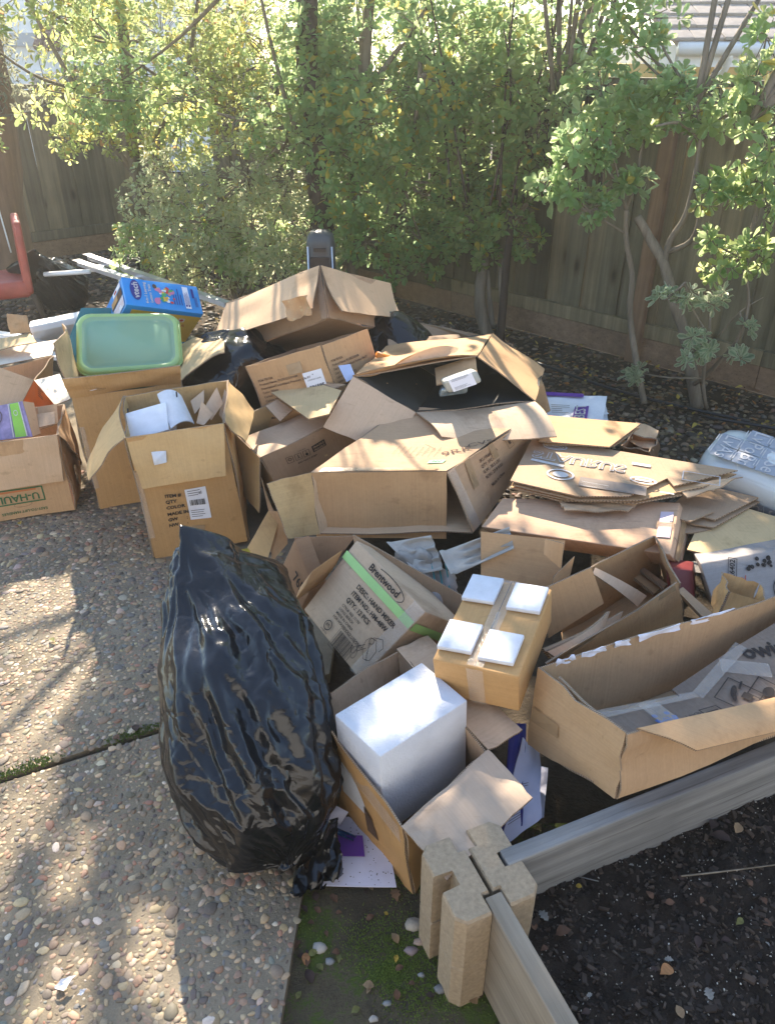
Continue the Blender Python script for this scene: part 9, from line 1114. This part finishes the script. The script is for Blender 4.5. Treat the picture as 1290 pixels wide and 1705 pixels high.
k = MB(); k.panel([(-.215, 1.20, .12), (-.12, 1.24, .13), (-.105, 1.155, .014), (-.195, 1.115, .012)], .003, (26, 24), sag=.02, noise=.012, seed=17, jag=.008); k.panel([(-.19, 1.17, .09), (-.13, 1.20, .06), (-.15, 1.115, .012), (-.24, 1.11, .012)], .003, (22, 20), sag=.025, noise=.011, seed=23, jag=.008); k.build('tied_end', [BAG] * 3, bgo)
bl2 = tag(bpy.data.objects.new('garbage_bag', bgo.data), 'full black garbage bag beside the red chair at the far left', 'garbage bag'); COL.objects.link(bl2); bl2.location = (-2.62, 6.05, -.03); bl2.rotation_euler = (0, 0, 2.5); bl2.scale = (1.25, .8, .82)
# ------------------------------------------------------------------ left background objects
ch = empty('dining_chair', (-2.85, 5.75, 0), 'red upholstered chair with dark legs, cut off by the left edge', 'chair'); ch.rotation_euler.z = rad(25)
def cbox(cx, cy, cz, sx, sy, sz, r, par, nm, mat, top=0, lean=0):
    k = MB(); P = []
    for z in (0, 1):
        for y in (-1, 1):
            for x in (-1, 1): P.append((cx + x * sx / 2 * (1 - top * z) + lean * z, cy + y * sy / 2 * (1 - top * z), cz + z * sz))
    k.block(P, r, bulge=.008, dent=.003, n=5); return k.build(nm, mat, par)
cbox(-2.90, 5.75, .20, .46, .46, .12, .03, ch, 'seat', LEATHER); cbox(-2.68, 5.75, .22, .062, .46, .50, .03, ch, 'backrest', LEATHER, .08, .02)
for (x, y) in ((-2.66, 5.55), (-2.66, 5.95), (-3.1, 5.55), (-3.1, 5.95)): k = MB(); k.tube([(x, y, .22), (x + (.05 if x > -3 else 0), y, -.035)], (.024, .016), 8); k.build('leg', DBARK, ch)
ld = empty('folded_ladder', (-1.6, 5.4, 0), 'pale aluminium ladder frame lying behind the blue toy carton', 'ladder')
r1, r2 = [V3(p) for p in PN['rail1']], [V3(p) for p in PN['rail2']]
for r_ in (r1, r2): k = MB(); k.bar(r_[0], r_[1], .055, .03); k.build('rail', ALU, ld); k = MB(); d_ = (r_[1] - r_[0]) / np.linalg.norm(r_[1] - r_[0]); k.bar(r_[0] - d_ * .05, r_[0] + d_ * .01, .062, .036); k.build('end_cap', BLACKP, ld)
for t in (.12, .4, .7): k = MB(); k.bar(r1[0] * (1 - t) + r1[1] * t + V3((0, 0, -.025)), r2[0] * (1 - t) + r2[1] * t + V3((0, 0, -.025)), .06, .02); k.build('rung', ALU, ld)
k = MB(); k.tube([(-1.9, 6.0, .36), (-1.92, 6.02, -.03)], (.014, .014), 6); k.build('foot', BLACKP, ld)
k = MB(); k.tube([V3(p) for p in PN['stick']], (.018, .016), 8); tag(k.build('white_stick', WHITEP), 'thin white stick leaning on the bag behind the red chair', 'stick')
k = MB(); k.tube([(-3.20, 6.66, 1.28), (-3.17, 6.64, .8), (-3.14, 6.62, .3)], (.006, .006), 6); tag(k.build('hanging_rope', WHITEP), 'white cord hanging down along the cypress trunk', 'cord')
# heater
ht = empty('tower_heater', (-.385, 4.6, 0), 'dark grey tower heater with slatted front standing behind the pile', 'heater'); c0 = V3((-.385, 4.6, 0))
k = MB(); ring = []; 
for (z, s_) in ((0, 1.0), (.80, .92), (.84, .84), (.862, .6), (.87, .2)): ring.append([c0 + V3((math.copysign(abs(math.cos(a)) ** .6, math.cos(a)) * .088 * s_, math.copysign(abs(math.sin(a)) ** .6, math.sin(a)) * .088 * s_, z)) for a in np.arange(28) * 6.2832 / 28])
loft(ring, k); k.build('body', GREYP, ht)
k = MB(); k.box((c0[0] - .055, c0[1] - .092, .25), (c0[0] + .055, c0[1] - .082, .735)); k.build('grille_back', BLACKP, ht)
sm_ = None
for q in range(22):
    if sm_ is None: k = MB(); k.bar((-.055, 0, 0), (.055, 0, 0), .012, .007); o = k.build('slat', mat_flat('slat_grey', (.20, .21, .22), .4), ht); sm_ = o.data; o.location = (0, -.094, .26)
    else: o = bpy.data.objects.new('slat', sm_); COL.objects.link(o); o.parent = ht
    o.location = (0, -.094, .26 + q * .0215)
k = MB(); k.box((c0[0] - .035, c0[1] - .089, .765), (c0[0] + .035, c0[1] - .08, .785)); k.build('display', BLACKP, ht)
for s_ in (-1, 1): k = MB(); k.tube([c0 + V3((s_ * .072, -.075, .02)), c0 + V3((s_ * .068, -.072, .79))], (.006, .006), 6); k.build('trim', ALU, ht)
# ------------------------------------------------------------------ fallen leaves, stones, paper scraps
def dead_leaf(kind, col):
    n = 9; V = []
    for q in range(n):
        t = q / (n - 1); w_ = .34 * math.sin(math.pi * min(1, t * 1.02 + .02)) ** .8 * (1.25 - .5 * t); 
        if kind == 'oak': w_ *= .65 + .45 * (q % 2)
        z = .12 * math.sin(t * 3) + R.gauss(0, .015); V += [(-w_, t, z + w_ * .35 + R.gauss(0, .02)), (0, t, z), (w_, t, z + w_ * .30 + R.gauss(0, .02))]
    V += [(0.0, -.25, .05), (.015, 0, .0)]; F = [(3 * q + a, 3 * q + a + 1, 3 * q + a + 4, 3 * q + a + 3) for q in range(n - 1) for a in (0, 1)] + [(27, 28, 1)]
    me = bpy.data.meshes.new('fallen_leaf'); me.from_pydata(V, [], F); at = me.color_attributes.new('col', 'FLOAT_COLOR', 'POINT'); c4 = np.ones((len(V), 4), np.float32); c4[:, :3] = np.array(col)[None] * NR.uniform(.75, 1.15, (len(V), 1)); at.data.foreach_set('color', c4.ravel()); me.polygons.foreach_set('use_smooth', [True] * len(F)); me.materials.append(LITTER); return me
DL = {'brown': dead_leaf('o', (.14, .075, .045)), 'tan': dead_leaf('o', (.30, .20, .11)), 'dark': dead_leaf('o', (.055, .035, .03)), 'yellow': dead_leaf('o', (.36, .25, .04)), 'oak': dead_leaf('oak', (.22, .13, .07)), 'grey': dead_leaf('oak', (.26, .25, .22)), 'orange': dead_leaf('o', (.42, .20, .08)), 'olive': dead_leaf('o', (.16, .16, .05))}
def put_leaf(k_, x, y, z, s_, rz, lb, grp, name='fallen_leaf'):
    o = bpy.data.objects.new(name, DL[k_]); COL.objects.link(o); o.location = (x, y, z); o.scale = (s_ * R.uniform(.8, 1.1), s_, s_); o.rotation_euler = (R.gauss(0, .15), R.gauss(0, .15), rz); return tag(o, lb, 'leaf', grp)
GS, GM = 'dead leaves on the planter soil', 'dead leaves on the mossy ground'
for (k_, u_, v_, z, s_, a, lb) in LV_SOIL: put_leaf(k_, u_, v_, soilz(u_, v_) + .006, s_, a, lb, GS)
for (k_, u_, v_, z, s_, a, lb) in LV_MOSS: put_leaf(k_, u_, v_, mossz(u_, v_) + .006, s_, a, lb, GM)
for (k_, u_, v_, z, s_, a, lb) in LV_SLAB: put_leaf(k_, u_, v_, .012, s_, a, lb, 'dead leaves on the patio')
for q in range(46):      # small leaves of the mossy strip
    x, y = R.uniform(-.20, .24), R.uniform(.72, 1.16)
    if (np.array([x, y]) - PCN) @ BXX > 0 and (np.array([x, y]) - PCN) @ AX > -.12: continue
    x = x if q % 2 else R.uniform(-.2, -.12); kc = R.choice(('brown', 'dark', 'tan', 'olive')); put_leaf(kc, x, y, mossz(x, y) + .004, R.uniform(.012, .026), R.uniform(0, 6), 'small %s leaf scrap on the moss %s, %s' % (kc, 'along the patio edge' if x < -.1 else 'by the planter block' if x > .05 else 'mid strip', 'nearer the papers' if y > .95 else 'nearer the bottom'), GM)
for q in range(60):
    x, y = R.uniform(.25, 1.05), R.uniform(.55, 1.4)
    if insoil(x - .02, y): kc = R.choice(('brown', 'dark', 'grey')); put_leaf(kc, x, y, soilz(x, y) + .003, R.uniform(.010, .022), R.uniform(0, 6), 'small %s leaf scrap on the soil %s, %s' % (kc, 'at the right edge' if x > .75 else 'near the planks' if x < .45 else 'mid bed', 'up by the grey plank' if y > 1.1 else 'toward the bottom' if y < .8 else 'halfway down'), GS)
ym = leafcol((.12, .085, .045), .5, .16, (.36, .27, .05), .45)
def litter(n, fx, fy, keep, name, z=-.025):
    O = []; 
    while len(O) < n:
        x, y = R.uniform(*fx), R.uniform(*fy)
        if keep(x, y): O.append((x, y, z + R.uniform(.005, .03)))
    M_ = []
    for _ in O:
        a = R.uniform(0, 6.28); s_ = R.uniform(.02, .05); d = np.array([math.cos(a), math.sin(a), R.gauss(0, .25)]); d /= np.linalg.norm(d); nz = np.array([R.gauss(0, .3), R.gauss(0, .3), 1.]); nz -= d * (nz @ d); nz /= np.linalg.norm(nz); M_.append(np.stack([np.cross(d, nz) * s_, d * s_, nz * s_], 1))
    leafmesh(name, np.array(M_), np.array(O), np.array([ym() for _ in O]), None, None, LITTER)
litter(1500, (-.3, 2.6), (3.3, 6.4), lambda x, y: gkeep(x, y) and behind(x, y) > -2.2, 'leaf_litter'); litter(700, (-3.6, -1.2), (4.9, 8.0), lambda x, y: infr(x, y), 'leaf_litter')
for (x, y, s_, cl_) in ((.062, 1.045, .024, (.34, .30, .24)), (.075, 1.005, .016, (.30, .22, .17)), (.055, .985, .017, (.22, .17, .17)), (.115, .90, .015, (.16, .16, .16)), (.01, .80, .018, (.33, .29, .22)), (-.13, .97, .012, (.22, .225, .22)), (-.155, 1.0, .019, (.40, .37, .32)), (.0, .875, .010, (.21, .215, .21)), (.075, .93, .009, (.24, .24, .235)), (-.03, .845, .011, (.34, .32, .29))):
    dv, df = DOMES[R.randrange(14)]; o = meshcol('stone', np.array([x, y, mossz(x, y)]) + dv * np.array([s_, s_ * .75, s_ * .7]), df, np.array(cl_), STONE, None, (x, y, -.03)); tag(o, '%s rounded stone on the moss, %s' % ('pale' if cl_[0] > .3 else 'grey' if cl_[2] > cl_[0] * .93 else 'brownish', 'against the open box corner' if y > .98 and x > 0 else 'close to the planter block' if x > .05 else 'along the patio edge' if x < -.1 else 'in the middle toward the bottom'), 'stone', 'stones on the mossy strip')
for (x, y, s_, z, lb) in ((-.70, .905, .022, .014, 'larger torn white paper scrap on the patio at the lower left'), (-.655, .885, .009, .013, 'tiny white paper scrap on the patio beside the larger one'), (.195, .818, .016, -.01, 'little white paper scrap at the foot of the tan plank')):
    k = MB(); k.panel([(x - s_, y - s_ * .5, z), (x + s_ * .3, y - s_ * .9, z + .004), (x + s_, y + s_ * .6, z + .006), (x - s_ * .2, y + s_ * .1, z + .012)], .0012, (4, 4), noise=.002, seed=int(s_ * 999), jag=.002); tag(k.build('paper_scrap', [PAPER] * 3), lb, 'paper scrap', 'paper scraps')
k = MB(); k.tube([(.43, 1.06, soilz(.43, 1.06) + .006), (.47, 1.045, soilz(.47, 1.045) + .008)], (.0016, .0012), 5); tag(k.build('twig', PLANKW), 'short pale twig on the dark soil', 'twig', 'twigs on the soil')
k = MB(); k.tube([(.66, 1.06, soilz(.66, 1.06) + .008), (.78, 1.07, soilz(.78, 1.07) + .01), (.95, 1.1, soilz(.95, 1.1) + .008)], (.0022, .0015), 5); tag(k.build('twig', BARK), 'long thin twig on the soil near the right edge', 'twig', 'twigs on the soil')
bw = tag(bpy.data.objects.new('bark_piece', None), None); bpy.data.objects.remove(bw)
k = MB(); k.tube([(.235, .80, -.02), (.255, .75, -.015)], (.010, .008), 7, noise=.15, seed=2); tag(k.build('wood_piece', PLANKW), 'short grey stick of wood at the base of the tan plank', 'wood piece')
k = MB()
for q in range(22):
    a = R.uniform(0, 6.28); b_ = V3((.60 + R.gauss(0, .02), .60 + R.gauss(0, .015), .15)); k.tube([b_, b_ + V3((math.cos(a) * .03, math.sin(a) * .03, .03)), b_ + V3((math.cos(a) * .06, math.sin(a) * .06, .035))], (.0022, .0006), 4)
tag(k.build('green_sprig', mat_flat('sprig_green', (.10, .16, .03), .6)), 'small green needly sprig at the bottom right corner of the soil', 'plant')
for (pts, lb) in ((((2.0, 3.9, -.01), (1.4, 4.3, .0), (.9, 4.9, .0), (.4, 5.5, .0)), 'thin black drip hose across the gravel by the trees'), (((1.75, 3.95, .0), (2.1, 3.7, .03), (2.6, 3.5, .0)), 'black hose end on the gravel at the right edge')): k = MB(); k.tube(pts, (.009, .009), 6); tag(k.build('drip_hose', BLACKP), lb, 'hose')
# moss along the joint
K = 2600; xs_ = NR.uniform(-1.3, -.6, K); off = NR.normal(.022, .012, K); ys_ = jl(xs_, off); hh = NR.uniform(.003, .008, K); kp = (np.sin(xs_ * 23) + NR.normal(0, .4, K) > .1); xs_, ys_, hh = xs_[kp], ys_[kp], hh[kp]; K = len(xs_); b0 = np.stack([xs_, ys_, np.zeros(K)], 1); V = np.stack([b0 + [-.002, 0, 0], b0 + [.002, 0, 0], b0 + [0, .003, 0], b0 + np.stack([np.zeros(K), np.zeros(K), hh], 1)], 1).reshape(-1, 3); F = np.concatenate([np.arange(K)[:, None] * 4 + np.array([[0, 1, 3]]), np.arange(K)[:, None] * 4 + np.array([[1, 2, 3]]), np.arange(K)[:, None] * 4 + np.array([[2, 0, 3]])])
tag(meshcol('moss', V, F, np.array([.08, .13, .015]), LITTER, loc=(-1, 1.5, 0)), kind='stuff')
